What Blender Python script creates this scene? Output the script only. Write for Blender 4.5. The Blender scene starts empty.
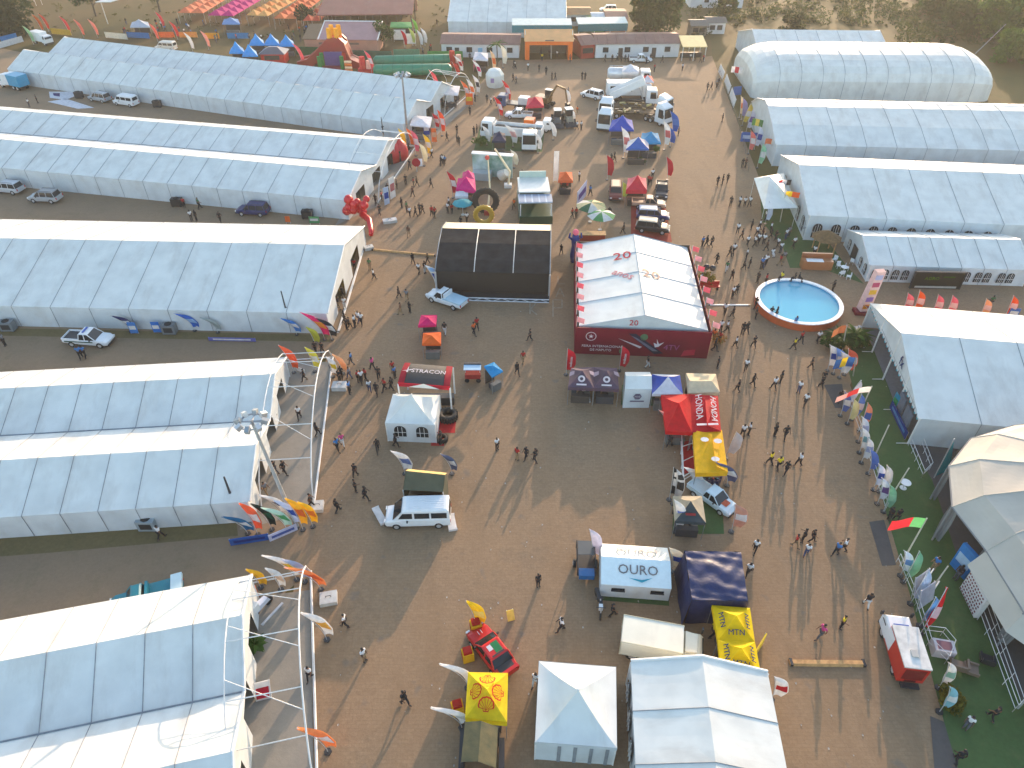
import bpy, math, random
from mathutils import Vector, Matrix
R = math.radians
rnd = random.Random(7)
scene = bpy.context.scene
COL = scene.collection
# ------------------------------------------------------------------ survey
PITCH, FOC, CAMH = R(40.0), 710.0, 48.0
_c, _s = math.cos(PITCH), math.sin(PITCH)
def at(px, py, z=0.0):
    """ground survey: the place whose image was measured at (px, py), at height z"""
    a = (px - 512) / FOC; b = (384 - py) / FOC
    d = Vector((a, _c + b * _s, -_s + b * _c))
    t = (z - CAMH) / d.z
    return Vector((d.x * t, d.y * t, z))
def ang(p, q): return math.atan2(q.y - p.y, q.x - p.x)
# ------------------------------------------------------------------ materials
MATS = {}
def srgb(r, g, b):
    f = lambda c: (c / 12.92 if c <= .04045 else ((c + .055) / 1.055) ** 2.4)
    return (f(r / 255), f(g / 255), f(b / 255))
def mat(name, col, rough=.7, var=.12, scale=3.0, bump=0.0, metal=0.0, trans=0.0, spec=.5, col2=None, dirt=0.0):
    if name in MATS: return MATS[name]
    m = bpy.data.materials.new(name); m.use_nodes = True
    nt = m.node_tree; N = nt.nodes; Lk = nt.links
    p = N['Principled BSDF']
    p.inputs['Roughness'].default_value = rough
    p.inputs['Metallic'].default_value = metal
    p.inputs['Specular IOR Level'].default_value = spec
    tc = N.new('ShaderNodeTexCoord')
    nz = N.new('ShaderNodeTexNoise'); nz.inputs['Scale'].default_value = scale; nz.inputs['Detail'].default_value = 5
    Lk.new(tc.outputs['Object'], nz.inputs['Vector'])
    mx = N.new('ShaderNodeMix'); mx.data_type = 'RGBA'
    c2 = col2 if col2 else tuple(c * (1 - var) for c in col)
    c1 = col if col2 else tuple(min(1, c * (1 + var * .5)) for c in col)
    mx.inputs[6].default_value = (*c1, 1); mx.inputs[7].default_value = (*c2, 1)
    rp = N.new('ShaderNodeMapRange'); rp.inputs[1].default_value = .35; rp.inputs[2].default_value = .68
    Lk.new(nz.outputs['Fac'], rp.inputs[0]); Lk.new(rp.outputs[0], mx.inputs[0])
    out = mx.outputs[2]
    if dirt:
        n2 = N.new('ShaderNodeTexNoise'); n2.inputs['Scale'].default_value = .35; n2.inputs['Detail'].default_value = 7; n2.inputs['Roughness'].default_value = .65
        mp = N.new('ShaderNodeMapping'); mp.inputs['Scale'].default_value = (1.6, .5, 1)
        Lk.new(tc.outputs['Object'], mp.inputs[0]); Lk.new(mp.outputs[0], n2.inputs['Vector'])
        r2 = N.new('ShaderNodeMapRange'); r2.inputs[1].default_value = .5; r2.inputs[2].default_value = .8; r2.inputs[4].default_value = dirt
        Lk.new(n2.outputs['Fac'], r2.inputs[0])
        m2 = N.new('ShaderNodeMix'); m2.data_type = 'RGBA'; m2.inputs[7].default_value = (.42, .38, .32, 1)
        Lk.new(r2.outputs[0], m2.inputs[0]); Lk.new(out, m2.inputs[6]); out = m2.outputs[2]
    Lk.new(out, p.inputs['Base Color'])
    if bump:
        bp = N.new('ShaderNodeBump'); bp.inputs['Strength'].default_value = bump; bp.inputs['Distance'].default_value = .1
        Lk.new(nz.outputs['Fac'], bp.inputs['Height']); Lk.new(bp.outputs[0], p.inputs['Normal'])
    if trans:
        t = N.new('ShaderNodeBsdfTranslucent'); Lk.new(out, t.inputs['Color'])
        ms = N.new('ShaderNodeMixShader'); ms.inputs[0].default_value = trans
        Lk.new(p.outputs[0], ms.inputs[1]); Lk.new(t.outputs[0], ms.inputs[2])
        Lk.new(ms.outputs[0], N['Material Output'].inputs['Surface'])
    MATS[name] = m
    return m
def fab(r, g, b):            # dyed banner / canopy cloth from an sRGB triple
    return mat('cloth_%d_%d_%d' % (r, g, b), srgb(r, g, b), .75, .12, 2.0, .05, trans=.3, spec=.25)
def paint(r, g, b): return mat('paint_%d_%d_%d' % (r, g, b), srgb(r, g, b), .32, .06, 1.5)
PVC = mat('marquee_pvc', (.74, .75, .70), .5, .10, .5, .2, trans=.08, dirt=.5)
PVCW = mat('marquee_wall_pvc', (.64, .68, .69), .55, .10, .6, .15, trans=.08, dirt=.4)
ALU = mat('aluminium', (.62, .62, .62), .4, .1, 2, metal=.5)
WHITEM = mat('white_steel', (.74, .73, .70), .45, .1, 2)
SEAM = mat('keder_seam', (.24, .26, .28), .6, .2, 2)
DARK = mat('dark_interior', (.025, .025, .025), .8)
GLASS = mat('tinted_glass', (.02, .025, .03), .08, .2, 1)
RUBBER = mat('tyre_rubber', (.02, .02, .02), .8)
BLACKM = mat('black_steel', (.03, .03, .033), .5)
REDL = mat('lamp_red', (.5, .02, .02), .25)
CLEARL = mat('lamp_clear', (.8, .8, .78), .15)
WOOD = mat('timber', srgb(196, 150, 96), .75, .25, 3, .2)
SKIN = mat('skin_brown', srgb(96, 64, 48), .55)
HAIR = mat('hair_black', (.015, .012, .01), .6)
CONC = mat('ballast_concrete', (.55, .54, .51), .85, .15, 2, .1)
# ------------------------------------------------------------------ mesh builder
class MB:
    def __init__(s, M=None): s.v = []; s.f = []; s.mi = []; s.M = M; s.cur = 0
    def pts(s, ps):
        b = len(s.v)
        for p in ps:
            p = Vector(p)
            s.v.append(s.M @ p if s.M is not None else p)
        return b
    def face(s, idx): s.f.append(tuple(idx)); s.mi.append(s.cur)
    def poly(s, ps): b = s.pts(ps); s.face(range(b, b + len(ps))); return s
    def box(s, c, d, rz=0.0, rx=0.0, ry=0.0):
        h = Vector(d) / 2; m = Matrix.Rotation(rz, 3, 'Z') @ Matrix.Rotation(ry, 3, 'Y') @ Matrix.Rotation(rx, 3, 'X')
        b = s.pts([Vector(c) + m @ Vector((h.x * i, h.y * j, h.z * k)) for k in (-1, 1) for i, j in ((-1, -1), (1, -1), (1, 1), (-1, 1))])
        for q in ((3, 2, 1, 0), (4, 5, 6, 7), (0, 1, 5, 4), (1, 2, 6, 5), (2, 3, 7, 6), (3, 0, 4, 7)): s.face([b + i for i in q])
        return s
    def b2(s, x0, x1, y0, y1, z0, z1): return s.box(((x0 + x1) / 2, (y0 + y1) / 2, (z0 + z1) / 2), (x1 - x0, y1 - y0, z1 - z0))
    def tube(s, path, r, n=6, cap=True):
        path = [Vector(p) for p in path]; rs = r if isinstance(r, (list, tuple)) else [r] * len(path)
        rings = []
        for i, p in enumerate(path):
            d = (path[min(i + 1, len(path) - 1)] - path[max(i - 1, 0)]).normalized()
            a = d.cross(Vector((0, 0, 1)) if abs(d.z) < .9 else Vector((1, 0, 0))).normalized(); c = d.cross(a)
            rings.append(s.pts([p + (a * math.cos(2 * math.pi * k / n) + c * math.sin(2 * math.pi * k / n)) * rs[i] for k in range(n)]))
        for i in range(len(rings) - 1):
            for k in range(n):
                k2 = (k + 1) % n
                s.face((rings[i] + k, rings[i] + k2, rings[i + 1] + k2, rings[i + 1] + k))
        if cap:
            s.face([rings[0] + k for k in reversed(range(n))]); s.face([rings[-1] + k for k in range(n)])
        return s
    def loft(s, rings, cap=True, closed=True):
        bs = [s.pts(r) for r in rings]; n = len(rings[0])
        for i in range(len(bs) - 1):
            for k in range(n if closed else n - 1):
                k2 = (k + 1) % n
                s.face((bs[i] + k, bs[i] + k2, bs[i + 1] + k2, bs[i + 1] + k))
        if cap:
            s.face([bs[0] + k for k in reversed(range(n))]); s.face([bs[-1] + k for k in range(n)])
        return s
    def prism(s, ps, off):
        """closed slab: polygon ps extruded by the vector off"""
        ps = [Vector(p) for p in ps]; o = Vector(off); n = len(ps)
        a = s.pts(ps); b = s.pts([p + o for p in ps])
        s.face([a + k for k in reversed(range(n))]); s.face([b + k for k in range(n)])
        for k in range(n): s.face((a + k, a + (k + 1) % n, b + (k + 1) % n, b + k))
        return s
    def grid(s, fn, nu, nv):
        b = s.pts([fn(i / nu, j / nv) for j in range(nv + 1) for i in range(nu + 1)])
        for j in range(nv):
            for i in range(nu):
                q = b + j * (nu + 1) + i
                s.face((q, q + 1, q + nu + 2, q + nu + 1))
        return s
    def ball(s, c, r, n=8, m=6):
        c = Vector(c); r = Vector(r) if not isinstance(r, (int, float)) else Vector((r, r, r))
        rings = []
        for j in range(m + 1):
            t = math.pi * j / m
            rr = max(math.sin(t), .02)
            rings.append([c + Vector((r.x * rr * math.cos(2 * math.pi * k / n), r.y * rr * math.sin(2 * math.pi * k / n), r.z * math.cos(t))) for k in range(n)])
        return s.loft(rings)
    def build(s, name, mats, parent=None, smooth=False):
        me = bpy.data.meshes.new(name); me.from_pydata([tuple(v) for v in s.v], [], s.f)
        ms = mats if isinstance(mats, (list, tuple)) else [mats]
        for m in ms: me.materials.append(m)
        if len(ms) > 1: me.polygons.foreach_set('material_index', s.mi)
        if smooth: me.polygons.foreach_set('use_smooth', [True] * len(me.polygons))
        me.update()
        o = bpy.data.objects.new(name, me); COL.objects.link(o)
        if parent is not None: o.parent = parent
        return o
def tag(o, label, cat, group=None):
    o['label'] = label; o['category'] = cat
    if group: o['group'] = group
    return o
def thing(name, label, cat, loc=(0, 0, 0), rz=0.0, group=None):
    o = bpy.data.objects.new(name, None); COL.objects.link(o)
    o.empty_display_size = .3
    o.location = loc; o.rotation_euler = (0, 0, rz)
    return tag(o, label, cat, group)
def struct(o, kind='structure'): o['kind'] = kind; return o
def copy_tree(o, parent=None):
    c = o.copy(); COL.objects.link(c)
    if parent is not None: c.parent = parent
    for ch in list(o.children): copy_tree(ch, c)
    return c
def lettering(txt, size, mtl, parent, loc, rot=(0, 0, 0), name='lettering', stretch=1.0):
    cu = bpy.data.curves.new('glyphs', 'FONT'); cu.body = txt; cu.size = size; cu.align_x = 'CENTER'; cu.align_y = 'CENTER'
    cu.extrude = .012; cu.resolution_u = 2
    t = bpy.data.objects.new('glyphs', cu); COL.objects.link(t)
    dg = bpy.context.evaluated_depsgraph_get()
    me = bpy.data.meshes.new_from_object(t.evaluated_get(dg)); bpy.data.objects.remove(t)
    me.materials.clear(); me.materials.append(mtl)
    o = bpy.data.objects.new(name, me); COL.objects.link(o)
    if parent is not None: o.parent = parent
    o.matrix_local = rot if isinstance(rot, Matrix) else Matrix.Translation(loc) @ Matrix.Rotation(rot[2], 4, 'Z') @ Matrix.Rotation(rot[1], 4, 'Y') @ Matrix.Rotation(rot[0], 4, 'X') @ Matrix.Diagonal((stretch, 1, 1, 1))
    return o
def frame(p, ex, ey, off=.02):
    """local matrix with x along ex, y along ey, lifted off the surface"""
    ex = Vector(ex).normalized(); ey = Vector(ey); ey = (ey - ex * ey.dot(ex)).normalized(); ez = ex.cross(ey)
    m = Matrix((ex, ey, ez)).transposed().to_4x4(); m.translation = Vector(p) + ez * off
    return m
# ------------------------------------------------------------------ camera, sun, sky
cam = bpy.data.cameras.new('camera'); co = bpy.data.objects.new('camera', cam); COL.objects.link(co)
cam.sensor_fit = 'HORIZONTAL'; cam.sensor_width = 36; cam.lens = 36 * FOC / 1024
cam.clip_end = 3000; cam.clip_start = .5
co.location = (0, 0, CAMH); co.rotation_euler = (math.pi / 2 - PITCH, 0, 0)
scene.camera = co
SUN_EL, SUN_AZ = R(11.5), R(19.4)       # azimuth measured from +Y towards +X
sd = Vector((math.sin(SUN_AZ) * math.cos(SUN_EL), math.cos(SUN_AZ) * math.cos(SUN_EL), math.sin(SUN_EL)))
sl = bpy.data.lights.new('sun', 'SUN'); sl.energy = 2.0; sl.angle = R(.55); sl.color = (.95, .67, .45)
so = bpy.data.objects.new('sun', sl); COL.objects.link(so)
so.rotation_euler = (-sd).to_track_quat('-Z', 'Y').to_euler(); so.location = (60, 200, 80)
w = bpy.data.worlds.new('World'); scene.world = w; w.use_nodes = True
nt = w.node_tree
bg = nt.nodes['Background']
sky = nt.nodes.new('ShaderNodeTexSky'); sky.sky_type = 'NISHITA'; sky.sun_disc = False
sky.sun_elevation = SUN_EL; sky.sun_rotation = SUN_AZ; sky.air_density = 1.0; sky.dust_density = 1.2; sky.ozone_density = 1.0
nt.links.new(sky.outputs[0], bg.inputs[0]); bg.inputs[1].default_value = .15
scene.view_settings.view_transform = 'Standard'; scene.view_settings.look = 'None'
scene.view_settings.gamma = 1.0; scene.view_settings.use_curve_mapping = False
scene.view_settings.exposure = 1.78
scene.cycles.max_bounces = 5; scene.cycles.diffuse_bounces = 3; scene.cycles.transparent_max_bounces = 6
scene.cycles.use_denoising = True
# ------------------------------------------------------------------ ground
def gmat(name, c1, c2, c3, s1, s2, mottle, rough=.9, brick=0.0, bumps=.3):
    m = bpy.data.materials.new(name); m.use_nodes = True
    nt = m.node_tree; N = nt.nodes; Lk = nt.links; p = N['Principled BSDF']
    p.inputs['Roughness'].default_value = rough; p.inputs['Specular IOR Level'].default_value = .25
    tc = N.new('ShaderNodeTexCoord')
    def noise(sc, det=6, ro=.6, sx=1, sy=1):
        n = N.new('ShaderNodeTexNoise'); n.inputs['Scale'].default_value = sc; n.inputs['Detail'].default_value = det; n.inputs['Roughness'].default_value = ro
        mp = N.new('ShaderNodeMapping'); mp.inputs['Scale'].default_value = (sx, sy, 1)
        Lk.new(tc.outputs['Object'], mp.inputs[0]); Lk.new(mp.outputs[0], n.inputs['Vector']); return n.outputs['Fac']
    def ramp(fac, a, b, lo=0, hi=1):
        r = N.new('ShaderNodeMapRange'); r.inputs[1].default_value = a; r.inputs[2].default_value = b; r.inputs[3].default_value = lo; r.inputs[4].default_value = hi
        Lk.new(fac, r.inputs[0]); return r.outputs[0]
    def mix(f, a, b, mode='MIX'):
        x = N.new('ShaderNodeMix'); x.data_type = 'RGBA'; x.blend_type = mode
        if isinstance(f, float): x.inputs[0].default_value = f
        else: Lk.new(f, x.inputs[0])
        for k, q in ((6, a), (7, b)):
            if isinstance(q, tuple): x.inputs[k].default_value = (*q, 1)
            else: Lk.new(q, x.inputs[k])
        return x.outputs[2]
    big = noise(s1, 5, .6); mid = noise(s2, 7, .7); fine = noise(1.3, 5, .75); grain = noise(3.6, 3, .75)
    c = mix(ramp(big, .38, .64), c1, c2)
    c = mix(ramp(mid, .52, .74, 0, .75), c, c3)
    c = mix(ramp(fine, .3, .7, 0, mottle), c, tuple(q * .62 for q in c1), 'MIX')
    c = mix(ramp(grain, .4, .66, 0, mottle * .9), c, tuple(min(1, q * 1.35) for q in c2))
    if brick:
        b = N.new('ShaderNodeTexBrick'); b.inputs['Scale'].default_value = 1.0
        b.inputs['Brick Width'].default_value = .5; b.inputs['Row Height'].default_value = .25; b.inputs['Mortar Size'].default_value = .02
        b.inputs['Color1'].default_value = (1, 1, 1, 1); b.inputs['Color2'].default_value = (.82, .80, .8, 1); b.inputs['Mortar'].default_value = (.72, .72, .72, 1)
        Lk.new(tc.outputs['Object'], b.inputs['Vector'])
        c = mix(brick, c, b.outputs['Color'], 'MULTIPLY')
        st = noise(.18, 6, .6, 2.2, .35)               # long wheel and wear streaks down the avenue
        c = mix(ramp(st, .52, .72, 0, .6), c, tuple(q * .66 for q in c1))
        spots = noise(.55, 2, .5)
        c = mix(ramp(spots, .66, .74, 0, .5), c, (.16, .14, .12))
    Lk.new(c, p.inputs['Base Color'])
    bp = N.new('ShaderNodeBump'); bp.inputs['Strength'].default_value = bumps; bp.inputs['Distance'].default_value = .05
    Lk.new(grain, bp.inputs['Height']); Lk.new(bp.outputs[0], p.inputs['Normal'])
    return m
M_DIRT = gmat('savanna_earth', srgb(92, 76, 40), srgb(80, 76, 36), srgb(58, 68, 28), .03, .12, .4)
M_PAVE = gmat('plaza_pavers', srgb(156, 127, 97), srgb(140, 118, 94), srgb(114, 103, 88), .06, .22, .5, brick=.4)
M_LANE = gmat('service_lane', srgb(146, 123, 98), srgb(132, 113, 92), srgb(112, 102, 76), .05, .3, .3)
M_TURF = gmat('green_turf_carpet', srgb(78, 100, 58), srgb(66, 90, 50), srgb(104, 106, 70), .14, .35, .5)
M_GRAV = gmat('dark_gravel', srgb(98, 92, 88), srgb(84, 80, 78), srgb(74, 72, 72), .2, .6, .4)
M_DECK = gmat('deck_boards', srgb(150, 142, 130), srgb(136, 130, 120), srgb(120, 116, 108), .2, .5, .2)
M_GRASS = gmat('verge_grass', srgb(112, 98, 66), srgb(118, 102, 70), srgb(88, 86, 52), .15, .5, .35)
M_FIELD = gmat('dry_field', srgb(104, 80, 46), srgb(84, 76, 38), srgb(58, 68, 28), .04, .14, .4)
def sheet(name, pts, z, m, kind='structure', n=0):
    mb = MB(); mb.poly([(p[0], p[1], z) for p in pts]); o = mb.build(name, m); struct(o, kind); return o
def gp(*px): return [at(x, y) for x, y in px]
sheet('ground', [(-1500, -300), (1500, -300), (1500, 2600), (-1500, 2600)], 0, M_DIRT)
sheet('plaza', gp((250, 900), (330, 330), (360, 240), (402, 150), (445, 110), (480, 84), (500, 60), (690, 58), (712, 56), (760, 180), (830, 230), (1160, 292), (1160, 330), (866, 345), (850, 385), (905, 540), (985, 900)), .004, M_PAVE)
# service lanes between the left marquees
sheet('lane', gp((-200, 62), (-200, 108), (0, 110), (402, 150), (445, 110), (200, 90), (60, 60), (0, 48)), .004, M_LANE)
sheet('lane', gp((-260, 166), (-260, 218), (358, 238), (376, 222), (405, 152), (340, 170)), .008, M_LANE)
sheet('lane', gp((-300, 300), (-340, 385), (290, 380), (338, 348), (352, 300)), .012, M_LANE)
sheet('lane', gp((-420, 500), (-540, 720), (230, 640), (306, 575), (322, 500)), .016, M_LANE)
sheet('grass_verge', gp((-300, 322), (-300, 330), (330, 342), (331, 335)), .020, M_GRASS)
sheet('grass_verge', gp((-300, 556), (-300, 580), (60, 552), (238, 536), (236, 516)), .024, M_GRASS)
# entrance decks
sheet('deck', gp((240, 530), (312, 512), (332, 362), (272, 362)), .028, M_DECK)
sheet('deck', gp((225, 800), (314, 800), (311, 590), (235, 600)), .028, M_DECK)
sheet('deck', gp((335, 226), (378, 206), (416, 150), (380, 150)), .028, M_DECK)
sheet('deck', gp((398, 146), (432, 140), (470, 104), (436, 92)), .028, M_DECK)
# right side: turf, gravel, grass
sheet('gravel', gp((905, 440), (1100, 440), (1300, 900), (985, 770), (952, 600)), .012, M_GRAV)
sheet('turf', gp((843, 350), (880, 345), (908, 440), (932, 480), (968, 590), (1024, 705), (1080, 800), (962, 800), (944, 722), (908, 588), (888, 520), (864, 430)), .020, M_TURF)
sheet('kerb_mat', gp((824, 385), (842, 384), (846, 408), (835, 408)), .024, M_GRAV)
sheet('kerb_mat', gp((869, 522), (884, 520), (896, 565), (882, 566)), .024, M_GRAV)
sheet('kerb_mat', gp((930, 716), (944, 722), (958, 770), (936, 790)), .024, M_GRAV)
sheet('lawn', gp((760, 192), (790, 192), (848, 268), (864, 284), (820, 268), (790, 268), (782, 245), (762, 222)), .016, M_TURF)
sheet('lawn', gp((480, 126), (545, 128), (542, 152), (474, 150)), .016, M_TURF)
# fields beyond
sheet('field', gp((-200, 40), (0, 46), (60, 36), (310, 66), (480, 82), (500, 60), (450, 58), (430, 0), (300, -40), (-200, -40)), .002, M_FIELD)
sheet('path', gp((430, 62), (450, 58), (470, 0), (440, -30), (424, 0)), .006, M_FIELD)
sheet('path', gp((712, 56), (700, 56), (684, 36), (690, 0), (680, -30), (702, -30), (710, 20)), .006, M_FIELD)
sheet('field', gp((900, 40), (1060, 44), (1060, 20), (940, 30)), .006, M_FIELD)
# ------------------------------------------------------------------ marquees
def lerp(a, b, t): return a + (b - a) * t
def marquee(label, O, deg, L, prof, bay, sgn=1, gable0=True, gable1=True, wallpanels=True, sag=.07, ov=.18, roofm=None, group=None, openings0=0, wall_near=True, wall_far=True, seamr=.032, cross=None):
    """frame marquee: local x runs along the hall, local y across it (times sgn); prof = [(v, z)...] from near eave to far eave"""
    t = thing('marquee', label, 'marquee', (O[0], O[1], 0), R(deg), group)
    roofm = roofm or PVC
    nb = max(1, round(L / bay)); bay = L / nb
    P = lambda u, v, z: (u, sgn * v, z)
    mb = MB(); seam = MB(); K = 5
    # evenly resample each slope
    for b in range(nb):
        u0, u1 = b * bay, (b + 1) * bay
        if b == 0: u0 -= ov
        if b == nb - 1: u1 += ov
        for (v0, z0), (v1, z1) in zip(prof[:-1], prof[1:]):
            w = math.hypot(v1 - v0, z1 - z0); ph = rnd.uniform(.6, 1.3)
            def fn(i, j, u0=u0, u1=u1, v0=v0, z0=z0, v1=v1, z1=z1, ph=ph, w=w):
                sg = sag * ph * math.sin(math.pi * i) * math.sin(math.pi * j) ** .7 if w > 2 else 0
                nx, nz = -(z1 - z0) / w, (v1 - v0) / w
                return P(lerp(u0, u1, i), lerp(v0, v1, j) - nx * sg, lerp(z0, z1, j) - nz * sg)
            mb.grid(fn, 4, 5 if w > 2 else 1)
    mb.build('roof', roofm, t)
    for b in range(nb + 1):
        u = b * bay
        if 0 < b < nb:
            seam.tube([P(u, v, z + .02) for v, z in prof], seamr, 4)
        for v, on in ((prof[0][0], wall_near), (prof[-1][0], wall_far)):
            if on:
                vv = v - .03 if v == prof[0][0] else v + .03
                seam.tube([P(u, vv, 0.03), P(u, vv, prof[0][1])], seamr * .9, 4)
    # valley gutters
    for k in range(1, len(prof) - 1):
        if prof[k][1] < prof[k - 1][1] and prof[k][1] < prof[k + 1][1]:
            seam.tube([P(0, prof[k][0], prof[k][1] + .04), P(L, prof[k][0], prof[k][1] + .04)], .06, 4)
    seam.build('roof_seam', SEAM, t)
    for v, z, on in ((prof[0][0], prof[0][1], wall_near), (prof[-1][0], prof[-1][1], wall_far)):
        if not on: continue
        wl = MB()
        for b in range(nb):
            s2 = rnd.uniform(.03, .09)
            wl.grid(lambda i, j, b=b, v=v, z=z, s2=s2: P((b + i) * bay, v + s2 * math.sin(math.pi * i) * math.sin(math.pi * j) * (1 if v == prof[0][0] else -1), z * j), 4, 3)
        wl.build('side_wall', PVCW, t)
    for u, on, op in ((0.0, gable0, openings0), (L, gable1, 0)):
        if not on: continue
        base = [(v, 0) for v, _ in (prof[-1], prof[0])]
        g = MB()
        if op:
            # gable with a row of open doorways: posts, header and peak
            w = prof[-1][0] - prof[0][0]; n = op; dh = min(prof[0][1] - .45, 2.5)
            g.poly([P(u, v, z) for v, z in prof] + [P(u, prof[-1][0], dh), P(u, prof[0][0], dh)])
            cw = w / n
            for i in range(n):
                if i % 2 == 0: g.poly([P(u, i * cw, 0), P(u, (i + 1) * cw, 0), P(u, (i + 1) * cw, dh), P(u, i * cw, dh)])
            g.build('gable_wall', PVCW, t)
            for i in range(n):
                if i % 2 == 1: MB().box(P(u + .9, (i + .5) * cw, dh / 2), (.05, cw * .96, dh - .06)).build('doorway_dark', DARK, t)  # dark panel painted for the shade inside the open door
        else:
            g.poly([P(u, v, z) for v, z in prof] + [P(u, v, z) for v, z in base]); g.build('gable_wall', PVCW, t)
        e = MB(); e.tube([P(u + (-ov if u == 0 else ov), v, z + .02) for v, z in prof], .10, 5)
        e.tube([P(u, prof[0][0], 0), P(u, prof[0][0], prof[0][1])], .08, 5); e.tube([P(u, prof[-1][0], 0), P(u, prof[-1][0], prof[-1][1])], .08, 5)
        e.build('gable_frame', WHITEM, t)
    return t
def single(W, e, r): return [(0, e), (W * .5, r), (W, e)]
def double(W, e, r, v): return [(0, e), (W * .25, r), (W * .5, v), (W * .75, r), (W, e)]
G_L = None
mT1 = marquee('long white double-ridged marquee farthest back on the left, below the green tubes', (-19.1, 124.6), 159.9, 92, double(21.7, 2.9, 5.4, 3.3), 4.1, -1, openings0=7, sag=.05)
mT2 = marquee('white double-ridged marquee second from the back on the left, beside the red arch balloon', (-23.6, 94.3), 168.4, 105, double(24, 3.0, 4.9, 3.3), 4.1, -1, openings0=7, sag=.05)
mT3 = marquee('wide single-ridged white marquee in the middle of the left row, patrol pickup beside it', (-20.9, 66.2), 177.7, 95, single(20.8, 2.8, 5.7), 4.55, -1, openings0=5)
mT4 = marquee('white double-ridged marquee with floodlight mast at its front corner', (-22.0, 38.9), 184.9, 66, double(19.6, 2.6, 4.35, 2.7), 2.95, -1, openings0=7)
mT5 = marquee('nearest white double-ridged marquee at lower left, teal car parked behind it', (-15.4, 13.4), 192.8, 45, double(18.2, 3.4, 5.15, 3.4), 3.05, -1, openings0=7)
# ---- right hand row
def arch_prof(W, e, r, n=8):
    out = []
    for i in range(n + 1):
        a = math.pi * i / n
        out.append((W / 2 - W / 2 * math.cos(a), e + (r - e) * math.sin(a) ** .8))
    return out
mR2 = marquee('white arched-roof marquee behind the swimming pool side, third from the back on the right', (43.1, 113.5), -3.7, 62, [(0, 3.6), (4.5, 5.3), (9.6, 6.6), (12, 6.75), (17, 5.4), (20.5, 3.6)], 4.6, 1)
mR3 = marquee('large white marquee with arched windows beside the lawn above the pool', (40.4, 88.3), -6.0, 60, single(20.7, 3.7, 6.5), 4.9, 1)
mR4 = marquee('low white marquee with arched windows and a big black screen on its front', (44.9, 77.5), -3.5, 19.3, single(9.3, 2.35, 4.0), 2.75, 1)
mR5 = marquee('tall open-fronted white marquee on the green turf, scalloped edge on its gable', (37.8, 48.3), -8.6, 48, single(19.4, 3.3, 6.1), 5.1, 1, gable0=False)
mR0 = marquee('plain white marquee at the back right, in front of the dry grassland', (53.0, 159.0), -2.5, 27.5, single(25, 3.5, 7.0), 4.6, 1)
# R5 open gable: triangular fabric peak with scalloped valance, posts, rail, dark floor
g = MB(); W5, e5, r5 = 19.4, 3.3, 6.1
g.poly([(0, 0, e5), (0, W5 / 2, r5), (0, W5, e5)]); 
for k in range(24):
    y0 = W5 * k / 24; y1 = W5 * (k + 1) / 24
    g.poly([(-.03, y0, e5), (-.03, y1, e5), (-.03, y1 - .12, e5 - .32), (-.03, (y0 + y1) / 2, e5 - .45), (-.03, y0 + .12, e5 - .32)])
g.build('gable_peak', PVCW, mR5)
v = MB()
for k in range(24): v.ball((-.06, W5 * (k + .5) / 24, e5 - .38), (.05, .16, .1), 6, 4)
v.build('valance_trim', fab(90, 170, 185), mR5)
for y in (0, 4.85, 9.7, 14.55, W5):
    MB().tube([(0, y, 0), (0, y, e5 if y in (0, W5) else e5 + (r5 - e5) * (1 - abs(y - W5 / 2) / (W5 / 2)))], .09, 6).build('post', WHITEM, mR5)
    MB().tube([(0, y, .1), (-1.1, y - .15, .1)], .04, 5).build('outrigger', WHITEM, mR5)
MB().b2(.3, 20, .4, W5 - .4, .03, .1).build('floor', mat('hall_floor', (.16, .16, .17), .6), mR5)
for k in range(5):
    MB().b2(-.9 - .3 * k, -.62 - .3 * k, 15.2, 18.4, .05, .9 - .17 * k).build('step', mat('step_grey', (.34, .35, .38), .7), mR5)
lettering('fx', 1.5, fab(30, 60, 120), mR5, None, frame((-.05, W5 / 2 - 2.4, e5 + .9), (0, -1, 0), (0, 0, 1), .04))
# big banner screens inside R5 gable
for y in (1.3, 3.4): MB().b2(-.1, .05, y, y + 1.6, .3, 2.5).build('banner_panel', fab(120, 128, 140), mR5)
# arched windows
def arch_window(parent, x, y, nrm, w=1.1, h=1.6, z0=.7, axis='x'):
    m = MB(); n = 8; sx = 0.0
    out = [(-w / 2, z0), (w / 2, z0)] + [(w / 2 * math.cos(math.pi * i / n), z0 + h - w / 2 + w / 2 * math.sin(math.pi * i / n)) for i in range(n + 1)]
    f = (lambda a, z, d: (x + a, y + nrm * d, z)) if axis == 'x' else (lambda a, z, d: (x + nrm * d, y + a, z))
    m.prism([f(a, z, .02) for a, z in out], Vector(f(0, 0, .05)) - Vector(f(0, 0, .02)))
    o = m.build('window', GLASS, parent)
    q = MB()
    q.tube([f(0, z0, .07), f(0, z0 + h, .07)], .03, 4); q.tube([f(-w / 2, z0 + h * .4, .07), f(w / 2, z0 + h * .4, .07)], .03, 4)
    q.tube([f(-w / 4, z0, .07), f(-w / 4, z0 + h * .85, .07)], .02, 4); q.tube([f(w / 4, z0, .07), f(w / 4, z0 + h * .85, .07)], .02, 4)
    q.build('muntin', WHITEM, o)
for k in range(10):
    arch_window(mR3, 1.4 + k * 2.45, -.06, -1, 1.25, 2.1, .5)
for y in (2.2, 5.2, 15.5): arch_window(mR3, -.06, y, -1, 1.25, 2.1, .5, 'y')
for x in (.8, 2.0, 3.3, 4.5, 10.7, 12.0, 13.4, 14.5, 16.2, 17.3): arch_window(mR4, x, -.06, -1, .85, 1.4, .45)
for y in (1.2, 2.9, 7.5): arch_window(mR4, -.06, y, -1, .85, 1.4, .45, 'y')
MB().box((-.08, 5.4, 1.0), (.06, 1.6, 2.0)).build('doorway_dark', DARK, mR4)  # flat dark panel put in for the dim interior
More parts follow.
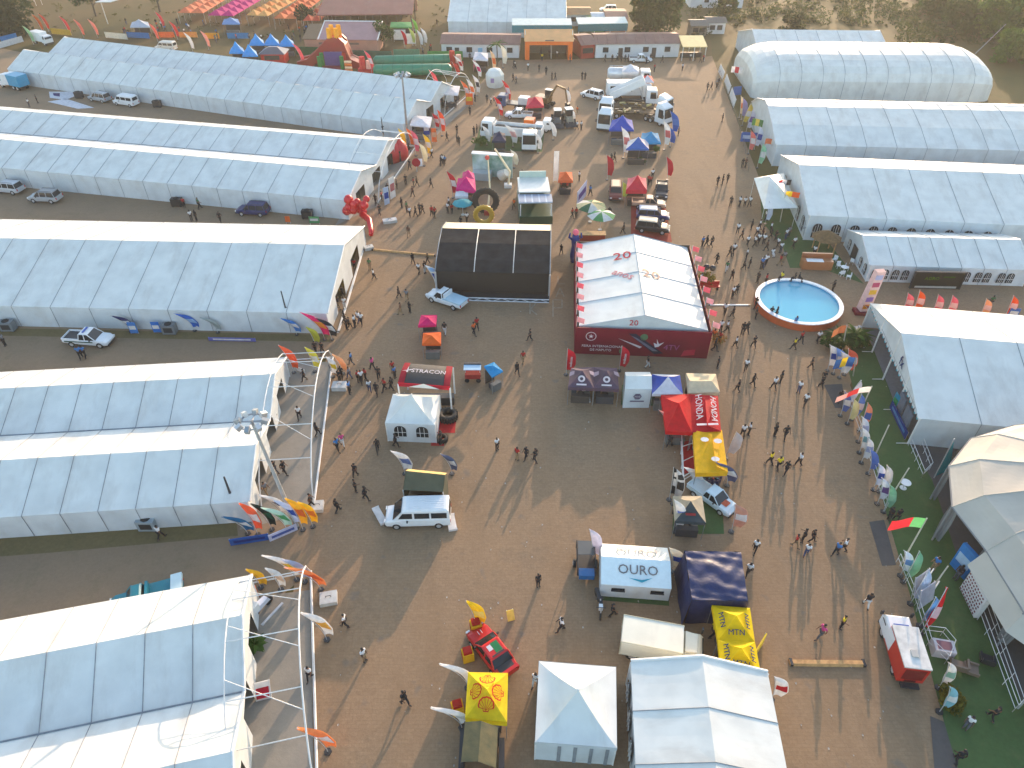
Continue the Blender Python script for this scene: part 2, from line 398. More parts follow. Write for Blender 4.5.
# big screen leaning on R4
p0, p1 = at(909, 287), at(957, 288)
ts = thing('screen_panel', 'large black screen with green lettering standing against the low marquee', 'screen', p0 + Vector((0, -.25, 0)), ang(p0, p1))
Ls = (p1 - p0).length
MB().box((Ls / 2, 0, 1.2), (Ls, .25, 2.3)).build('screen', mat('screen_face', (.012, .014, .012), .3), ts)
f = MB(); f.box((Ls / 2, -.02, 2.4), (Ls + .2, .32, .12)); f.box((-.06, -.02, 1.2), (.1, .32, 2.4)); f.box((Ls + .06, -.02, 1.2), (.1, .32, 2.4)); f.build('casing', BLACKM, ts)
lettering('AGRO', .62, fab(96, 140, 30), ts, None, frame((Ls * .36, -.13, 1.5), (1, 0, 0), (0, 0, 1), .02), stretch=1.2)
MB().box((Ls * .7, -.135, 1.75), (1.4, .02, .16)).build('green_bar', fab(60, 100, 30), ts)
MB().box((Ls / 2, -.135, .3), (Ls * .86, .02, .26)).build('ticker_strip', fab(190, 195, 190), ts)
# ---- R1: rounded hangar
t = thing('marquee', 'rounded white dome-ended marquee with ribbed hood, second from the back on the right', 'marquee', at(752, 100), R(-2))
Lh = (at(992, 103) - at(752, 100)).length; Wh = 21.0
def hang(u, a):
    # u 0..1 along, a 0..1 across; hipped, rounded ends
    x = u * Lh; e = min(u, 1 - u) * Lh; k = min(1, e / 7.5); sc = math.sqrt(max(0, 1 - (1 - k) ** 2.2)); sc = .42 + .58 * sc
    if e <= .001: sc = .42
    cs = math.cos(math.pi * a); sn = max(0, math.sin(math.pi * a))
    y = Wh / 2 * (1 - cs * (.72 + .28 * sc)); z = (2.0 * min(1, sn * 4)) + 5.6 * sc * sn ** .75
    return (x, y, z)
m = MB(); us = [0, .012, .03, .06, .1] + [.1 + .8 * i / 16 for i in range(1, 17)] + [.94, .97, .988, 1.0]; na = 14
m.loft([[Vector(hang(u, a / na)) for a in range(na + 1)] for u in us], cap=True, closed=False); m.build('hood', PVC, t)
sm = MB()
for i in range(10):
    u = .1 + .8 * i / 9
    sm.tube([Vector(hang(u, a / na)) + Vector((0, 0, .04)) for a in range(0, na + 1)], .035, 4)
sm.build('rib_seam', SEAM, t)
# ---- faceted dome, lower right
ZE = 4.2
dome_c = Vector((48.0, 35.0, 0))
BP = [at(949, 466, ZE).xy, at(952, 507, ZE).xy, at(986, 551, ZE).xy, at(1024, 613, ZE).xy] + [Vector(p) for p in ((38.5, 23.5), (44, 21), (51, 21.5), (57, 25), (60, 31), (60, 38), (57, 43), (51, 46), (45, 46.4), (40.4, 44.8))]
BP = [p - dome_c.xy for p in BP]; nd = len(BP)
DRP = mat('drape_grey', srgb(132, 132, 132), .8, .1, 1)
DM = mat('dome_canvas', srgb(188, 182, 170), .7, .1, .4, .15, trans=.06, dirt=.3)
t = thing('dome_tent', 'faceted beige and grey dome tent at the right edge beside the turf', 'dome tent', dome_c)
rings = [(1.0, ZE), (.87, 5.9), (.52, 7.6), (.02, 8.5)]
for k in range(nd):
    A, B = BP[k], BP[(k + 1) % nd]
    m = MB()
    for (r0, z0), (r1, z1) in zip(rings[:-1], rings[1:]):
        m.grid(lambda i, j: (lerp(r0, r1, j) * lerp(A.x, B.x, i), lerp(r0, r1, j) * lerp(A.y, B.y, i), lerp(z0, z1, j) - .10 * math.sin(math.pi * i) * math.sin(math.pi * j) + .02 * math.sin(13 * j + 5 * i) * math.sin(math.pi * i)), 8, 8)
    m.build('canopy_gore', DM, t)
    MB().tube([(r * A.x, r * A.y, z + .01) for r, z in rings], .045, 5).build('rib', DM, t)
    MB().tube([(A.x, A.y, 0), (A.x, A.y, ZE)], .08, 6).build('post', DRP, t)
    MB().tube([(A.x, A.y, ZE), (B.x, B.y, ZE)], .06, 5).build('eave_beam', DRP, t)
    d = (B - A).normalized()
    MB().grid(lambda i, j: (A.x * .985 + d.x * (i - .5) * (1.0 - .5 * abs(j - .45)) + .10 * math.sin(26 * i), A.y * .985 + d.y * (i - .5) * (1.0 - .5 * abs(j - .45)), lerp(ZE - .05, .3, j)), 16, 5).build('drape', DRP, t)
    if k not in (0, 1, 13):
        MB().grid(lambda i, j: (lerp(A.x, B.x, i) * (1 + .07 * j) , lerp(A.y, B.y, i) * (1 + .07 * j), lerp(ZE - .02, 2.7 if k in (2, 3) else .02, j)), 6, 4).build('side_wall', DM, t)
# teal flag sail beside it
p = at(934, 478)
t = thing('sail_banner', 'tall teal sail banner between open marquee and dome tent', 'banner', p)
MB().tube([(0, 0, 0), (.2, .4, 4.6)], .05, 6).build('pole', ALU, t)
MB().prism([(0, 0, .3), (.9, .1, .9), (.8, .3, 2.2), (.2, .4, 4.5)], (.03, -.03, 0)).build('banner', fab(40, 150, 160), t)
# corner of a white canopy at right edge
p = at(1032, 716)
t = thing('canopy_tent', 'pale blue-white canopy corner cut off at the right edge near the handrail', 'canopy', p)
MB().poly([(-.8, .6, 2.0), (2.6, 2.2, 2.0), (2.8, -1.8, 2.0), (-.5, -1.2, 2.0)]).loft([[(-.8, .6, 1.7), (2.6, 2.2, 1.7), (2.8, -1.8, 1.7), (-.5, -1.2, 1.7)], [(-.8, .6, 1.99), (2.6, 2.2, 1.99), (2.8, -1.8, 1.99), (-.5, -1.2, 1.99)]]).build('canopy', PVC, t)
for q in ((-.7, .5), (2.5, 2.1), (2.7, -1.7), (-.4, -1.1)): MB().tube([(q[0], q[1], 0), (q[0], q[1], 1.7)], .05, 5).build('leg', ALU, t)
# ------------------------------------------------------------------ canopies and stalls
LEGM = mat('leg_grey', (.22, .22, .22), .5)
STALLM = [mat('stall_dark', (.05, .05, .055), .8), mat('stall_brown', (.07, .055, .045), .8), mat('stall_grey', (.14, .14, .13), .8)]
def popup(label, corners, zc, zp, cloth, cat='gazebo', valance=.35, name='pop_up_gazebo', group=None, panel=None, walls=(), trim=None, legs=True, flat=False, ridge=None, legm=None):
    """corners: four image points of the canopy edge (far left, far right, near right, near left) at height zc"""
    C = [at(x, y, zc) for x, y in corners]
    cen = sum(C, Vector()) / 4
    base = Vector((cen.x, cen.y, 0))
    t = thing(name, label, cat, base, 0, group)
    q = [c - base for c in C]
    top = Vector((0, 0, zp))
    if ridge: r0, r1 = [at(x, y, zp) - base for x, y in ridge]
    for k in range(4):
        a, b = q[k], q[(k + 1) % 4]
        m = MB()
        if ridge:
            ends = {0: (r0, r1), 1: (r1, r1), 2: (r1, r0), 3: (r0, r0)}[k]
            m.grid(lambda i, j: (a.lerp(b, i)).lerp(ends[0].lerp(ends[1], i), j) - Vector((0, 0, .10 * math.sin(math.pi * i) * math.sin(math.pi * j))), 6, 5)
        else:
            m.grid(lambda i, j: (a.lerp(b, i)).lerp(top, j) - Vector((0, 0, (.22 if not flat else .05) * math.sin(math.pi * j) * (.6 + .4 * math.sin(math.pi * i)) * (zp - zc) / 1.2)), 6, 6)
        cm = panel[k] if panel else cloth
        m.build('canopy_panel', cm, t)
        if valance:
            MB().grid(lambda i, j: a.lerp(b, i) - Vector((0, 0, valance * j)), 4, 1).build('valance', trim or cm, t)
        if k in walls:
            MB().grid(lambda i, j: a.lerp(b, i) - Vector((0, 0, (zc - .03) * j)), 4, 2).build('side_wall', walls[k] if isinstance(walls, dict) else cm, t)
    if legs:
        for c in q: MB().tube([(c.x * .97, c.y * .97, 0), (c.x * .97, c.y * .97, zc)], .026, 5).build('leg', legm or LEGM, t)
        if valance:
            # counter with goods; back cloth added to darken the space under the roof
            d = q[2] - q[3]; a_ = math.atan2(d.y, d.x); f = q[3].lerp(q[2], .5) * .62; L_ = d.length
            MB().box((f.x, f.y, .45), (L_ * .72, .5, .9), rz=a_).build('counter', STALLM[int(cen.x * 7) % 3], t)
            for k in range(3): MB().box((f.x * .2 + L_ * (.26 * k - .26) * math.cos(a_), f.y * .2 + L_ * (.26 * k - .26) * math.sin(a_), .3), (L_ * .2, .5, .6), rz=a_ + k).build('goods', STALLM[k], t)
            b_ = q[0].lerp(q[1], .5) * .93
            MB().box((b_.x, b_.y, .9), (L_ * .8, .06, 1.8), rz=a_).build('dark_backing', STALLM[1], t)
    return t, q
W_ = PVC
# white pagoda with gothic windows
def pagoda(label, corners, zc, zp, window=True, stripes=False):
    C = [at(x, y, zc) for x, y in corners]; cen = sum(C, Vector()) / 4; base = Vector((cen.x, cen.y, 0)); q = [c - base for c in C]
    t = thing('pagoda_tent', label, 'pagoda tent', base)
    for k in range(4):
        a, b = q[k], q[(k + 1) % 4]; top = Vector((0, 0, zp))
        m = MB()
        m.grid(lambda i, j: Vector((*(a.lerp(b, i).lerp(top, j)).xy, zc + (zp - zc) * (j ** 1.45) - .08 * math.sin(math.pi * i) * math.sin(math.pi * j))), 8, 10); m.build('roof_panel', PVC, t, smooth=True)
        MB().grid(lambda i, j: a.lerp(b, i) * 1.005 - Vector((0, 0, .35 * j)), 4, 1).build('valance', PVCW, t)
        ai, bi = a * .985, b * .985
        w = MB()
        w.grid(lambda i, j: Vector((*(ai.lerp(bi, i)).xy, (zc - .1) * (1 - j))), 6, 2).build('side_wall', PVCW, t)
        MB().tube([(ai.x, ai.y, 0), (ai.x, ai.y, zc)], .06, 5).build('post', WHITEM, t)
        d = (b - a).normalized(); n = Vector((d.y, -d.x, 0)); n = n if n.dot(a + b) > 0 else -n
        if stripes and k in (2, 3):
            for i in range(1, 5):
                p = ai.lerp(bi, i / 5 - .1) + n * .04; s = MB()
                s.box((p.x, p.y, (zc - .3) / 2), (.22, .05, zc - .35), rz=math.atan2(d.y, d.x)); s.build('dark_stripe', SEAM, t)
        if window and k == 2:
            for f in (.27, .72):
                p = ai.lerp(bi, f); R2_ = Matrix.Translation((p.x, p.y, 0)) @ Matrix.Rotation(math.atan2(d.y, d.x), 4, 'Z')
                mm = MB(R2_); wd, h, z0 = 1.15, 1.35, .75; sg = -1 if (Matrix.Rotation(math.atan2(d.y, d.x), 3, 'Z') @ Vector((0, -1, 0))).dot(n) > 0 else 1
                out = [(-wd / 2, z0), (wd / 2, z0)] + [(wd / 2 * math.cos(math.pi * i / 8), z0 + h - wd / 2 + wd / 2 * math.sin(math.pi * i / 8)) for i in range(9)]
                mm.prism([(x, sg * .03, z) for x, z in out], (0, sg * .03, 0)); wo = mm.build('window', GLASS, t)
                qq = MB(R2_)
                for x in (-.2, .2): qq.tube([(x, sg * .08, z0), (x, sg * .08, z0 + h * .9)], .025, 4)
                qq.tube([(-wd / 2, sg * .08, z0 + .55), (wd / 2, sg * .08, z0 + .55)], .025, 4); qq.build('muntin', WHITEM, wo)
    MB().ball((0, 0, zp), .12, 6, 4).build('finial', WHITEM, t)
    return t
pagoda('small white pagoda tent with two arched windows and red carpet at its side', [(393, 394), (440, 395), (435, 425), (385, 423)], 2.4, 4.2)
pagoda('square white pagoda tent with dark-striped skirt at the bottom centre', [(539, 661), (616, 667), (617, 748), (535, 742)], 2.6, 4.3, window=False, stripes=True)
sheet('red_carpet', gp((433, 418), (456, 420), (455, 433), (445, 433), (444, 446), (431, 446)), .024, mat('carpet_red', srgb(176, 22, 28), .9))
# large white box tent at the bottom
p0, p1 = at(627, 800, 0), at(800, 812, 0)
c0, c1, c2 = at(631, 663, 3.0), at(768, 674, 3.0), at(703, 657, 4.2)
mBW = marquee('large white marquee at the bottom centre beside the yellow gazebos', c0, math.degrees(ang(c0, c1)) - 90, 13.0, [(0, 3.0), ((c1 - c0).length / 2, 4.3), ((c1 - c0).length, 3.0)], 3.4, 1, roofm=PVC, sag=.05)
for k in range(6): arch_window(mBW, 1.2 + k * 1.9, -.06, -1, 1.2, 1.9, .5)
# ---- dark stage tent
p0, p1 = at(437, 295), at(549, 298)
a_ = ang(p0, p1); Lw = (p1 - p0).length
BLK = mat('stage_fabric', (.030, .031, .033), .9, .3, .8, .1, spec=.08)
BLK2 = mat('stage_black', (.015, .015, .016), .7)
CREAM = mat('cream_paint_and_sunlit', srgb(232, 214, 178), .7, .08)
t = thing('stage_tent', 'black-roofed stage tent with two white seams and sunlit cream rear strip', 'stage tent', p0, a_)
prof = [(0, 3.4), (1.6, 4.15), (4.5, 4.85), (7.6, 5.15)]
m = MB()
for (v0, z0), (v1, z1) in zip(prof[:-1], prof[1:]):
    m.grid(lambda i, j: (lerp(0, Lw, i), lerp(v0, v1, j), lerp(z0, z1, j) - .05 * math.sin(math.pi * j) * abs(math.sin(3 * math.pi * i))), 12, 3)
m.build('roof', BLK, t)
MB().grid(lambda i, j: (lerp(0, Lw, i), lerp(7.6, 11.6, j), lerp(5.15, 3.9, j)), 12, 3).build('rear_slope', CREAM, t)  # far slope of the dark fabric, sunlight put in as cream
MB().poly([(0, 11.6, 0), (Lw, 11.6, 0), (Lw, 11.6, 3.9), (0, 11.6, 3.9)]).build('back_wall', BLK2, t)
for x in (0, Lw):
    MB().poly([(x, v, z) for v, z in prof] + [(x, 11.6, 3.9), (x, 11.6, 0), (x, 0, 0)]).build('side_wall', BLK2, t)
    MB().tube([(x, v, z + .05) for v, z in prof] + [(x, 11.6, 3.95)], .07, 5).build('gable_frame', SEAM, t)
    MB().tube([(x, 0, 0), (x, 0, 3.3)], .12, 6).build('leg', ALU, t)
for x in (Lw * .34, Lw * .68): MB().tube([(x, v, z + .03) for v, z in prof], .05, 4).build('roof_seam', ALU, t)
MB().poly([(0, .5, .3), (Lw, .5, .3), (Lw, .2, 3.3), (0, .2, 3.3)]).build('dark_front_opening', BLK2, t)  # black sheet stands in for the shade inside the open front
MB().b2(0, Lw, -1.0, .4, .05, .35).build('stage_deck', BLACKM, t)
m = MB(); m.tube([(0, -1.1, .45), (Lw, -1.1, .45)], .07, 5); m.tube([(0, -1.1, .05), (Lw, -1.1, .05)], .07, 5)
for k in range(12): m.tube([(Lw * k / 12, -1.1, .05 + .4 * (k % 2)), (Lw * (k + 1) / 12, -1.1, .45 - .4 * (k % 2))], .04, 4)
m.build('front_truss', ALU, t)
# ---- red exhibition hall
p0, p1 = at(575, 353), at(706, 358); a_ = ang(p0, p1); Lw = (p1 - p0).length; D = 18.6
RED = mat('crimson_hoarding', srgb(118, 14, 40), .6, .12, .6, spec=.2)
t = thing('exhibition_hall', 'white-roofed exhibition hall with tall crimson hoardings around it', 'exhibition tent', p0, a_)
prof = [(.25, 3.3), (Lw / 2, 5.0), (Lw - .25, 3.3)]
m = MB()
nb = 4
for b in range(nb):
    for (v0, z0), (v1, z1) in zip(prof[:-1], prof[1:]):
        m.grid(lambda i, j: (lerp(v0, v1, j), .5 + (b + i) * (D - .6) / nb, lerp(z0, z1, j) - .04 * math.sin(math.pi * i) * math.sin(math.pi * j)), 4, 6)
m.build('roof', PVC, t)
s = MB()
for b in range(nb + 1): s.tube([(v, .5 + b * (D - .6) / nb, z + .02) for v, z in prof], .05, 4)
s.tube([(Lw / 2, .5, 5.03), (Lw / 2, D - .1, 5.03)], .05, 4); s.build('roof_seam', mat('light_seam', (.5, .52, .54), .6), t)
MB().poly([(.25, .5, 3.0), (.25, .5, 3.3), (Lw / 2, .5, 5.0), (Lw - .25, .5, 3.3), (Lw - .25, .5, 3.0)]).build('gable_peak', PVCW, t)
MB().poly([(.25, D - .1, 0), (.25, D - .1, 3.3), (Lw / 2, D - .1, 5.0), (Lw - .25, D - .1, 3.3), (Lw - .25, D - .1, 0)]).build('gable_wall', PVCW, t)
MB().b2(-.05, Lw + .05, -.1, .05, 0, 3.5).build('front_hoarding', RED, t)
MB().b2(-.1, .02, .05, D, 0, 3.4).build('side_hoarding', RED, t)
MB().b2(Lw - .02, Lw + .1, .05, D, 0, 3.5).build('side_hoarding', RED, t)
MB().b2(-.05, Lw + .05, D + .05, D + .2, 0, 3.6).build('rear_hoarding', BLK2, t)
fl = MB()
k = 0
for x in (0, Lw):
    for i in range(8):
        y = D * i / 8 + .3
        p = MB(); p.tube([(x, y, 3.3), (x, y, 4.7)], .04, 4); po = p.build('flag_stick', ALU, t)
        MB().prism([(x, y, 4.0), (x + .75, y - .25, 3.9), (x + .8, y - .2, 4.5), (x, y, 4.65)], (0, .03, 0)).build('pennant', fab(238, 120, 130) if i % 2 else fab(240, 180, 182), po)
WHT = fab(236, 226, 226); PNK = fab(205, 40, 70)
fr = lambda x, z: frame((x, -.1, z), (1, 0, 0), (0, 0, 1), .03)
lettering('FEIRA INTERNACIONAL', .42, WHT, t, None, fr(2.9, 1.15)); lettering('DE MAPUTO', .42, WHT, t, None, fr(2.75, .65))
m = MB()
for i in range(16):
    a0_, a1_ = 2 * math.pi * i / 16, 2 * math.pi * (i + 1) / 16
    m.poly([(1.6 + r * math.cos(a), -.125, 2.45 + r * math.sin(a)) for r, a in ((.5, a0_), (.58, a0_), (.58, a1_), (.5, a1_))])
m.poly([(1.6 + (.3 if i % 2 == 0 else .12) * math.sin(math.pi * i / 5), -.125, 2.45 + (.3 if i % 2 == 0 else .12) * math.cos(math.pi * i / 5)) for i in range(10)])
m.build('round_emblem', WHT, t)
lettering('4TV', 1.0, fab(176, 90, 140), t, None, fr(10.4, 1.3))
MB().prism([(5.6, -.12, 3.0), (6.4, -.12, 3.0), (9.6, -.12, .5), (8.6, -.12, .4)], (0, -.03, 0)).build('dark_graphic', fab(40, 40, 66), t)
MB().prism([(5.9, -.16, 2.75), (6.5, -.16, 2.5), (9.0, -.16, .8), (8.4, -.16, .8)], (0, -.02, 0)).build('pale_graphic', fab(120, 118, 140), t)
MB().prism([(4.6, -.12, 2.3), (7.2, -.12, 1.3), (7.0, -.12, 1.1)], (0, -.03, 0)).build('white_streak', WHT, t)
for x, z in ((7.3, 2.6), (5.2, .6)):
    MB().loft([[(x + .42 * math.cos(i * math.pi / 6), -.12 - d, z + .42 * math.sin(i * math.pi / 6)) for i in range(12)] for d in (0, .03)]).build('green_disc', fab(96, 130, 96), t)
MB().prism([(8.4, -.12, 1.9), (8.8, -.12, 1.7), (8.7, -.12, 2.4), (9.0, -.12, 1.75), (9.5, -.12, 2.0), (9.0, -.12, 1.4), (8.6, -.12, 1.3)], (0, -.03, 0)).build('white_bird', WHT, t)
MB().prism([(11.6, -.12, .25), (13, -.12, .45), (13, -.12, 1.2), (11.8, -.12, 1.0)], (0, -.03, 0)).build('pink_plate', PNK, t)
sl_ = Vector((Lw / 2 - .25, 0, 1.7)).normalized(); sr_ = Vector((Lw / 2 - .25, 0, -1.7)).normalized()
def onroof(x, y, side): return Vector((x, y, 3.3 + 1.7 * (x - .25) / (Lw / 2 - .25) if side < 0 else 5.0 - 1.7 * (x - Lw / 2) / (Lw / 2 - .25)))
lettering('20', 2.3, PNK, t, None, frame(onroof(5.5, 13.6, -1), (0, 1, 0) if False else sl_, Vector((0, 1, 0)), .06), stretch=1.0)
lettering('anos', 1.6, fab(226, 150, 160), t, None, frame(onroof(5.4, 9.4, -1), sl_ * .8 - Vector((0, .7, 0)), sl_ * .7 + Vector((0, .8, 0)), .06))
lettering('20', 2.3, fab(224, 190, 170), t, None, frame(onroof(8.6, 9.4, 1), sr_, Vector((0, 1, 0)), .06))
lettering('20', 1.0, PNK, t, None, frame((Lw / 2 - 1.1, .46, 4.0), (1, 0, 0), (0, 0, 1), .03))
# inflatable tube man in blue by the hall corner
p = at(574, 262)
t = thing('inflatable_tube_man', 'blue inflatable tube figure with pink head at the hall corner', 'inflatable', p)
MB().tube([(0, 0, 0), (0, .1, 1.0), (.05, .1, 2), (0, .1, 2.2), (.05, .1, 3.0), (0, .1, 3.9)], [.45, .6, .5, .4, .55, .4], 8).build('body', fab(40, 60, 140), t, True)
MB().ball((0, .1, 4.3), .42).build('head', fab(240, 130, 150), t, True)
for s_ in (-1, 1): MB().tube([(s_ * .3, .1, 3.2), (s_ * .8, .1, 3.6), (s_ * .7, .1, 4.2)], [.2, .16, .1], 6).build('arm', fab(40, 60, 140), t, True)
# ---- black and red canopy with truss
CB = mat('charcoal_cloth', (.035, .033, .034), .65, .2, 1)
CR = fab(176, 30, 52)
c_ = [at(x, y, 3.4) for x, y in ((405, 364), (453, 368), (450, 388), (398, 384))]
base = sum(c_, Vector()) / 4; base.z = 0
t = thing('branded_canopy', 'black and red canopy with white emblem behind the small pagoda', 'canopy', base)
q = [c - base for c in c_]
m = MB(); m.grid(lambda i, j: q[3].lerp(q[2], i).lerp(q[0].lerp(q[1], i), j) + Vector((0, 0, .42 * math.sin(math.pi * (.12 + .76 * j)) * (1 - (2 * i - 1) ** 4 * .35))), 12, 8); m.build('canopy', CB, t)
for s0, s1, e0, e1 in ((q[3], q[0], .0, .07), (q[2], q[1], 0, .07)):
    o_ = (q[2] - q[3]) * (.12 if s0 is q[3] else -.12)
    MB().grid(lambda i, j: (s0.lerp(s1, i)).lerp(s0.lerp(s1, i) + o_, j) + Vector((0, 0, .08 + .42 * math.sin(math.pi * (.12 + .76 * i)) * (.65 + .2 * j))), 8, 2).build('red_edge', CR, t)
MB().grid(lambda i, j: q[3].lerp(q[2], i) + Vector((0, -.05, .26 - .5 * j)), 6, 1).build('red_valance', CR, t)
MB().poly([q[3].lerp(q[2], .2) + Vector((0, -.09, -.2)), q[3].lerp(q[2], .8) + Vector((0, -.09, -.2)), q[3].lerp(q[2], .5) + Vector((0, -.07, .33))]).build('white_peak', PVC, t)
ex, ey = (q[2] - q[3]), (q[0] - q[3]); fm = frame(q[3].lerp(q[2], .55).lerp(q[0].lerp(q[1], .55), .52) + Vector((0, 0, .42)), ex, ey, .08)
lettering('STRACON', .75, WHT, t, None, fm)
em = MB(frame(q[3].lerp(q[2], .13).lerp(q[0].lerp(q[1], .13), .55) + Vector((0, 0, .42)), ex, ey, .08))
em.prism([(-.1, -.4, 0), (.1, -.4, 0), (0, .5, 0)], (0, 0, .02)); em.prism([(-.5, -.25, 0), (.4, -.05, 0), (.4, .1, 0)], (0, 0, .02)); em.build('white_emblem', WHT, t)
for c in q: MB().tube([(c.x, c.y, 0), (c.x, c.y, 3.4)], .09, 6).build('leg', WHITEM, t)
m = MB(); m.b2(-3, 2.6, -.6, .2, 0, 1.0); m.build('counter', BLACKM, t)
MB().tube([q[3] + Vector((-.3, 0, -1.2)), q[3].lerp(q[2], .25) + Vector((0, 0, -3.3))], .09, 5).build('brace', WHITEM, t)
# big tyres beside the pagoda
def tyre(label, px, py, r, w, flat=True, m=None, name='giant_tyre'):
    p = at(px, py); t = thing(name, label, 'tyre', p)
    n = 20; rr = []
    prof_ = [(r * .55, 0), (r * .92, 0), (r, w * .2), (r, w * .8), (r * .92, w), (r * .55, w)]
    mb = MB(Matrix.Identity(4) if flat else Matrix.Translation((0, 0, r)) @ Matrix.Rotation(math.pi / 2, 4, 'X'))
    mb.loft([[Vector((a * math.cos(2 * math.pi * i / n), a * math.sin(2 * math.pi * i / n), z)) for a, z in prof_] for i in range(n + 1)], cap=False)
    mb.build('carcass', m or RUBBER, t, True)
    tr = MB(mb.M)
    for i in range(n):
        tr.box((r * math.cos(2 * math.pi * i / n), r * math.sin(2 * math.pi * i / n), w / 2), (.12, .1, w * .9), rz=2 * math.pi * i / n)
    tr.build('tread', m or RUBBER, t)
    return t
tyre('big black earthmover tyre lying on the red carpet corner', 448, 418, .95, .7)
tyre('smaller black tyre on the red carpet by the pagoda wall', 442, 440, .55, .4)
# ---- olive tent behind van
OLV = mat('olive_canvas', srgb(84, 84, 66), .85, .15, 1.5, .15); OLY = mat('olive_canvas_sunlit', srgb(196, 170, 104), .85, .12, 1.5, .1)
c_ = [at(x, y, z) for x, y, z in ((407, 470, 3.0), (446, 474, 3.0), (443, 492, 2.4), (403, 490, 2.4))]
base = sum(c_, Vector()) / 4; base.z = 0; q = [c - base for c in c_]
t = thing('army_tent', 'olive green tent with sunlit khaki back behind the white minibus', 'tent', base)
rid = (q[0] + Vector((0, -.6, .55)), q[1] + Vector((0, -.6, .55)))
MB().grid(lambda i, j: q[3].lerp(q[2], i).lerp(rid[0].lerp(rid[1], i), j) - Vector((0, 0, .08 * math.sin(math.pi * j))), 6, 4).build('roof_panel', OLV, t)
MB().grid(lambda i, j: rid[0].lerp(rid[1], i).lerp(q[0].lerp(q[1], i) + Vector((0, .6, -.5)), j), 6, 3).build('roof_panel', OLY, t)  # same canvas on the sun side, the light put into its paler colour
bl = [q[0] + Vector((0, .6, -.5)), q[1] + Vector((0, .6, -.5))]
MB().poly([bl[0], bl[1], Vector((bl[1].x, bl[1].y, 0)), Vector((bl[0].x, bl[0].y, 0))]).build('back_wall', OLV, t)
for a, b, r_ in ((q[3], bl[0], rid[0]), (q[2], bl[1], rid[1])): MB().poly([Vector((a.x, a.y, .8)), a, r_, b, Vector((b.x, b.y, 0))]).build('side_wall', OLV, t)
for c in (q[2], q[3]): MB().tube([(c.x, c.y, 0), (c.x, c.y, c.z)], .05, 5).build('leg', ALU, t)
MB().b2(q[3].x + 1, q[2].x - 1, -.6, .1, 0, .9).build('counter', mat('table_red', srgb(110, 40, 30), .7), t)
# ---- small parasols / kiosks
def parasol(label, px, py, r, z, cols, n=8, group=None):
    p = at(px, py); t = thing('parasol', label, 'parasol', p, rnd.random(), group)
    for k in range(n):
        a, b = 2 * math.pi * k / n, 2 * math.pi * (k + 1) / n
        m = MB(); m.grid(lambda i, j: Vector((r * (1 - j) * lerp(math.cos(a), math.cos(b), i), r * (1 - j) * lerp(math.sin(a), math.sin(b), i), z - .55 + .55 * j + .12 * math.sin(math.pi * j))), 2, 4)
        m.build('gore', cols[k % len(cols)], t)
    MB().tube([(0, 0, 0), (0, 0, z)], .035, 5).build('pole', ALU, t)
    MB().loft([[(.3 * math.cos(i), .3 * math.sin(i), zz) for i in range(6)] for zz in (.0, .12)]).build('base', CONC, t)
    return t
MAG = fab(226, 30, 110); MAG2 = fab(196, 24, 84); ORG = fab(238, 106, 40); CYA = fab(30, 150, 210); WCL = fab(232, 232, 236)
popup('small magenta pop-up canopy north of the orange one on the open plaza', [(421, 315), (437, 315), (436, 325), (418, 326)], 2.2, 2.6, MAG, valance=.25)
popup('small orange pop-up canopy with white emblem on the open plaza', [(423, 333), (441, 332), (441, 344), (422, 344)], 2.2, 2.6, ORG, valance=.25)
t, q = popup('bright blue tilted square parasol beside the snack cart', [(484, 366), (494, 362), (503, 371), (492, 377)], 2.3, 2.75, CYA, valance=.15, name='parasol', cat='parasol')
def kiosk(label, px, py, d, body, counter, rz=0, name='kiosk', sign=None):
    p = at(px, py); t = thing(name, label, name.replace('_', ' '), p, rz)
    MB().b2(-d[0] / 2, d[0] / 2, -d[1] / 2, d[1] / 2, .25, d[2] * .45).build('counter', counter, t)
    for sx in (-1, 1):
        for sy in (-1, 1): MB().tube([(sx * d[0] * .46, sy * d[1] * .46, 0), (sx * d[0] * .46, sy * d[1] * .46, d[2])], .04, 5).build('post', ALU, t)
    m = MB(); m.b2(-d[0] * .55, d[0] * .55, -d[1] * .6, d[1] * .6, d[2], d[2] + .12); m.build('roof', body, t)
    for k in range(3): MB().b2(-d[0] * .35 + k * d[0] * .28, -d[0] * .2 + k * d[0] * .28, -d[1] * .3, d[1] * .3, d[2] * .45, d[2] * .45 + .25).build('goods', (fab(220, 200, 60), fab(180, 40, 40), fab(60, 120, 60))[k], t)
    return t
def cart(label, px, py, rz=0):
    p = at(px, py); t = thing('snack_cart', label, 'cart', p, rz)
    MB().b2(-.8, .8, -.4, .4, .45, 1.0).build('body', fab(170, 60, 60), t); MB().b2(-.9, .9, -.55, .3, 1.75, 1.83).build('roof', paint(170, 200, 220), t)
    MB().b2(-.9, .9, .32, .6, 1.5, 1.95).build('back_board', BLACKM, t)
    for s in (-.75, .75): MB().tube([(s, 0, 1.0), (s, 0, 1.75)], .03, 4).build('post', ALU, t)
    for sx in (-.6, .6):
        for sy in (-.42, .42): MB().tube([(sx, sy - .04, .25), (sx, sy + .04, .25)], .25, 10).build('wheel', RUBBER, t)
cart('red snack cart with pale roof beside the blue parasol', 473, 380)
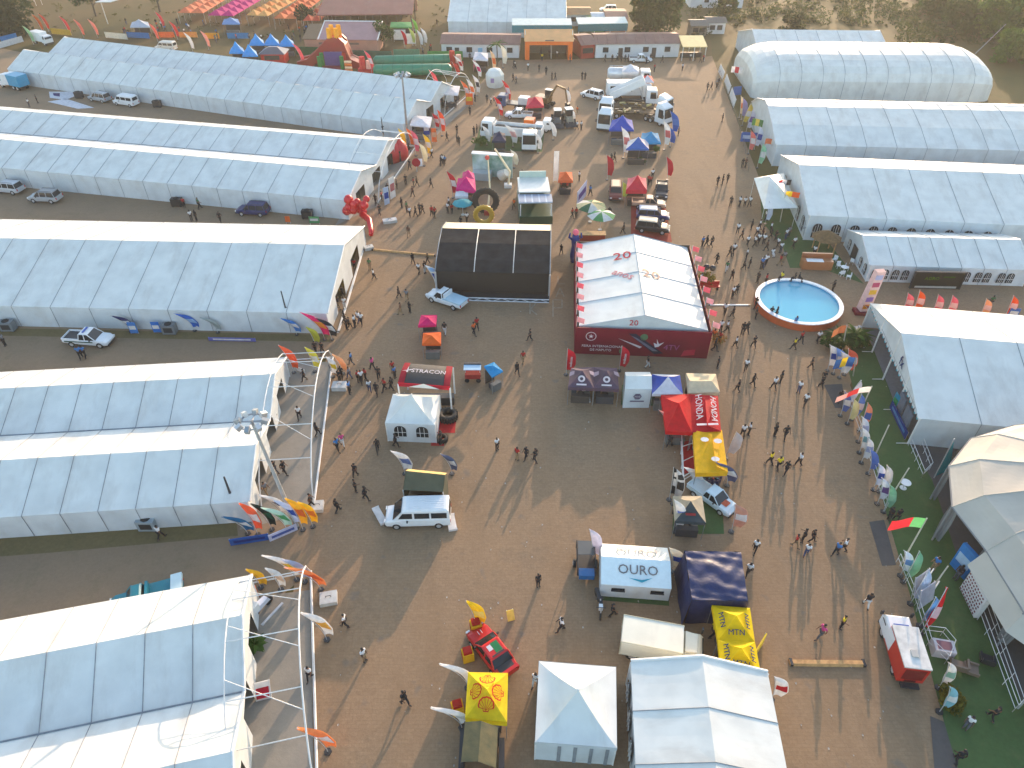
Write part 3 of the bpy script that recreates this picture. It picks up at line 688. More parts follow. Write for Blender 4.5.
# ---- purple pair with pallet steps
PUR = mat('plum_printed_cloth', srgb(92, 66, 80), .75, .35, 1.6, .05, col2=srgb(70, 56, 74)); 
for lab, cs in (('left one of two plum-coloured gazebos with white roundels south of the hall', [(571, 368), (594, 367), (594, 388), (568, 387)]), ('right one of two plum-coloured gazebos with white roundels south of the hall', [(594, 367), (617, 368), (619, 389), (594, 388)])):
    t, q = popup(lab, cs, 2.4, 3.3, PUR, valance=.4, group=None)
    fm = frame(q[3].lerp(q[2], .5) * .62 + Vector((0, 0, 1.28)), q[2] - q[3], Vector((0, 0, 3.3)) - q[3].lerp(q[2], .5), .05)
    m = MB(fm)
    for i in range(14):
        a0_, a1_ = 2 * math.pi * i / 14, 2 * math.pi * (i + 1) / 14
        m.poly([(r * math.cos(a), r * math.sin(a) + .2, 0) for r, a in ((.17, a0_), (.36, a0_), (.36, a1_), (.17, a1_))])
    m.poly([(-.5, -.5, 0), (.5, -.5, 0), (.5, -.33, 0), (-.5, -.33, 0)])
    m.build('roundel', WHT, t)
    for s_ in (-1, 1): MB().prism([(s_ * .8, -.2, 2.98), (s_ * 1.3, -.3, 2.76), (s_ * 1.2, .3, 2.82), (s_ * .75, .3, 3.0)], (0, 0, .03)).build('white_print', fab(180, 160, 170), t)
p0, p1 = at(579, 391), at(589, 391)
t = thing('pallet_steps', 'white slatted pallet walkway in front of the plum gazebos', 'walkway', p0)
for k in range(6): MB().b2(0, 1.05, -1.85 + k * .36, -1.66 + k * .36, .04, .14).build('slat', WHITEM, t)
for x in (.12, .9): MB().b2(x - .04, x + .04, -1.9, .2, .01, .04).build('rail', WOOD, t)
# ---- white cabin tent, blue/white, cream
t = thing('cabin_tent', 'small plain white gabled tent on green mat with grey emblem on front', 'tent', at(638, 400))
c_ = [at(x, y, 2.5) - t.location for x, y in ((625, 372), (650, 372), (652, 389), (625, 389))]
rid = [(c_[0] + c_[3]) / 2 + Vector((0, 0, .6)), (c_[1] + c_[2]) / 2 + Vector((0, 0, .6))]
MB().grid(lambda i, j: c_[3].lerp(c_[2], i).lerp(rid[0].lerp(rid[1], i), j), 4, 4).build('roof_panel', PVC, t)
MB().grid(lambda i, j: rid[0].lerp(rid[1], i).lerp(c_[0].lerp(c_[1], i), j), 4, 4).build('roof_panel', PVC, t)
for a, b in ((0, 1), (1, 2), (2, 3), (3, 0)): MB().grid(lambda i, j: Vector((*(c_[a].lerp(c_[b], i)).xy, 2.5 * (1 - j))), 3, 2).build('side_wall', PVCW, t)
fm = frame(c_[3].lerp(c_[2], .5) + Vector((0, 0, -1.1)), c_[2] - c_[3], (0, 0, 1), .05)
m = MB(fm); m.loft([[(.42 * math.cos(i * math.pi / 3), .42 * math.sin(i * math.pi / 3) + .15, z) for i in range(6)] for z in (0, .02)]); m.b2(-.7, .7, -.55, -.4, 0, .02); m.build('emblem', fab(120, 110, 130), t)
lettering('MOZ', .26, WHT, t, None, fm @ Matrix.Translation((0, .15, .03)))
sheet('green_mat', gp((622, 385), (655, 385), (655, 406), (621, 405)), .024, M_TURF)
BLU = fab(46, 84, 178)
popup('blue and white striped gazebo between white cabin tent and cream gazebo', [(652, 374), (680, 375), (683, 394), (652, 394)], 2.5, 3.5, BLU, panel=[WCL, BLU, WCL, BLU], valance=.3)
CRM = fab(232, 214, 178)
t, q = popup('cream gazebo with red printed corner east of the blue and white one', [(686, 373), (716, 374), (720, 392), (688, 393)], 2.5, 3.1, CRM, flat=True, ridge=((690, 381), (712, 381)))
MB().prism([q[1] * .98 + Vector((0, 0, .05)), q[2] * .98 + Vector((0, 0, .05)), q[2] * .62 + Vector((0, 0, .35)), q[1] * .5 + Vector((0, 0, .45))], (0, 0, .03)).build('red_print', fab(210, 40, 40), t)
# ---- red, honda red, yellow
RD = fab(222, 30, 38); RD2 = fab(206, 26, 44)
t, q = popup('plain bright red gazebo left of the lettered red gazebo', [(661, 395), (690, 394), (692, 432), (666, 431)], 2.5, 3.7, RD, valance=.45)
t, q = popup('red gazebo with white HONDA lettering on its roof', [(690, 394), (718, 396), (721, 431), (692, 432)], 2.5, 3.2, RD2, valance=.4, ridge=((705, 397), (707, 425)))
ey = q[0] - q[3]
def ontop(f, g): return q[3].lerp(q[2], f).lerp(q[0].lerp(q[1], f), g) + Vector((0, 0, .7 * (1 - abs(2 * f - 1)) + .02))
lettering('HONDA', .95, WHT, t, None, frame(ontop(.27, .55), -ey, (q[2] - q[3]) + Vector((0, 0, 1.3)), .14))
lettering('HONDA', .95, WHT, t, None, frame(ontop(.74, .5), -ey, (q[2] - q[3]) - Vector((0, 0, 1.3)), .14))
MB(frame(ontop(.5, .06) - Vector((0, 0, .3)), q[2] - q[3], ey, .2)).b2(-1.0, 1.0, -.12, .12, 0, .02).build('strap_line', WHT, t)
YEL = fab(246, 190, 30); YEL2 = fab(250, 214, 20)
t, q = popup('golden yellow canopy with white marks between red gazebos and white ute', [(693, 430), (722, 430), (728, 472), (696, 473)], 2.4, 3.0, YEL, valance=.5, ridge=((712, 434), (716, 466)))
for f, g_ in ((.32, .66), (.75, .62), (.6, .2)):
    MB(frame(q[3].lerp(q[2], f).lerp(q[0].lerp(q[1], f), g_) + Vector((0, 0, .42)), q[2] - q[3], ey, .14)).loft([[(.38 * math.cos(i * .785), .3 * math.sin(i * .785), z) for i in range(8)] for z in (0, .02)]).build('white_mark', WCL, t)
# fenced red mat
sheet('red_mat', gp((682, 442), (694, 440), (697, 470), (684, 474)), .024, mat('mat_red', srgb(170, 30, 36), .9))
pp = [at(680, 440), at(691, 438), at(695, 476), at(682, 484)]
t = thing('barrier_pen', 'white metal barrier frame around the red mat beside the yellow canopy', 'barrier', pp[0])
for a, b in ((0, 1), (1, 2), (2, 3), (3, 0)):
    A, B = pp[a] - pp[0], pp[b] - pp[0]; m = MB()
    for z in (.5, 1.0): m.tube([A + Vector((0, 0, z)), B + Vector((0, 0, z))], .05, 5)
    m.build('rail', WHITEM, t)
for k in range(4):
    A = pp[0].lerp(pp[3], k / 3) - pp[0]; MB().tube([A, A + Vector((0, 0, 1))], .05, 5).build('post', WHITEM, t)
    B = pp[1].lerp(pp[2], k / 3) - pp[0]; MB().tube([A + Vector((0, 0, 1)), B + Vector((0, 0, 1))], .04, 5).build('cross_bar', WHITEM, t)
# stacked blue drums under yellow canopy
for k in range(11):
    p = at(697 + (k % 6) * 4.2 + (k // 6) * 2, 481 + (k // 6) * 4)
    t = thing('drum', 'blue drum in the double row in front of the golden canopy', 'drum', p, 0, 'blue drums')
    MB().loft([[(r * math.cos(i * .785), r * math.sin(i * .785), z) for i in range(8)] for r, z in ((.26, 0), (.28, .03), (.28, .8), (.26, .84))]).build('barrel', paint(30, 40, 80), t)
    MB().tube([(0, 0, .84), (0, 0, .9)], .08, 6).build('cap', paint(150, 40, 40) if k % 3 == 0 else paint(30, 110, 140), t)
# dark green-grey pop-up on green mat
sheet('green_mat', gp((674, 505), (722, 500), (724, 534), (672, 534)), .024, M_TURF)
DG = fab(72, 82, 86); BG = fab(196, 182, 156)
t, q = popup('grey and beige gazebo on a green mat below the white ute', [(673, 496), (702, 496), (706, 523), (675, 521)], 2.3, 3.3, DG, panel=[BG, BG, DG, BG], valance=.3)
MB(frame(q[3].lerp(q[2], .5) * .6 + Vector((0, 0, 1.2)), q[2] - q[3], Vector((0, 0, 3.3)) - q[3].lerp(q[2], .5), .1)).b2(-.4, .4, -.1, .1, 0, .02).build('emblem', fab(170, 60, 60), t)
# ---- OURO tent
p0, p1 = at(599, 597), at(668, 602)
LB = mat('pale_blue_pvc', srgb(218, 232, 232), .5, .05)
t = thing('branded_tent', 'white tent with OURO lettering on its roof, on green mat', 'tent', p0, ang(p0, p1)); Lw = (p1 - p0).length
D = 3.6; e, r = 1.85, 2.5
MB().grid(lambda i, j: (Lw * i, lerp(-.1, D * .55, j), lerp(e, r, j)), 4, 4).build('roof_panel', LB, t); MB().grid(lambda i, j: (Lw * i, lerp(D * .55, D + .1, j), lerp(r, e, j)), 4, 4).build('roof_panel', PVC, t)
MB().b2(0, Lw, 0, .05, .15, e).build('front_wall', PVCW, t); MB().b2(0, Lw, D - .05, D, .1, e).build('back_wall', PVCW, t)
for x in (0, Lw): MB().poly([(x, 0, .1), (x, D, .1), (x, D, e), (x, D * .55, r), (x, 0, e)]).build('gable_wall', PVCW, t)
sv = Vector((0, D * .55 + .1, r - e)).normalized()
lettering('OURO', 1.05, mat('letter_grey', (.16, .15, .15), .6), t, None, frame((Lw * .53, D * .30, e + (r - e) * .58), (1, 0, 0), sv, .05), stretch=.95)
lettering('OURO', 1.1, fab(216, 206, 196), t, None, frame((Lw * .53, D * .8, e + .42), (1, 0, 0), Vector((0, .87, -.45)), .06))
MB(frame((Lw * .62, D * .10, e + .2), (1, 0, 0), sv, .05)).prism([(-1.2, .1, 0), (-.2, -.2, 0), (.6, .2, 0), (-.2, 0, 0)], (0, 0, .02)).build('swoosh', fab(60, 170, 190), t)
for x in (1.35, 4.3):
    o_ = MB().box((x, -.04, 1.25), (1.0, .06, .2)).build('window', GLASS, t)
    MB().box((x, -.12, 1.13), (1.05, .12, .06)).build('sill', BLACKM, o_)
sheet('green_mat', [(p.x, p.y) for p in (at(597, 600), at(669, 606), at(669, 596), at(600, 592))], .024, M_TURF)
# ---- blue tarpaulin tent
TARP = mat('navy_tarpaulin', srgb(34, 44, 84), .42, .25, 1.3, .6, spec=.5)
c_ = [at(x, y, z) for x, y, z in ((685, 551, 3.1), (741, 552, 3.1), (748, 601, 2.9), (692, 600, 2.9))]
base = sum(c_, Vector()) / 4; base.z = 0; q = [c - base for c in c_]
t = thing('tarpaulin_tent', 'dark navy tarpaulin tent with shiny creased roof', 'tent', base)
m = MB(); m.grid(lambda i, j: q[3].lerp(q[2], i).lerp(q[0].lerp(q[1], i), j) + Vector((0, 0, .14 * math.sin(math.pi * j) * math.sin(math.pi * i) + .035 * math.sin(17 * j + 4 * math.sin(3 * i) + 2 * math.sin(11 * i)) + .02 * math.sin(7 * i + 29 * j + 3 * math.sin(6 * j)))), 20, 40); m.build('roof', TARP, t, True)
for a, b in ((3, 2), (2, 1), (1, 0)):
    MB().grid(lambda i, j: Vector((*(q[a].lerp(q[b], i) * (1 + .05 * j + .02 * math.sin(14 * i))).xy, lerp(q[a].z, 0.02, j))), 12, 5).build('side_wall', TARP, t)
MB().grid(lambda i, j: Vector((*(q[0].lerp(q[3], i) * (1 + .16 * j + .02 * math.sin(14 * i))).xy, lerp(q[3].z, .02, j))), 12, 5).build('side_wall', TARP, t)
# ---- yellow MTN pair
for lab, cs in (('upper one of two joined yellow gazebos with dark lettering beside the navy tent', [(712, 605), (750, 608), (755, 642), (718, 640)]), ('lower one of two joined yellow gazebos, partly behind the big white marquee', [(718, 640), (755, 642), (761, 674), (721, 668)])):
    t, q = popup(lab, cs, 2.4, 3.4, YEL2, valance=.4)
    for a, b in ((3, 2), (0, 3), (2, 1)):
        mid = q[a].lerp(q[b], .5)
        lettering('MTN', .55, fab(30, 60, 120), t, None, frame(mid * .62 + Vector((0, 0, 1.17)), q[b] - q[a], Vector((0, 0, 3.4)) - mid, .14))
# ---- yellow shell tent
SY = fab(244, 214, 36)
t, q = popup('yellow gazebo with four red scallop shell emblems near the rally car', [(468, 672), (508, 673), (507, 722), (465, 718)], 2.4, 3.3, SY, valance=.6)
def shellmark(fm, s):
    m = MB(fm); n = 14; out = []
    for i in range(n + 1):
        a = R(-20) + (R(220)) * i / n; rr = s * (1.0 + .05 * (i % 2)); out.append((rr * math.cos(a), rr * math.sin(a)))
    out = [(.32 * s, -.75 * s), (.42 * s, -.42 * s)] + out + [(-.42 * s, -.42 * s), (-.32 * s, -.75 * s)]
    for (x0, y0), (x1, y1) in zip(out, out[1:] + out[:1]): m.poly([(x0, y0, 0), (x1, y1, 0), (x1 * .84, y1 * .84, 0), (x0 * .84, y0 * .84, 0)])
    for i in range(2, n - 1, 2):
        x1, y1 = out[i + 2]; L_ = math.hypot(x1, y1 + .6 * s); nx, ny = (y1 + .6 * s) / L_ * .035 * s, -x1 / L_ * .035 * s
        m.poly([(nx * .5, -.6 * s + ny * .5, 0), (x1 * .9 + nx, y1 * .9 + ny, 0), (x1 * .9 - nx, y1 * .9 - ny, 0), (-nx * .5, -.6 * s - ny * .5, 0)])
    return m
for a, b in ((3, 2), (2, 1), (1, 0), (0, 3)):
    mid = q[a].lerp(q[b], .5)
    shellmark(frame(mid * .52 + Vector((0, 0, 1.55)), q[b] - q[a], Vector((0, 0, 3.3)) - mid, .13), .52).build('shell_emblem', fab(208, 30, 36), t)
# ---- camouflage shelter, bottom
CAMO = mat('camouflage_net', srgb(74, 78, 56), .9, .5, 1.2, .4, col2=srgb(112, 100, 68))
c_ = [at(x, y, 2.7) for x, y in ((465, 722), (498, 727), (496, 768), (461, 762))]
base = sum(c_, Vector()) / 4; base.z = 0; q = [c - base for c in c_]
t = thing('camouflage_shelter', 'olive brown shelter with ridged roof at the bottom edge', 'shelter', base)
MB().grid(lambda i, j: q[3].lerp(q[2], i).lerp(q[0].lerp(q[1], i), j) + Vector((0, 0, .5 * (1 - abs(2 * i - 1)))), 8, 4).build('roof', CAMO, t)
for c in q: MB().tube([(c.x, c.y, 0), (c.x, c.y, 2.7)], .06, 5).build('leg', BLACKM, t)
MB().b2(q[0].x - .35, q[0].x - .05, q[3].y, q[0].y, .1, 1.6).build('side_bench', BLACKM, t); MB().b2(q[1].x + .05, q[1].x + .4, q[2].y, q[1].y, .1, 1.2).build('side_rack', BLACKM, t)
for k in range(3): MB().box((q[3].x + .7 + k * .8, q[3].y - .7, .5), (.5, .6, 1.0)).build('crate', (BLACKM, fab(60, 90, 60), BLACKM)[k], t)
# ---- swimming pool
pc = (at(757, 300, .9) + at(841, 300, .9)) / 2; pc = Vector((at(799, 300.5, 1.0).x, at(799, 300.5, 1.0).y, 0)); pr = 5.0
t = thing('swimming_pool', 'round above-ground pool of clear turquoise water with orange wall', 'pool', pc)
n = 48
ring = lambda r, z: [(r * math.cos(2 * math.pi * i / n), r * math.sin(2 * math.pi * i / n), z) for i in range(n)]
PW = mat('pool_orange', srgb(206, 96, 48), .6, .15, 1.2)
MB().loft([ring(pr, 0), ring(pr, .95)], cap=False).build('outer_wall', PW, t, True)
MB().loft([ring(pr + .06, .93), ring(pr + .06, 1.03), ring(pr - .42, 1.05), ring(pr - .45, .9)], cap=False).build('rim', mat('pool_rim', (.70, .74, .77), .5), t)
MB().loft([ring(pr - .4, 1.0), ring(pr - .4, .05)], cap=False).build('liner', mat('pool_liner', srgb(40, 128, 178), .5, .1), t, True)
MB().poly(ring(pr - .42, .05)).build('pool_floor', mat('pool_bottom', srgb(168, 236, 246), .5, .10, .7), t)
wm = bpy.data.materials.new('pool_water'); wm.use_nodes = True; pn = wm.node_tree.nodes['Principled BSDF']
pn.inputs['Base Color'].default_value = (*srgb(120, 210, 232), 1); pn.inputs['Roughness'].default_value = .06; pn.inputs['IOR'].default_value = 1.33
tr_ = wm.node_tree.nodes.new('ShaderNodeBsdfTransparent'); tr_.inputs[0].default_value = (.72, .92, .97, 1); mxs = wm.node_tree.nodes.new('ShaderNodeMixShader'); mxs.inputs[0].default_value = .55
wm.node_tree.links.new(tr_.outputs[0], mxs.inputs[1]); wm.node_tree.links.new(pn.outputs[0], mxs.inputs[2]); wm.node_tree.links.new(mxs.outputs[0], wm.node_tree.nodes['Material Output'].inputs[0])
nz = wm.node_tree.nodes.new('ShaderNodeTexNoise'); nz.inputs['Scale'].default_value = 2.5; bp = wm.node_tree.nodes.new('ShaderNodeBump'); bp.inputs['Strength'].default_value = .08
wm.node_tree.links.new(nz.outputs['Fac'], bp.inputs['Height']); wm.node_tree.links.new(bp.outputs[0], pn.inputs['Normal'])
MB().poly(ring(pr - .41, .82)).build('water', wm, t)
# timber ramps, ballast blocks
def beam(label, a, b, w=.5, h=.22, m=WOOD, name='cable_ramp', cat='cable ramp'):
    A, B = at(*a), at(*b); L_ = (B - A).length; t = thing(name, label, cat, A, ang(A, B))
    MB().loft([[(0, -w / 2, 0), (0, -w * .3, h), (0, w * .3, h), (0, w / 2, 0)], [(L_, -w / 2, 0), (L_, -w * .3, h), (L_, w * .3, h), (L_, w / 2, 0)]]).build('beam', m, t)
    for x in (.12, L_ - .12): MB().box((x, 0, h * .5), (.2, w * 1.05, h * 1.06)).build('end_plate', BLACKM, t)
beam('long timber cable ramp lying left of the red and white ambulance', (789, 663), (865, 664))
beam('timber cable ramp between the wide left marquee and the black stage', (372, 250), (436, 256), .4, .2)
beam('thin pale cable cover east of the crimson hoarding', (708, 305), (750, 305), .25, .08, WHITEM)
beam('white kerb strip along the front of the wide single-ridged marquee', (363, 250), (338, 333), .3, .15, WHITEM, 'kerb_strip', 'kerb')
for i, (px, py, s_, lab) in enumerate(((340, 388, (1.5, 1.1, .5), 'white ballast block at the far end of the floodlight marquee entrance arch'), (318, 508, (1.0, 1.1, .4), 'white ballast block at the near end of the floodlight marquee entrance arch'), (329, 600, (1.3, 1.1, .4), 'white ballast block at the far end of the nearest left marquee entrance arch'), (390, 222, (2.0, 1.0, .4), 'white ballast block at the entrance arch by the red balloon'), (369, 249, (1.2, .9, .4), 'white ballast block at the far end of the white kerb strip'))):
    t = thing('ballast_block', lab, 'ballast block', at(px, py), .1 * i)
    MB().box((0, 0, s_[2] / 2), s_).build('block', CONC, t); MB().tube([(-.2, 0, s_[2]), (-.2, 0, s_[2] + .15), (.2, 0, s_[2] + .15), (.2, 0, s_[2])], .03, 4).build('lifting_loop', BLACKM, t)
# ------------------------------------------------------------------ vehicles
def wheel(t, x, y, r, w=.24):
    s = 1 if y > 0 else -1
    o = MB().tube([(x, y - w / 2, r), (x, y + w / 2, r)], r, 12).build('wheel', RUBBER, t)
    MB().tube([(x, y + s * (w / 2 - .02), r), (x, y + s * (w / 2 + .02), r)], r * .58, 8).build('rim', ALU, o)
def shell(t, stations, hw, m, name='body'):
    """stations: (x, z bottom, z top, half width factor)"""
    rings = []
    for x, zb, zt, f in stations:
        h = hw * f
        rings.append([(x, -h * .94, zb), (x, -h, zb + .18), (x, -h, zt - .16), (x, -h * .9, zt - .02), (x, -h * .5, zt), (x, h * .5, zt), (x, h * .9, zt - .02), (x, h, zt - .16), (x, h, zb + .18), (x, h * .94, zb)])
    return MB().loft(rings).build(name, m, t)
def cabin(t, xb0, xb1, xt0, xt1, zb, zt, hw, m, mids=(), roofm=None):
    hb, ht = hw * .94, hw * .80
    MB().loft([[(xb0, -hb, zb), (xb1, -hb, zb), (xb1, hb, zb), (xb0, hb, zb)], [(xt0, -ht, zt), (xt1, -ht, zt), (xt1, ht, zt), (xt0, ht, zt)]]).build('window', GLASS, t)
    MB().loft([[(xt0 - .08, -ht - .03, zt - .03), (xt1 + .06, -ht - .03, zt - .03), (xt1 + .06, ht + .03, zt - .03), (xt0 - .08, ht + .03, zt - .03)], [(xt0 + .05, -ht + .08, zt + .07), (xt1 - .1, -ht + .08, zt + .07), (xt1 - .1, ht - .08, zt + .07), (xt0 + .05, ht - .08, zt + .07)]]).build('roof', roofm or m, t)
    for s in (-1, 1):
        for a, b in ((xb0, xt0), (xb1, xt1)) + tuple((q, q) for q in mids):
            MB().tube([(a, s * hb * 1.01, zb - .03), (b, s * ht * 1.01, zt)], .06, 4).build('pillar', m, t)
def lamps(t, x0, x1, hw, zf, zr):
    for s in (-1, 1):
        MB().box((x1 - .02, s * hw * .72, zf), (.12, hw * .34, .16)).build('headlight', CLEARL, t)
        MB().box((x0 + .01, s * hw * .86, zr), (.08, hw * .16, .3)).build('tail_light', REDL, t)
        MB().box((x1 * .30, s * (hw + .1), 1.08), (.12, .16, .14)).build('mirror', BLACKM, t)
def car(name, label, c, f, kind, col, cat=None, roofcol=None, z=0.0, bedcover=None, sc=1.0, group=None):
    """c: image point of the vehicle centre on the ground, f: image point its nose faces"""
    p, q = at(*c), at(*f); t = thing(name, label, cat or name.replace('_', ' '), (p.x, p.y, z), ang(p, q), group)
    m = col
    if kind == 'pickup':
        L, hw = 5.2, .92
        shell(t, [(-2.6, .55, .98, .97), (-.55, .38, 1.0, 1), (.9, .32, 1.04, 1), (2.2, .35, .98, .98), (2.6, .42, .74, .88)], hw, m)
        cabin(t, -.62, 1.35, -.42, .55, 1.0, 1.70, hw, m, (.12,), roofcol)
        MB().b2(-2.5, -.72, -.74, .74, .985, 1.0).build('cargo_bed', bedcover or BLACKM, t)
        for s in (-1, 1): MB().b2(-2.58, -.66, s * .86 - .05, s * .86 + .05, .95, 1.12).build('bed_side', m, t)
        MB().b2(-2.62, -2.54, -.86, .86, .7, 1.12).build('tailgate', m, t)
        ws = (-1.6, 1.65); r = .37
    elif kind == 'single':
        L, hw = 5.2, .92
        shell(t, [(-2.6, .55, .98, .97), (-.1, .38, 1.0, 1), (1.1, .32, 1.04, 1), (2.2, .35, .98, .98), (2.6, .42, .74, .88)], hw, m)
        cabin(t, .05, 1.4, .2, .85, 1.0, 1.68, hw, m, (), roofcol)
        MB().b2(-2.6, -.02, -.9, .9, 1.0, 1.16).build('bed_cover', bedcover or m, t)
        MB().b2(-.3, -.1, -.8, .8, 1.16, 1.7).build('head_board', m, t)
        ws = (-1.6, 1.65); r = .37
    elif kind == 'suv':
        L, hw = 4.7, .93
        shell(t, [(-2.35, .45, 1.0, .96), (-1.9, .36, 1.08, 1), (.9, .32, 1.08, 1), (1.9, .34, 1.02, .98), (2.35, .4, .78, .88)], hw, m)
        cabin(t, -2.2, 1.2, -1.95, .5, 1.06, 1.74, hw, m, (-.9, .15), roofcol)
        for s in (-1, 1): MB().tube([(-1.8, s * .62, 1.86), (.3, s * .62, 1.86)], .03, 4).build('roof_rail', BLACKM, t)
        ws = (-1.4, 1.45); r = .37
    elif kind == 'sedan':
        L, hw = 4.4, .88
        shell(t, [(-2.2, .42, .86, .94), (-1.6, .3, .94, 1), (.8, .28, .94, 1), (1.8, .3, .86, .98), (2.2, .36, .66, .88)], hw, m)
        cabin(t, -1.5, 1.05, -.95, .3, .92, 1.42, hw, m, (-.25,), roofcol)
        ws = (-1.3, 1.35); r = .32
    elif kind == 'van':
        L, hw = 5.5, .98
        shell(t, [(-2.75, .4, 1.25, 1), (-2.6, .34, 1.28, 1), (1.2, .32, 1.28, 1), (1.9, .32, 1.1, .99), (2.6, .34, .98, .95), (2.75, .4, .74, .86)], hw, m)
        hb, ht = hw * .99, hw * .90
        MB().loft([[(-2.74, -hb, 1.24), (1.95, -hb, 1.24), (1.95, hb, 1.24), (-2.74, hb, 1.24)], [(-2.66, -ht, 2.1), (1.15, -ht, 2.1), (1.15, ht, 2.1), (-2.66, ht, 2.1)], [(-2.5, -ht * .86, 2.26), (.9, -ht * .86, 2.26), (.9, ht * .86, 2.26), (-2.5, ht * .86, 2.26)]]).build('upper_body', m, t)
        MB().loft([[(2.0, -hb * .92, 1.2), (2.0, hb * .92, 1.2), (1.28, ht * .9, 2.02), (1.28, -ht * .9, 2.02)], [(2.04, -hb * .92, 1.21), (2.04, hb * .92, 1.21), (1.31, ht * .9, 2.03), (1.31, -ht * .9, 2.03)]]).build('windscreen', GLASS, t)
        for s in (-1, 1):
            for x0, x1 in ((-2.5, -1.2), (-1.05, .2), (.38, 1.3)):
                MB().prism([(x0, s * hb * 1.005, 1.36), (x1 + (.25 if x1 > 1 else 0), s * hb * 1.005, 1.36), (x1 - (.12 if x1 > 1 else 0), s * (ht + .03), 1.92), (x0, s * (ht + .03), 1.92)], (0, s * .02, 0)).build('window', GLASS, t)
        for k in range(6): MB().b2(-2.3, .7, -.62 + k * .24, -.56 + k * .24, 2.262, 2.285).build('roof_rib', roofcol or m, t)
        MB().prism([(-2.765, -.7, 1.35), (-2.765, .7, 1.35), (-2.7, .66, 1.95), (-2.7, -.66, 1.95)], (-.02, 0, 0)).build('rear_window', GLASS, t)
        ws = (-1.75, 1.8); r = .35
    for x in ws:
        for s in (-1, 1): wheel(t, x, s * (hw - .1), r)
    lamps(t, -L / 2, L / 2, hw, .72 if kind != 'van' else .85, .85)
    MB().b2(L / 2 - .05, L / 2 + .07, -hw * .85, hw * .85, .3, .52).build('bumper', BLACKM, t)
    if sc != 1: t.scale = (sc,) * 3
    return t
PWHT = paint(226, 228, 228); PSIL = paint(168, 172, 174); PBLU = paint(30, 44, 96); PTEAL = paint(40, 120, 134); PRED = paint(196, 36, 36); PDRK = paint(42, 44, 48); PBRN = paint(92, 50, 36); PMAR = paint(110, 30, 34); PCRM = paint(222, 214, 192); PGRN = paint(40, 74, 52)
t = car('patrol_pickup', 'white double-cab pickup with dark stripes parked beside the wide left marquee', (91, 343), (130, 345), 'pickup', PWHT, 'pickup truck')
MB().b2(-2.3, 1.0, -.945, -.93, .72, .86).build('side_stripe', PGRN, t); MB().b2(-2.3, 1.0, .93, .945, .72, .86).build('side_stripe', PGRN, t)
MB().b2(-.1, .1, -.5, .5, 1.79, 1.89).build('light_bar', paint(40, 80, 160), t)
t = car('pickup_truck', 'teal pickup half hidden behind the nearest left marquee', (150, 603), (103, 616), 'single', PTEAL, 'pickup truck', roofcol=PTEAL, bedcover=PTEAL)
MB().b2(-2.7, -1.9, -.93, .93, 1.17, 1.5).build('tail_box', paint(190, 214, 220), t)
car('minibus', 'white minibus with open sliding door by the rear left marquee', (127, 105), (100, 101), 'van', PWHT, 'minibus', sc=.92)
car('parked_car', 'silver grey hatchback parked left of the white minibus in the rear lane', (101, 101), (84, 98), 'suv', PSIL, 'car')
car('parked_car', 'pale silver car cut off at the left edge in the second lane', (10, 192), (-10, 190), 'suv', paint(190, 192, 194), 'car')
car('parked_car', 'grey estate car parked in the lane between the second and third left marquees', (47, 201), (28, 200), 'suv', PSIL, 'car', roofcol=paint(120, 124, 126))
car('parked_car', 'dark blue car in shadow beside the second left marquee', (254, 214), (236, 213), 'suv', PBLU, 'car')
t = car('pickup_truck', 'white single-cab pickup with pale covered bed in front of the black stage', (447, 303), (428, 296), 'single', PWHT, 'pickup truck', bedcover=paint(176, 204, 216))
MB().b2(-2.4, 2.0, -.945, -.93, .6, .8).build('side_stripe', PGRN, t)
t = car('minibus', 'big white minibus with ribbed roof parked in front of the olive tent', (419, 520), (380, 521), 'van', PWHT, 'minibus', sc=1.0)
t = car('show_ute', 'pale blue-white pickup ute with orange bonnet sticker between gazebos', (711, 501), (738, 520), 'pickup', paint(206, 222, 226), 'pickup truck', bedcover=paint(206, 222, 226), sc=.86)
MB().b2(1.0, 1.9, -.4, .4, 1.05, 1.065).build('bonnet_sticker', fab(214, 110, 80), t)
t = car('rally_car', 'red rally car with green and white roof graphics beside the yellow shell gazebo', (492, 655), (474, 631), 'sedan', PRED, 'rally car')
MB().b2(-.75, .1, -.45, .1, 1.492, 1.50).build('green_decal', fab(50, 140, 90), t); MB().b2(-.4, .05, .12, .45, 1.492, 1.50).build('white_decal', WCL, t); MB().b2(-.9, -.78, -.5, .5, 1.492, 1.50).build('dark_decal', BLACKM, t)
MB().b2(-2.1, -1.2, -.6, .6, .945, .955).build('boot_decal', BLACKM, t)
lettering('11', .5, WHT, t, None, frame((1.5, 0, .92), (0, -1, 0), (1, 0, 0), .05))
MB().box((-2.15, 0, 1.15), (.25, 1.5, .05)).build('spoiler', PRED, t)
for s in (-.6, .6): MB().box((-2.15, s, 1.0), (.15, .05, .3)).build('spoiler_strut', BLACKM, t)
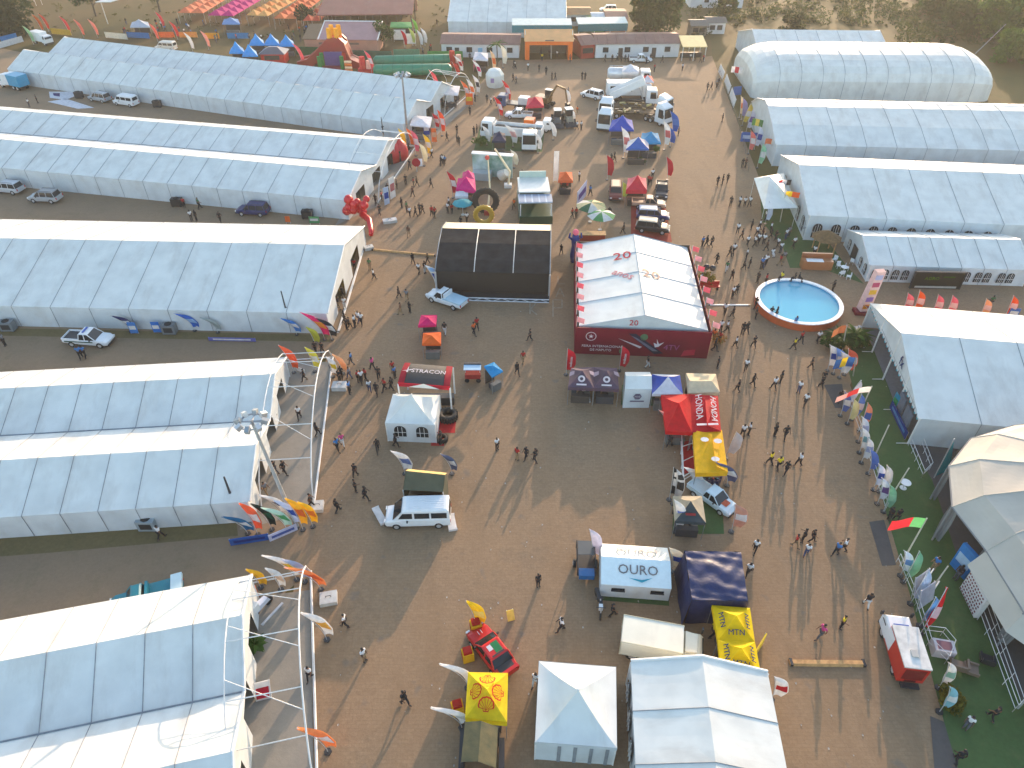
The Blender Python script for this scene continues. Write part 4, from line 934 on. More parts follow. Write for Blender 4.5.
# display row on red carpet
sheet('red_carpet', gp((631, 204), (665, 204), (672, 242), (631, 242)), .024, mat('carpet_rust', srgb(150, 44, 28), .9))
car('show_car', 'beige pickup at the top of the display row on red carpet', (648, 207), (668, 208), 'pickup', paint(200, 160, 130), 'car', sc=.95)
t = car('show_car', 'dark blue SUV in the middle of the display row on red carpet', (652, 219), (670, 220), 'suv', paint(40, 54, 110), 'car', roofcol=paint(170, 180, 196))
car('show_car', 'dark car with cream roof nearest the crimson hall on red carpet', (652, 231), (670, 233), 'suv', PDRK, 'car', roofcol=paint(190, 180, 160))
car('show_car', 'black pickup facing the camera right of the red pavilion', (661, 194), (661, 214), 'pickup', PDRK, 'car', roofcol=PDRK)
car('show_car', 'maroon car facing the camera left of the red pavilion', (615, 196), (615, 210), 'suv', PMAR, 'car', roofcol=paint(190, 150, 120))
car('parked_car', 'white SUV parked alone near the white truck display', (592, 98), (576, 94), 'suv', PWHT, 'car')
car('pickup_truck', 'white pickup between the red pavilion and the dump truck', (519, 118), (500, 117), 'pickup', PWHT, 'pickup truck')
car('pickup_truck', 'white pickup parked before the long white building at the back', (640, 62), (655, 62), 'pickup', PWHT, 'pickup truck')
car('parked_car', 'white minibus half hidden behind the rear left marquee by the field', (167, 50), (150, 49), 'van', paint(214, 210, 200), 'minibus', sc=.9)
# ---- trucks
def truck_base(name, label, c, f, L, cat='truck', cab=None, cabL=1.9, W=2.4, cabH=2.75, sc=1.0, axles=None, group=None):
    p, q = at(*c), at(*f); t = thing(name, label, cat, p, ang(p, q), group)
    x1 = L / 2; x0 = -L / 2; cx0 = x1 - cabL; hw = W / 2; cab = cab or PWHT
    MB().loft([[(cx0, -hw, .6), (x1, -hw, .6), (x1, hw, .6), (cx0, hw, .6)], [(cx0, -hw, 1.5), (x1 + .02, -hw, 1.5), (x1 + .02, hw, 1.5), (cx0, hw, 1.5)], [(cx0, -hw * .97, cabH - .12), (x1 - .22, -hw * .97, cabH - .12), (x1 - .22, hw * .97, cabH - .12), (cx0, hw * .97, cabH - .12)], [(cx0 + .08, -hw * .86, cabH), (x1 - .4, -hw * .86, cabH), (x1 - .4, hw * .86, cabH), (cx0 + .08, hw * .86, cabH)]]).build('cab', cab, t)
    MB().prism([(x1 + .03, -hw * .88, 1.52), (x1 + .03, hw * .88, 1.52), (x1 - .17, hw * .86, cabH - .28), (x1 - .17, -hw * .86, cabH - .28)], (.03, 0, 0)).build('windscreen', GLASS, t)
    for s in (-1, 1):
        MB().prism([(cx0 + .75, s * (hw + .005), 1.5), (x1 - .2, s * (hw + .005), 1.5), (x1 - .4, s * (hw * .98 + .005), cabH - .4), (cx0 + .75, s * (hw * .98 + .005), cabH - .4)], (0, s * .02, 0)).build('side_window', GLASS, t)
        MB().box((x1 + .02, s * hw * .75, .85), (.08, .4, .22)).build('headlight', CLEARL, t)
        MB().box((x1 - .1, s * (hw + .2), 2.0), (.12, .22, .5)).build('mirror', BLACKM, t)
    MB().b2(x1 - .05, x1 + .1, -hw, hw, .4, .65).build('bumper', BLACKM, t)
    MB().b2(x0, cx0 + .3, -.45, .45, .6, .9).build('chassis', BLACKM, t)
    for x in (axles or [x1 - .9, x0 + 1.2, x0 + 2.4]):
        for s in (-1, 1): wheel(t, x, s * (hw - .2), .5, .35)
    return t, x0, cx0, hw
# cream box truck
t, x0, cx0, hw = truck_base('box_truck', 'cream white box truck parked behind the big white marquee', (659, 653), (690, 659), 5.7, 'truck', PCRM, 1.4, 2.0, 1.95, axles=[2.2, -1.9])
MB().b2(x0, cx0 - .05, -1.08, 1.08, .7, 2.35).build('cargo_box', mat('box_panel', srgb(226, 222, 204), .5, .08, .6, dirt=.35), t)
m = MB()
for a, b in (((x0, -1.08, .7), (x0, -1.08, 2.35)), ((x0, 1.08, .7), (x0, 1.08, 2.35)), ((cx0 - .05, -1.08, .7), (cx0 - .05, -1.08, 2.35)), ((cx0 - .05, 1.08, .7), (cx0 - .05, 1.08, 2.35)), ((x0, -1.08, 2.35), (cx0 - .05, -1.08, 2.35)), ((x0, 1.08, 2.35), (cx0 - .05, 1.08, 2.35)), ((x0, -1.08, .78), (cx0 - .05, -1.08, .78))): m.tube([a, b], .045, 4)
m.build('box_trim', paint(190, 184, 160), t)
MB().prism([(cx0 + .1, -.8, 2.0), (cx0 + .9, -.7, 1.95), (cx0 + .9, .7, 1.95), (cx0 + .1, .8, 2.0)], (0, 0, .2)).build('roof_fairing', PCRM, t)
# ambulance
t, x0, cx0, hw = truck_base('ambulance', 'white ambulance with red rear body parked by the banner fence', (897, 655), (886, 618), 5.4, 'ambulance', PWHT, 1.8, 2.0, 2.0, axles=[1.7, -1.7])
MB().b2(x0, cx0 + .1, -1.02, 1.02, .6, 2.55).build('rear_body', paint(196, 50, 40), t)
MB().b2(x0 - .03, cx0 + .12, -1.04, 1.04, 2.55, 2.68).build('roof', mat('worn_roof_white', (.66, .64, .6), .6, .25, 1.2, dirt=.5), t)
for s in (-1, 1): MB().b2(cx0 - 1.1, cx0 + .1, s * 1.03 - .01, s * 1.03 + .01, .8, 2.4).build('white_panel', PWHT, t)
MB().b2(x0 - .03, x0 - .01, -.8, .8, 1.0, 2.3).build('rear_door', paint(120, 30, 30), t); MB().box((x0 + 1.2, 0, 2.75), (.6, .5, .12)).build('roof_vent', paint(180, 176, 168), t)
MB().b2(x0 - .5, x0 - .05, -.7, .7, .4, .6).build('rear_step', BLACKM, t); t.scale = (.86, .86, .9); MB().box((cx0 + .5, 0, 2.06), (.25, 1.2, .14)).build('light_bar', paint(60, 90, 170), t)
lettering('AMBULANCE', .3, WHT, t, None, frame((x0 + 1.3, -1.06, 1.6), (1, 0, 0), (0, 0, 1), .01))
# blue-white box truck in rear left lane
t, x0, cx0, hw = truck_base('box_truck', 'white truck with bright blue box at the left end of the rear lane', (16, 88), (-2, 84), 7.0, 'truck', PWHT, 2.0, 2.3, 2.5)
MB().b2(x0, x0 + 3.4, -1.2, 1.2, .9, 3.0).build('cargo_box', paint(40, 150, 190), t); MB().b2(x0 + 3.42, cx0 - .05, -1.18, 1.18, .9, 2.9).build('front_box', PWHT, t)
# white tipper with raised body
t, x0, cx0, hw = truck_base('tipper_truck', 'white dump truck with its long white body tipped high', (632, 104), (668, 105), 9.5, 'dump truck', PWHT, 2.2, 2.5, 3.1)
tb = MB(Matrix.Translation((x0 + .6, 0, 1.1)) @ Matrix.Rotation(R(-26), 4, 'Y'))
tb.b2(0, 7.0, -1.25, 1.25, 0, .12); tb.b2(0, 7.0, -1.25, -1.15, .12, 1.3); tb.b2(0, 7.0, 1.15, 1.25, .12, 1.3); tb.b2(6.9, 7.0, -1.15, 1.15, .12, 1.5); tb.build('tipping_body', PWHT, t)
MB().tube([(cx0 - .5, 0, .9), (cx0 - 1.4, 0, 3.2)], .14, 6).build('hydraulic_ram', ALU, t)
# white coach-like body truck
t, x0, cx0, hw = truck_base('service_truck', 'white service truck with long dark side window behind the dump truck', (628, 98), (660, 98), 9.0, 'truck', PWHT, 2.0, 2.5, 3.0)
MB().b2(x0, cx0 - .1, -1.25, 1.25, .9, 3.3).build('body', PWHT, t); MB().b2(x0 + .6, x0 + 5.0, -1.27, -1.24, 1.7, 2.7).build('side_window', GLASS, t)
# tanker
t, x0, cx0, hw = truck_base('tanker_truck', 'white tank truck farthest back in the white truck display', (628, 84), (664, 85), 9.0, 'tank truck', PWHT, 2.2, 2.5, 3.0)
MB().tube([(x0, 0, 2.1), (x0 + .3, 0, 2.1), (cx0 - .5, 0, 2.1), (cx0 - .2, 0, 2.1)], [.8, 1.2, 1.2, .8], 14).build('tank', mat('tank_steel', (.68, .70, .72), .3, .1, 1, metal=.3), t, True)
m = MB(); m.tube([(x0 + .3, -.5, 3.5), (cx0 - .5, -.5, 3.5)], .04, 4); m.tube([(x0 + .3, .5, 3.5), (cx0 - .5, .5, 3.5)], .04, 4)
for k in range(5): m.tube([(x0 + .3 + k * 1.5, -.5, 3.2), (x0 + .3 + k * 1.5, -.5, 3.5)], .03, 4)
m.build('catwalk_rail', ALU, t)
popup('small white peaked gazebo standing beside the tank truck', [(623, 66), (637, 66), (639, 72), (622, 72)], 3.6, 4.6, WCL, valance=.3)
popup('small red and white gazebo between tank truck and dump truck', [(642, 76), (652, 76), (654, 82), (641, 82)], 3.4, 4.2, fab(222, 90, 90), panel=[WCL, fab(222, 70, 70), WCL, fab(222, 70, 70)], valance=.2)
# tractor heads
for lab, c, f in (('white tractor unit, upper of two facing left beside the scrap bed', (607, 116), (602, 124)), ('white tractor unit, lower of two facing left beside the scrap bed', (606, 127), (600, 138)), ('white tractor unit, upper of two right of the scrap bed', (656, 114), (664, 116)), ('white tractor unit, lower of two right of the scrap bed', (656, 122), (664, 125))):
    t, x0, cx0, hw = truck_base('tractor_unit', lab, c, f, 5.6, 'tractor unit', PWHT, 2.2, 2.5, 3.4)
    MB().loft([[(cx0 + .1, -1.1, 3.4), (x0 + 5.2, -1.1, 3.4), (x0 + 5.2, 1.1, 3.4), (cx0 + .1, 1.1, 3.4)], [(cx0 + .1, -1.0, 3.9), (cx0 + .7, -.9, 3.9), (cx0 + .7, .9, 3.9), (cx0 + .1, 1.0, 3.9)]]).build('roof_fairing', PWHT, t)
    MB().loft([[(x0 + 1.2 + .55 * math.cos(i * .785), .55 * math.sin(i * .785), z) for i in range(8)] for z in (.95, 1.1)]).build('fifth_wheel', BLACKM, t)
# flatbed trailers between them, golden reflections painted on as blocks
for k, (px, py) in enumerate(((632, 111), (632, 117))):
    p = at(px, py); t = thing('flatbed_trailer', ('upper' if k == 0 else 'lower') + ' brown flatbed trailer with golden glints on its chassis parts between the tractor units', 'trailer', p, R(-4))
    MB().b2(-4, 4, -1.2, 1.2, .9, 1.15).build('deck', mat('rust_deck', srgb(84, 66, 44), .8, .4, .8, .2), t)
    for x in (-3, -1.9):
        for s in (-1, 1): wheel(t, x, s, .5, .35)
    for j in range(10): MB().box((rnd.uniform(-3.6, 3.6), rnd.uniform(-.9, .9), 1.3), (rnd.uniform(.5, 1.4), rnd.uniform(.2, .5), .3), rz=rnd.uniform(0, 3)).build('chassis_glint_part', (paint(120, 96, 52), paint(60, 52, 44), paint(196, 180, 120))[j % 3], t)
# dump truck with tan body (long white with grey load) at left display
t, x0, cx0, hw = truck_base('tipper_truck', 'long white dump truck with dark load facing left beside the dark blue gazebo', (512, 139), (478, 136), 11.0, 'dump truck', PWHT, 2.2, 2.5, 3.2)
m = MB(); m.b2(x0, cx0 - .2, -1.25, 1.25, 1.0, 1.15); m.b2(x0, cx0 - .2, -1.3, -1.2, 1.15, 2.5); m.b2(x0, cx0 - .2, 1.2, 1.3, 1.15, 2.5); m.b2(x0, x0 + .1, -1.2, 1.2, 1.15, 2.5); m.b2(cx0 - .3, cx0 - .2, -1.2, 1.2, 1.15, 2.8); m.build('tipping_body', PWHT, t)
MB().grid(lambda i, j: (lerp(x0 + .15, cx0 - .35, i), lerp(-1.15, 1.15, j), 1.9 + .5 * math.sin(math.pi * j) * (.7 + .3 * math.sin(9 * i))), 10, 4).build('load', mat('grey_load', srgb(70, 72, 70), .9, .3, 2, .3), t)
t, x0, cx0, hw = truck_base('concrete_truck', 'white truck with flat cab roof facing the camera on the green patch', (530, 146), (528, 160), 6.5, 'truck', PWHT, 2.4, 2.5, 3.3)
MB().b2(x0, cx0 - .3, -1.0, 1.0, .95, 1.5).build('engine_deck', BLACKM, t); MB().tube([(x0 + .4, 0, 1.6), (cx0 - .5, 0, 2.2)], [.6, 1.0], 10).build('drum', paint(110, 104, 90), t)
MB().tube([(cx0 - .1, .9, 1.0), (cx0 - .1, .9, 3.8)], .09, 6).build('exhaust', ALU, t)
t, x0, cx0, hw = truck_base('blue_truck', 'dark blue truck beside the pink-red pavilion at the back left display', (514, 108), (503, 107), 6.5, 'truck', paint(60, 84, 120), 1.9, 2.3, 2.5)
MB().b2(x0, cx0 - .1, -1.15, 1.15, .9, 1.1).build('flat_deck', paint(50, 60, 72), t); MB().b2(x0 + .2, x0 + 2.2, -.9, .9, 1.1, 2.3).build('tool_box', paint(206, 208, 206), t)
t, x0, cx0, hw = truck_base('fuel_truck', 'small white truck with orange box at the end of the long dump truck', (537, 130), (548, 131), 5.4, 'truck', PWHT, 1.5, 2.1, 2.2, axles=[1.9, -1.6])
MB().b2(x0 + .4, x0 + 2.2, -.9, .9, .95, 2.0).build('orange_box', paint(226, 110, 40), t); MB().b2(x0 + 2.4, cx0 - .1, -.95, .95, .95, 1.3).build('deck', PWHT, t)
# excavators / loaders
def digger(label, px, py, rz, col, cat='excavator'):
    p = at(px, py); t = thing('excavator', label, cat, p, rz)
    for s in (-1, 1):
        MB().loft([[(x, s * 1.0 - .3, z) for x, z in ((-1.7, .4), (-1.4, .05), (1.4, .05), (1.7, .4), (1.4, .8), (-1.4, .8))], [(x, s * 1.0 + .3, z) for x, z in ((-1.7, .4), (-1.4, .05), (1.4, .05), (1.7, .4), (1.4, .8), (-1.4, .8))]]).build('track', RUBBER, t)
    MB().b2(-1.8, 1.0, -1.1, 1.1, .9, 1.9).build('house', col, t)
    o = MB().b2(-.2, 1.1, .2, 1.1, 1.9, 3.0).build('cab', GLASS, t); MB().b2(-.25, 1.15, .15, 1.15, 3.0, 3.1).build('cab_roof', paint(226, 222, 210), o)
    MB().tube([(.9, -.3, 1.6), (2.6, -.3, 4.4), (4.4, -.3, 4.0)], .22, 5).build('boom', col, t); MB().tube([(4.4, -.3, 4.1), (5.0, -.3, 1.6)], .17, 5).build('stick', col, t)
    MB().prism([(4.7, -.8, 1.7), (5.4, -.8, 1.4), (5.3, -.8, .7), (4.7, -.8, .9)], (0, 1.0, 0)).build('bucket', BLACKM, t)
digger('brown excavator with raised boom behind the pair of loaders', 545, 106, R(-30), paint(120, 90, 56))
def loader(label, px, py, rz, col):
    p = at(px, py); t = thing('loader', label, 'loader', p, rz)
    MB().loft([[(-1.8, -.7, .8), (1.4, -.7, .7), (1.4, .7, .7), (-1.8, .7, .8)], [(-1.7, -.6, 1.7), (1.0, -.6, 1.5), (1.0, .6, 1.5), (-1.7, .6, 1.7)]]).build('body', col, t)
    o = MB().b2(-.5, .8, -.6, .6, 1.6, 2.7).build('cab', GLASS, t); MB().b2(-.6, .9, -.7, .7, 2.7, 2.82).build('cab_roof', paint(226, 226, 222), o)
    for x, r in ((-1.2, .7), (1.1, .55)):
        for s in (-1, 1): wheel(t, x, s * .9, r, .4)
    for s in (-.5, .5): MB().tube([(.6, s, 1.6), (1.9, s, 1.4), (2.4, s, .5)], .1, 5).build('lift_arm', col, t)
    MB().prism([(2.2, -1.1, .9), (3.0, -1.1, .25), (2.3, -1.1, .2)], (0, 2.2, 0)).build('bucket', BLACKM, t)
loader('grey loader left of the pair with front buckets facing the camera', 557, 124, R(-90), paint(90, 92, 92))
loader('white-roofed loader right of the pair with front buckets facing the camera', 568, 123, R(-80), paint(150, 140, 120))
# trailer cart, motorcycles, ute etc
p = at(585, 566); t = thing('utility_trailer', 'small dark caged trailer with blue front beside a white feather flag', 'trailer', p, R(-92))
MB().b2(-1.3, 1.3, -.7, .7, .5, .62).build('bed', BLACKM, t)
m = MB()
for x in (-1.3, 0, 1.3):
    for y in (-.7, .7): m.tube([(x, y, .6), (x, y, 1.6)], .04, 4)
for y in (-.7, .7): m.tube([(-1.3, y, 1.6), (1.3, y, 1.6)], .04, 4)
m.build('cage', BLACKM, t); MB().b2(-1.25, .1, -.65, .65, 1.6, 1.64).build('cage_roof', paint(90, 92, 90), t); MB().b2(1.0, 1.7, -.6, .6, .6, 1.1).build('front_box', paint(40, 100, 150), t)
for s in (-1, 1): wheel(t, 0, s * .85, .35)
def motorbike(label, px, py, rz, col):
    p = at(px, py); t = thing('motorcycle', label, 'motorcycle', p, rz)
    for x in (-.65, .65): MB().tube([(x, -.06, .32), (x, .06, .32)], .32, 10).build('wheel', RUBBER, t)
    MB().loft([[(-.7, -.1, .6), (.3, -.14, .5), (.3, .14, .5), (-.7, .1, .6)], [(-.75, -.12, .8), (.35, -.16, .95), (.35, .16, .95), (-.75, .12, .8)]]).build('frame', col, t)
    MB().tube([(.65, 0, .32), (.4, 0, 1.05)], .05, 5).build('fork', ALU, t); MB().tube([(.38, -.36, 1.05), (.38, .36, 1.05)], .03, 5).build('handlebar', BLACKM, t)
    MB().b2(-.7, -.05, -.14, .14, .82, .9).build('saddle', BLACKM, t)
motorbike('white motorcycle parked below the left corner of the lettered white tent', 600, 611, R(-95), PWHT)
motorbike('black motorcycle beside the dark corner stand of the lettered white tent', 598, 602, R(-80), BLACKM)
# display stands: long light-roofed stall, green banner stall, hoops, crane arm, mixer
p = at(534, 210); t = thing('exhibit_platform', 'long white roofed exhibit on dark green base left of the crimson hall', 'exhibit stand', p, R(2))
MB().b2(-2.4, 2.4, -4.5, 4.5, 0, 1.2).build('base', PGRN, t)
MB().b2(-2.3, 2.3, -.4, 4.6, 2.9, 3.1).build('roof', paint(214, 214, 206), t); MB().b2(-2.4, 2.4, -3.2, -.5, 2.6, 2.75).build('solar_panel', paint(176, 190, 204), t)
m = MB()
for i in range(5): m.b2(-2.3 + i * 1.0, -1.5 + i * 1.0 - .05, -3.1, -.6, 2.75, 2.78)
m.build('panel_cell', paint(120, 136, 160), t)
for x in (-2.2, 2.2):
    for y in (-4.2, 0, 4.2): MB().tube([(x, y, 1.2), (x, y, 2.9)], .07, 5).build('post', WHITEM, t)
MB().b2(-2.0, 2.0, 4.6, 4.8, 1.2, 4.0).build('back_board', paint(190, 204, 190), t)
p0, p1 = at(470, 181), at(510, 184); t = thing('banner_stall', 'green and white printed wall stall with white top edge behind machinery', 'stall', p0, ang(p0, p1)); L_ = (p1 - p0).length
MB().b2(0, L_, 2.2, 2.4, 0, 3.6).build('printed_wall', mat('green_print', srgb(70, 120, 100), .6, .5, .5, col2=srgb(196, 210, 206)), t); MB().b2(-.1, L_ + .1, 2.0, 3.0, 3.6, 3.75).build('top_edge', PWHT, t)
MB().b2(.3, L_ * .5, .4, 2.0, .0, 1.2).build('display_block', paint(170, 176, 176), t); MB().tube([(L_ * .75, 1.0, .8), (L_ * .9, .6, 1.6)], [.9, .6], 10).build('mixer_drum', paint(206, 200, 186), t)
p = at(489, 214); t = thing('crane_arm', 'thin cream crane arm leaning over the hoops', 'crane', p); MB().tube([(-.2, 0, 0), (.2, 0.4, 4), (0, .6, 8.2)], [.18, .14, .1], 6).build('mast', CREAM, t); MB().ball((-.1, .6, 8.3), .35, 6, 4).build('red_head', paint(200, 50, 40), t); MB().b2(-.7, .5, -.5, .5, 0, .7).build('base', paint(150, 40, 40), t)
tyre('large upright black hoop beside the crane arm', 486, 213, 2.0, .25, False, None, 'display_hoop')
tyre('upright yellow hoop in front of the black one', 484, 224, 1.5, .25, False, paint(206, 160, 60), 'display_hoop')
p = at(508, 187); t = thing('crane_arm', 'white folded crane boom at the end of the green printed stall', 'crane', p); MB().tube([(0, 0, 0), (.3, 0, 2.5), (-2.0, .4, 6.0)], [.2, .2, .14], 6).build('boom', CREAM, t); MB().b2(-.6, .6, -.5, .5, 0, .5).build('base', WHITEM, t)
# generators and AC boxes along the marquees
for lab, px, py, col in (('black generator beside the silver car in the rear lane', 80, 98, BLACKM), ('black generator right of the white minibus in the rear lane', 158, 107, BLACKM), ('dark generator under the second left marquee wall by the red luggage', 178, 206, PDRK), ('dark generator near the right end of the second left marquee', 308, 218, PDRK), ('grey cooling unit at the left edge beside the wide marquee', 10, 330, paint(120, 128, 132)), ('grey cooling unit between blue banners beside the wide marquee', 171, 333, paint(112, 118, 122)), ('grey cooling unit against the floodlight marquee wall', 150, 528, paint(150, 160, 164))):
    p = at(px, py); t = thing('generator' if 'generator' in lab else 'cooling_unit', lab, 'generator' if 'generator' in lab else 'cooling unit', p, 0)
    MB().b2(-.75, .75, -.45, .45, .1, 1.25).build('housing', col, t); MB().b2(-.5, .5, -.47, -.45, .35, 1.0).build('grille', BLACKM, t)
    MB().loft([[(.4 * math.cos(i * .785), .4 * math.sin(i * .785), z) for i in range(8)] for z in (1.25, 1.33)]).build('fan_guard', DARK, t)
    for s in (-.6, .6): MB().b2(s - .08, s + .08, -.42, .42, 0, .1).build('skid', BLACKM, t)
# ------------------------------------------------------------------ flags, arches, poles, fences
def feather(label, px, py, h=3.6, col=(232, 228, 224), acc=None, rz=None, lean=(0, 0), w=.85, words=None, group=None, name='feather_flag', wcol=(245, 240, 236)):
    p = at(px, py); t = thing(name, label, 'feather flag', p, rnd.uniform(-.45, .45) if rz is None else rz, group)
    lx, ly = lean; z0 = h * .20
    n = 10
    bend = lambda f: Vector((lx * f * f, ly * f * f, h * f * (1 - .05 * (abs(lx) + abs(ly)) / max(h, 1) * f)))
    pole = [bend(k / 8) for k in range(9)]
    MB().tube(pole, .03, 5).build('pole', ALU, t)
    def fn(i, j):
        f = .2 + .8 * j; b = bend(f); ww = w * (1 - max(0, (j - .62) / .38) ** 2.2) * (.62 + .38 * min(1, j * 3))
        return b + Vector((ww * i + .03, .10 * math.sin(3.2 * i + 5 * j), -.16 * i))
    b = MB(); b.grid(fn, 4, 12); b.grid(lambda i, j: fn(i, j) + Vector((0, .03, 0)), 4, 12); b.build('banner', fab(*col), t)
    if acc:
        for a_, (j0, j1) in zip(acc if isinstance(acc[0], tuple) else (acc,), ((.3, .6), (.68, .85), (.02, .2))):
            MB().grid(lambda i, j: fn(.08 + .84 * i, lerp(j0, j1, j)) + Vector((0, -.025, 0)), 3, 3).build('print', fab(*a_), t)
    if words:
        f0 = fn(.45, .42); fm = frame(f0 + Vector((0, -.05, 0)), fn(.45, .6) - fn(.45, .3), fn(.1, .42) - fn(.9, .42), .03)
        lettering(words, .42, fab(*wcol), t, None, fm)
    MB().loft([[(.26 * math.cos(i * 1.047), .26 * math.sin(i * 1.047), z) for i in range(6)] for z in (0, .1)]).build('base_plate', BLACKM, t)
    return t
def banner_panel(label, a, b, z0, z1, col, acc=None, cat='banner', name='banner', words=None, tilt=0.0, thick=.06):
    A, B = at(*a), at(*b); L_ = (B - A).length; t = thing(name, label, cat, A, ang(A, B))
    MB().prism([(0, 0, z0), (L_, 0, z0), (L_, tilt, z1), (0, tilt, z1)], (0, thick, 0)).build('panel', fab(*col), t)
    if acc: MB().prism([(L_ * .1, -.03, lerp(z0, z1, .35)), (L_ * .9, -.03, lerp(z0, z1, .35)), (L_ * .9, tilt * .7 - .03, lerp(z0, z1, .7)), (L_ * .1, tilt * .7 - .03, lerp(z0, z1, .7))], (0, .02, 0)).build('print', fab(*acc), t)
    if words: lettering(words, (z1 - z0) * .5, fab(240, 240, 240), t, None, frame((L_ / 2, -.03, (z0 + z1) / 2), (1, 0, 0), (0, 0, 1), .02))
    m = MB()
    for x in (.04, L_ - .04): m.tube([(x, thick + .03, 0), (x, tilt + thick + .03, z1)], .035, 4)
    m.build('frame', ALU, t)
    return t
RD_, WH_, YE_, BL_, PK_, OR_, GR_, PU_, CY_ = (206, 40, 52), (236, 232, 228), (240, 200, 50), (40, 80, 170), (226, 50, 120), (236, 120, 60), (90, 170, 110), (110, 80, 150), (150, 190, 230)
F = feather
# by the crimson hall
F('red feather flag with white vodacom lettering left of the plum gazebos', 566, 375, 3.6, (214, 34, 56), None, 0, words='vodacom', w=.9)
F('red feather flag with white vodacom lettering above the right plum gazebo', 619, 371, 3.4, (214, 34, 56), None, 0, words='vodacom', w=.9)
F('blue and white feather flag leaning by the pickup at the black stage', 437, 292, 4.2, WH_, (BL_, CY_), .3, (-1.3, 0), 1.0)
# left: rear marquee entrance
F('pink-red feather flag behind the entrance arch of the rear left marquee', 436, 92, 4.5, (226, 90, 100), None, 0, (-1.2, 0))
F('orange feather flag nearest the orange box at the rear entrance arch', 467, 103, 4.5, OR_, WH_, 0, (-1.2, 0))
F('white feather flag left of two beside the orange flag at the rear arch', 472, 102, 4.6, WH_, OR_, 0, (-1.0, 0))
F('white feather flag right of two beside the orange flag at the rear arch', 477, 96, 4.2, WH_, (60, 60, 70), 0, (-.8, 0))
F('tall orange-red feather flag at the near corner of the rear left deck', 442, 136, 4.8, (232, 90, 50), WH_, 0, (-.6, 0))
F('short red feather flag left of the tall orange-red one at the rear deck', 436, 130, 3.2, RD_, WH_, 0, (-.6, 0))
F('white and red feather flag among the green tubes\' right ends', 461, 74, 4, WH_, RD_, 0, (-1.5, 0))
F('red feather flag crossing the white and red one at the tube ends', 457, 78, 3.5, (214, 60, 50), None, .3, (-1, 0))
F('white feather flag hanging beside the small white stall by the palm', 479, 80, 4.2, WH_, PK_, 0, (-1.4, 0))
F('peach feather flag behind the white cube tent', 493, 74, 5, (244, 206, 160), OR_, 0, (-.6, 0))
F('big white feather flag hanging from the palm tree side', 503, 68, 5, (240, 232, 214), None, 0, (-.6, 0), 1.1)
F('red and white feather flag, upper of two at the pavement edge left of the loaders', 508, 104, 4.8, (218, 50, 50), WH_, 0, (-1.3, 0))
F('red and white feather flag, lower of two at the pavement edge by the dump truck', 500, 120, 4.6, (214, 40, 50), WH_, 0, (-1.3, 0))
F('white feather flag in front of the long dump truck cab', 487, 145, 3.6, WH_, None, 0, (-.9, 0))
F('white and pink feather flag behind the dark blue gazebo', 513, 147, 4.2, WH_, (226, 170, 170), 0, (-1.6, 0), 1.1)
F('white feather flag in front of the flat-roofed white truck', 538, 153, 3.8, WH_, None, 0, (-.9, 0))
F('curved white feather flag right of the flat-roofed white truck', 553, 140, 3.8, WH_, None, 0, (-1.2, 0))
F('white feather flag at the small loaders', 571, 124, 3, WH_, None, 0, (-.5, 0))
F('white feather flag standing behind the loaders', 567, 105, 3.4, WH_, None, 0, (-.8, 0))
F('cream feather flag at the end of the green printed stall', 514, 168, 3.2, (236, 226, 208), None, 0, (-.6, 0))
banner_panel('tall narrow white banner standing alone above the roofed exhibit', (553, 182), (558, 182), .2, 5.0, WH_)
# T2 entrance
F('yellow feather flag beside the red dome tent', 403, 152, 4.2, YE_, None, 0, (-.5, 0))
F('pink feather flag right of the red dome tent', 416, 156, 4.6, (226, 110, 130), WH_, 0, (-.6, 0))
F('yellow and white feather flag at the avenue edge near the red dome tent', 428, 158, 4.2, YE_, WH_, 0, (-.6, 0))
F('cream feather flag below the yellow and white one at the avenue edge', 424, 166, 4.0, (240, 226, 190), None, 0, (-.6, 0))
F('orange feather flag at the back corner of the second entrance deck', 411, 148, 3.6, OR_, None, 0, (-.6, 0))
banner_panel('white standing banner with red print on the second entrance deck', (391, 200), (396, 197), .1, 3.4, WH_, (200, 120, 120))
banner_panel('pale blue printed banner beside the white one on the second entrance deck', (385, 206), (390, 204), .1, 2.8, (190, 206, 226), BL_)
banner_panel('blue poster panel below the white awning at the rear entrance', (424, 138), (430, 138), .6, 2.6, BL_, WH_)
banner_panel('orange poster panel right of the blue one at the rear entrance', (432, 143), (437, 143), .2, 2.6, OR_, (240, 190, 150))
banner_panel('orange poster box at the far corner of the rear entrance deck', (466, 106), (473, 106), .2, 2.4, OR_, YE_)
F('pale yellow feather flag against the second left marquee corner', 338, 217, 3.2, (232, 214, 120), None, 0, (-1.2, 0))
banner_panel('green and white board leaning behind the wide left marquee', (310, 225), (320, 225), .3, 1.3, GR_, WH_)
banner_panel('small orange board behind the wide left marquee', (286, 224), (291, 224), .3, 1.2, OR_)
# T3 corner
F('magenta feather flag at the near corner of the wide left marquee', 325, 340, 4.0, PK_, (240, 150, 60), 0, (-2.2, 0), 1.1)
F('black and white feather flag beside the magenta one', 332, 340, 3.2, (50, 52, 60), WH_, 0, (-1.4, 0), 1.0)
F('yellow-green feather flag below the magenta one', 315, 345, 2.6, (200, 196, 70), None, 0, (-.6, 0))
F('blue feather flag lying against the wide marquee wall, right of the cooling unit', 195, 331, 2.8, (50, 110, 200), CY_, .2, (-1.6, 0), 1.0)
F('dark blue feather flag against the wide marquee wall, leftmost of the wall flags', 131, 332, 2.6, (40, 50, 100), WH_, .2, (-1.4, 0), .9)
banner_panel('light blue folded banner beside the dark blue flag at the wide marquee', (131, 334), (139, 334), .1, 1.6, (70, 140, 210), WH_)
banner_panel('light blue folded banner left of the grey cooling unit', (154, 333), (162, 333), .1, 1.5, (60, 130, 210), WH_)
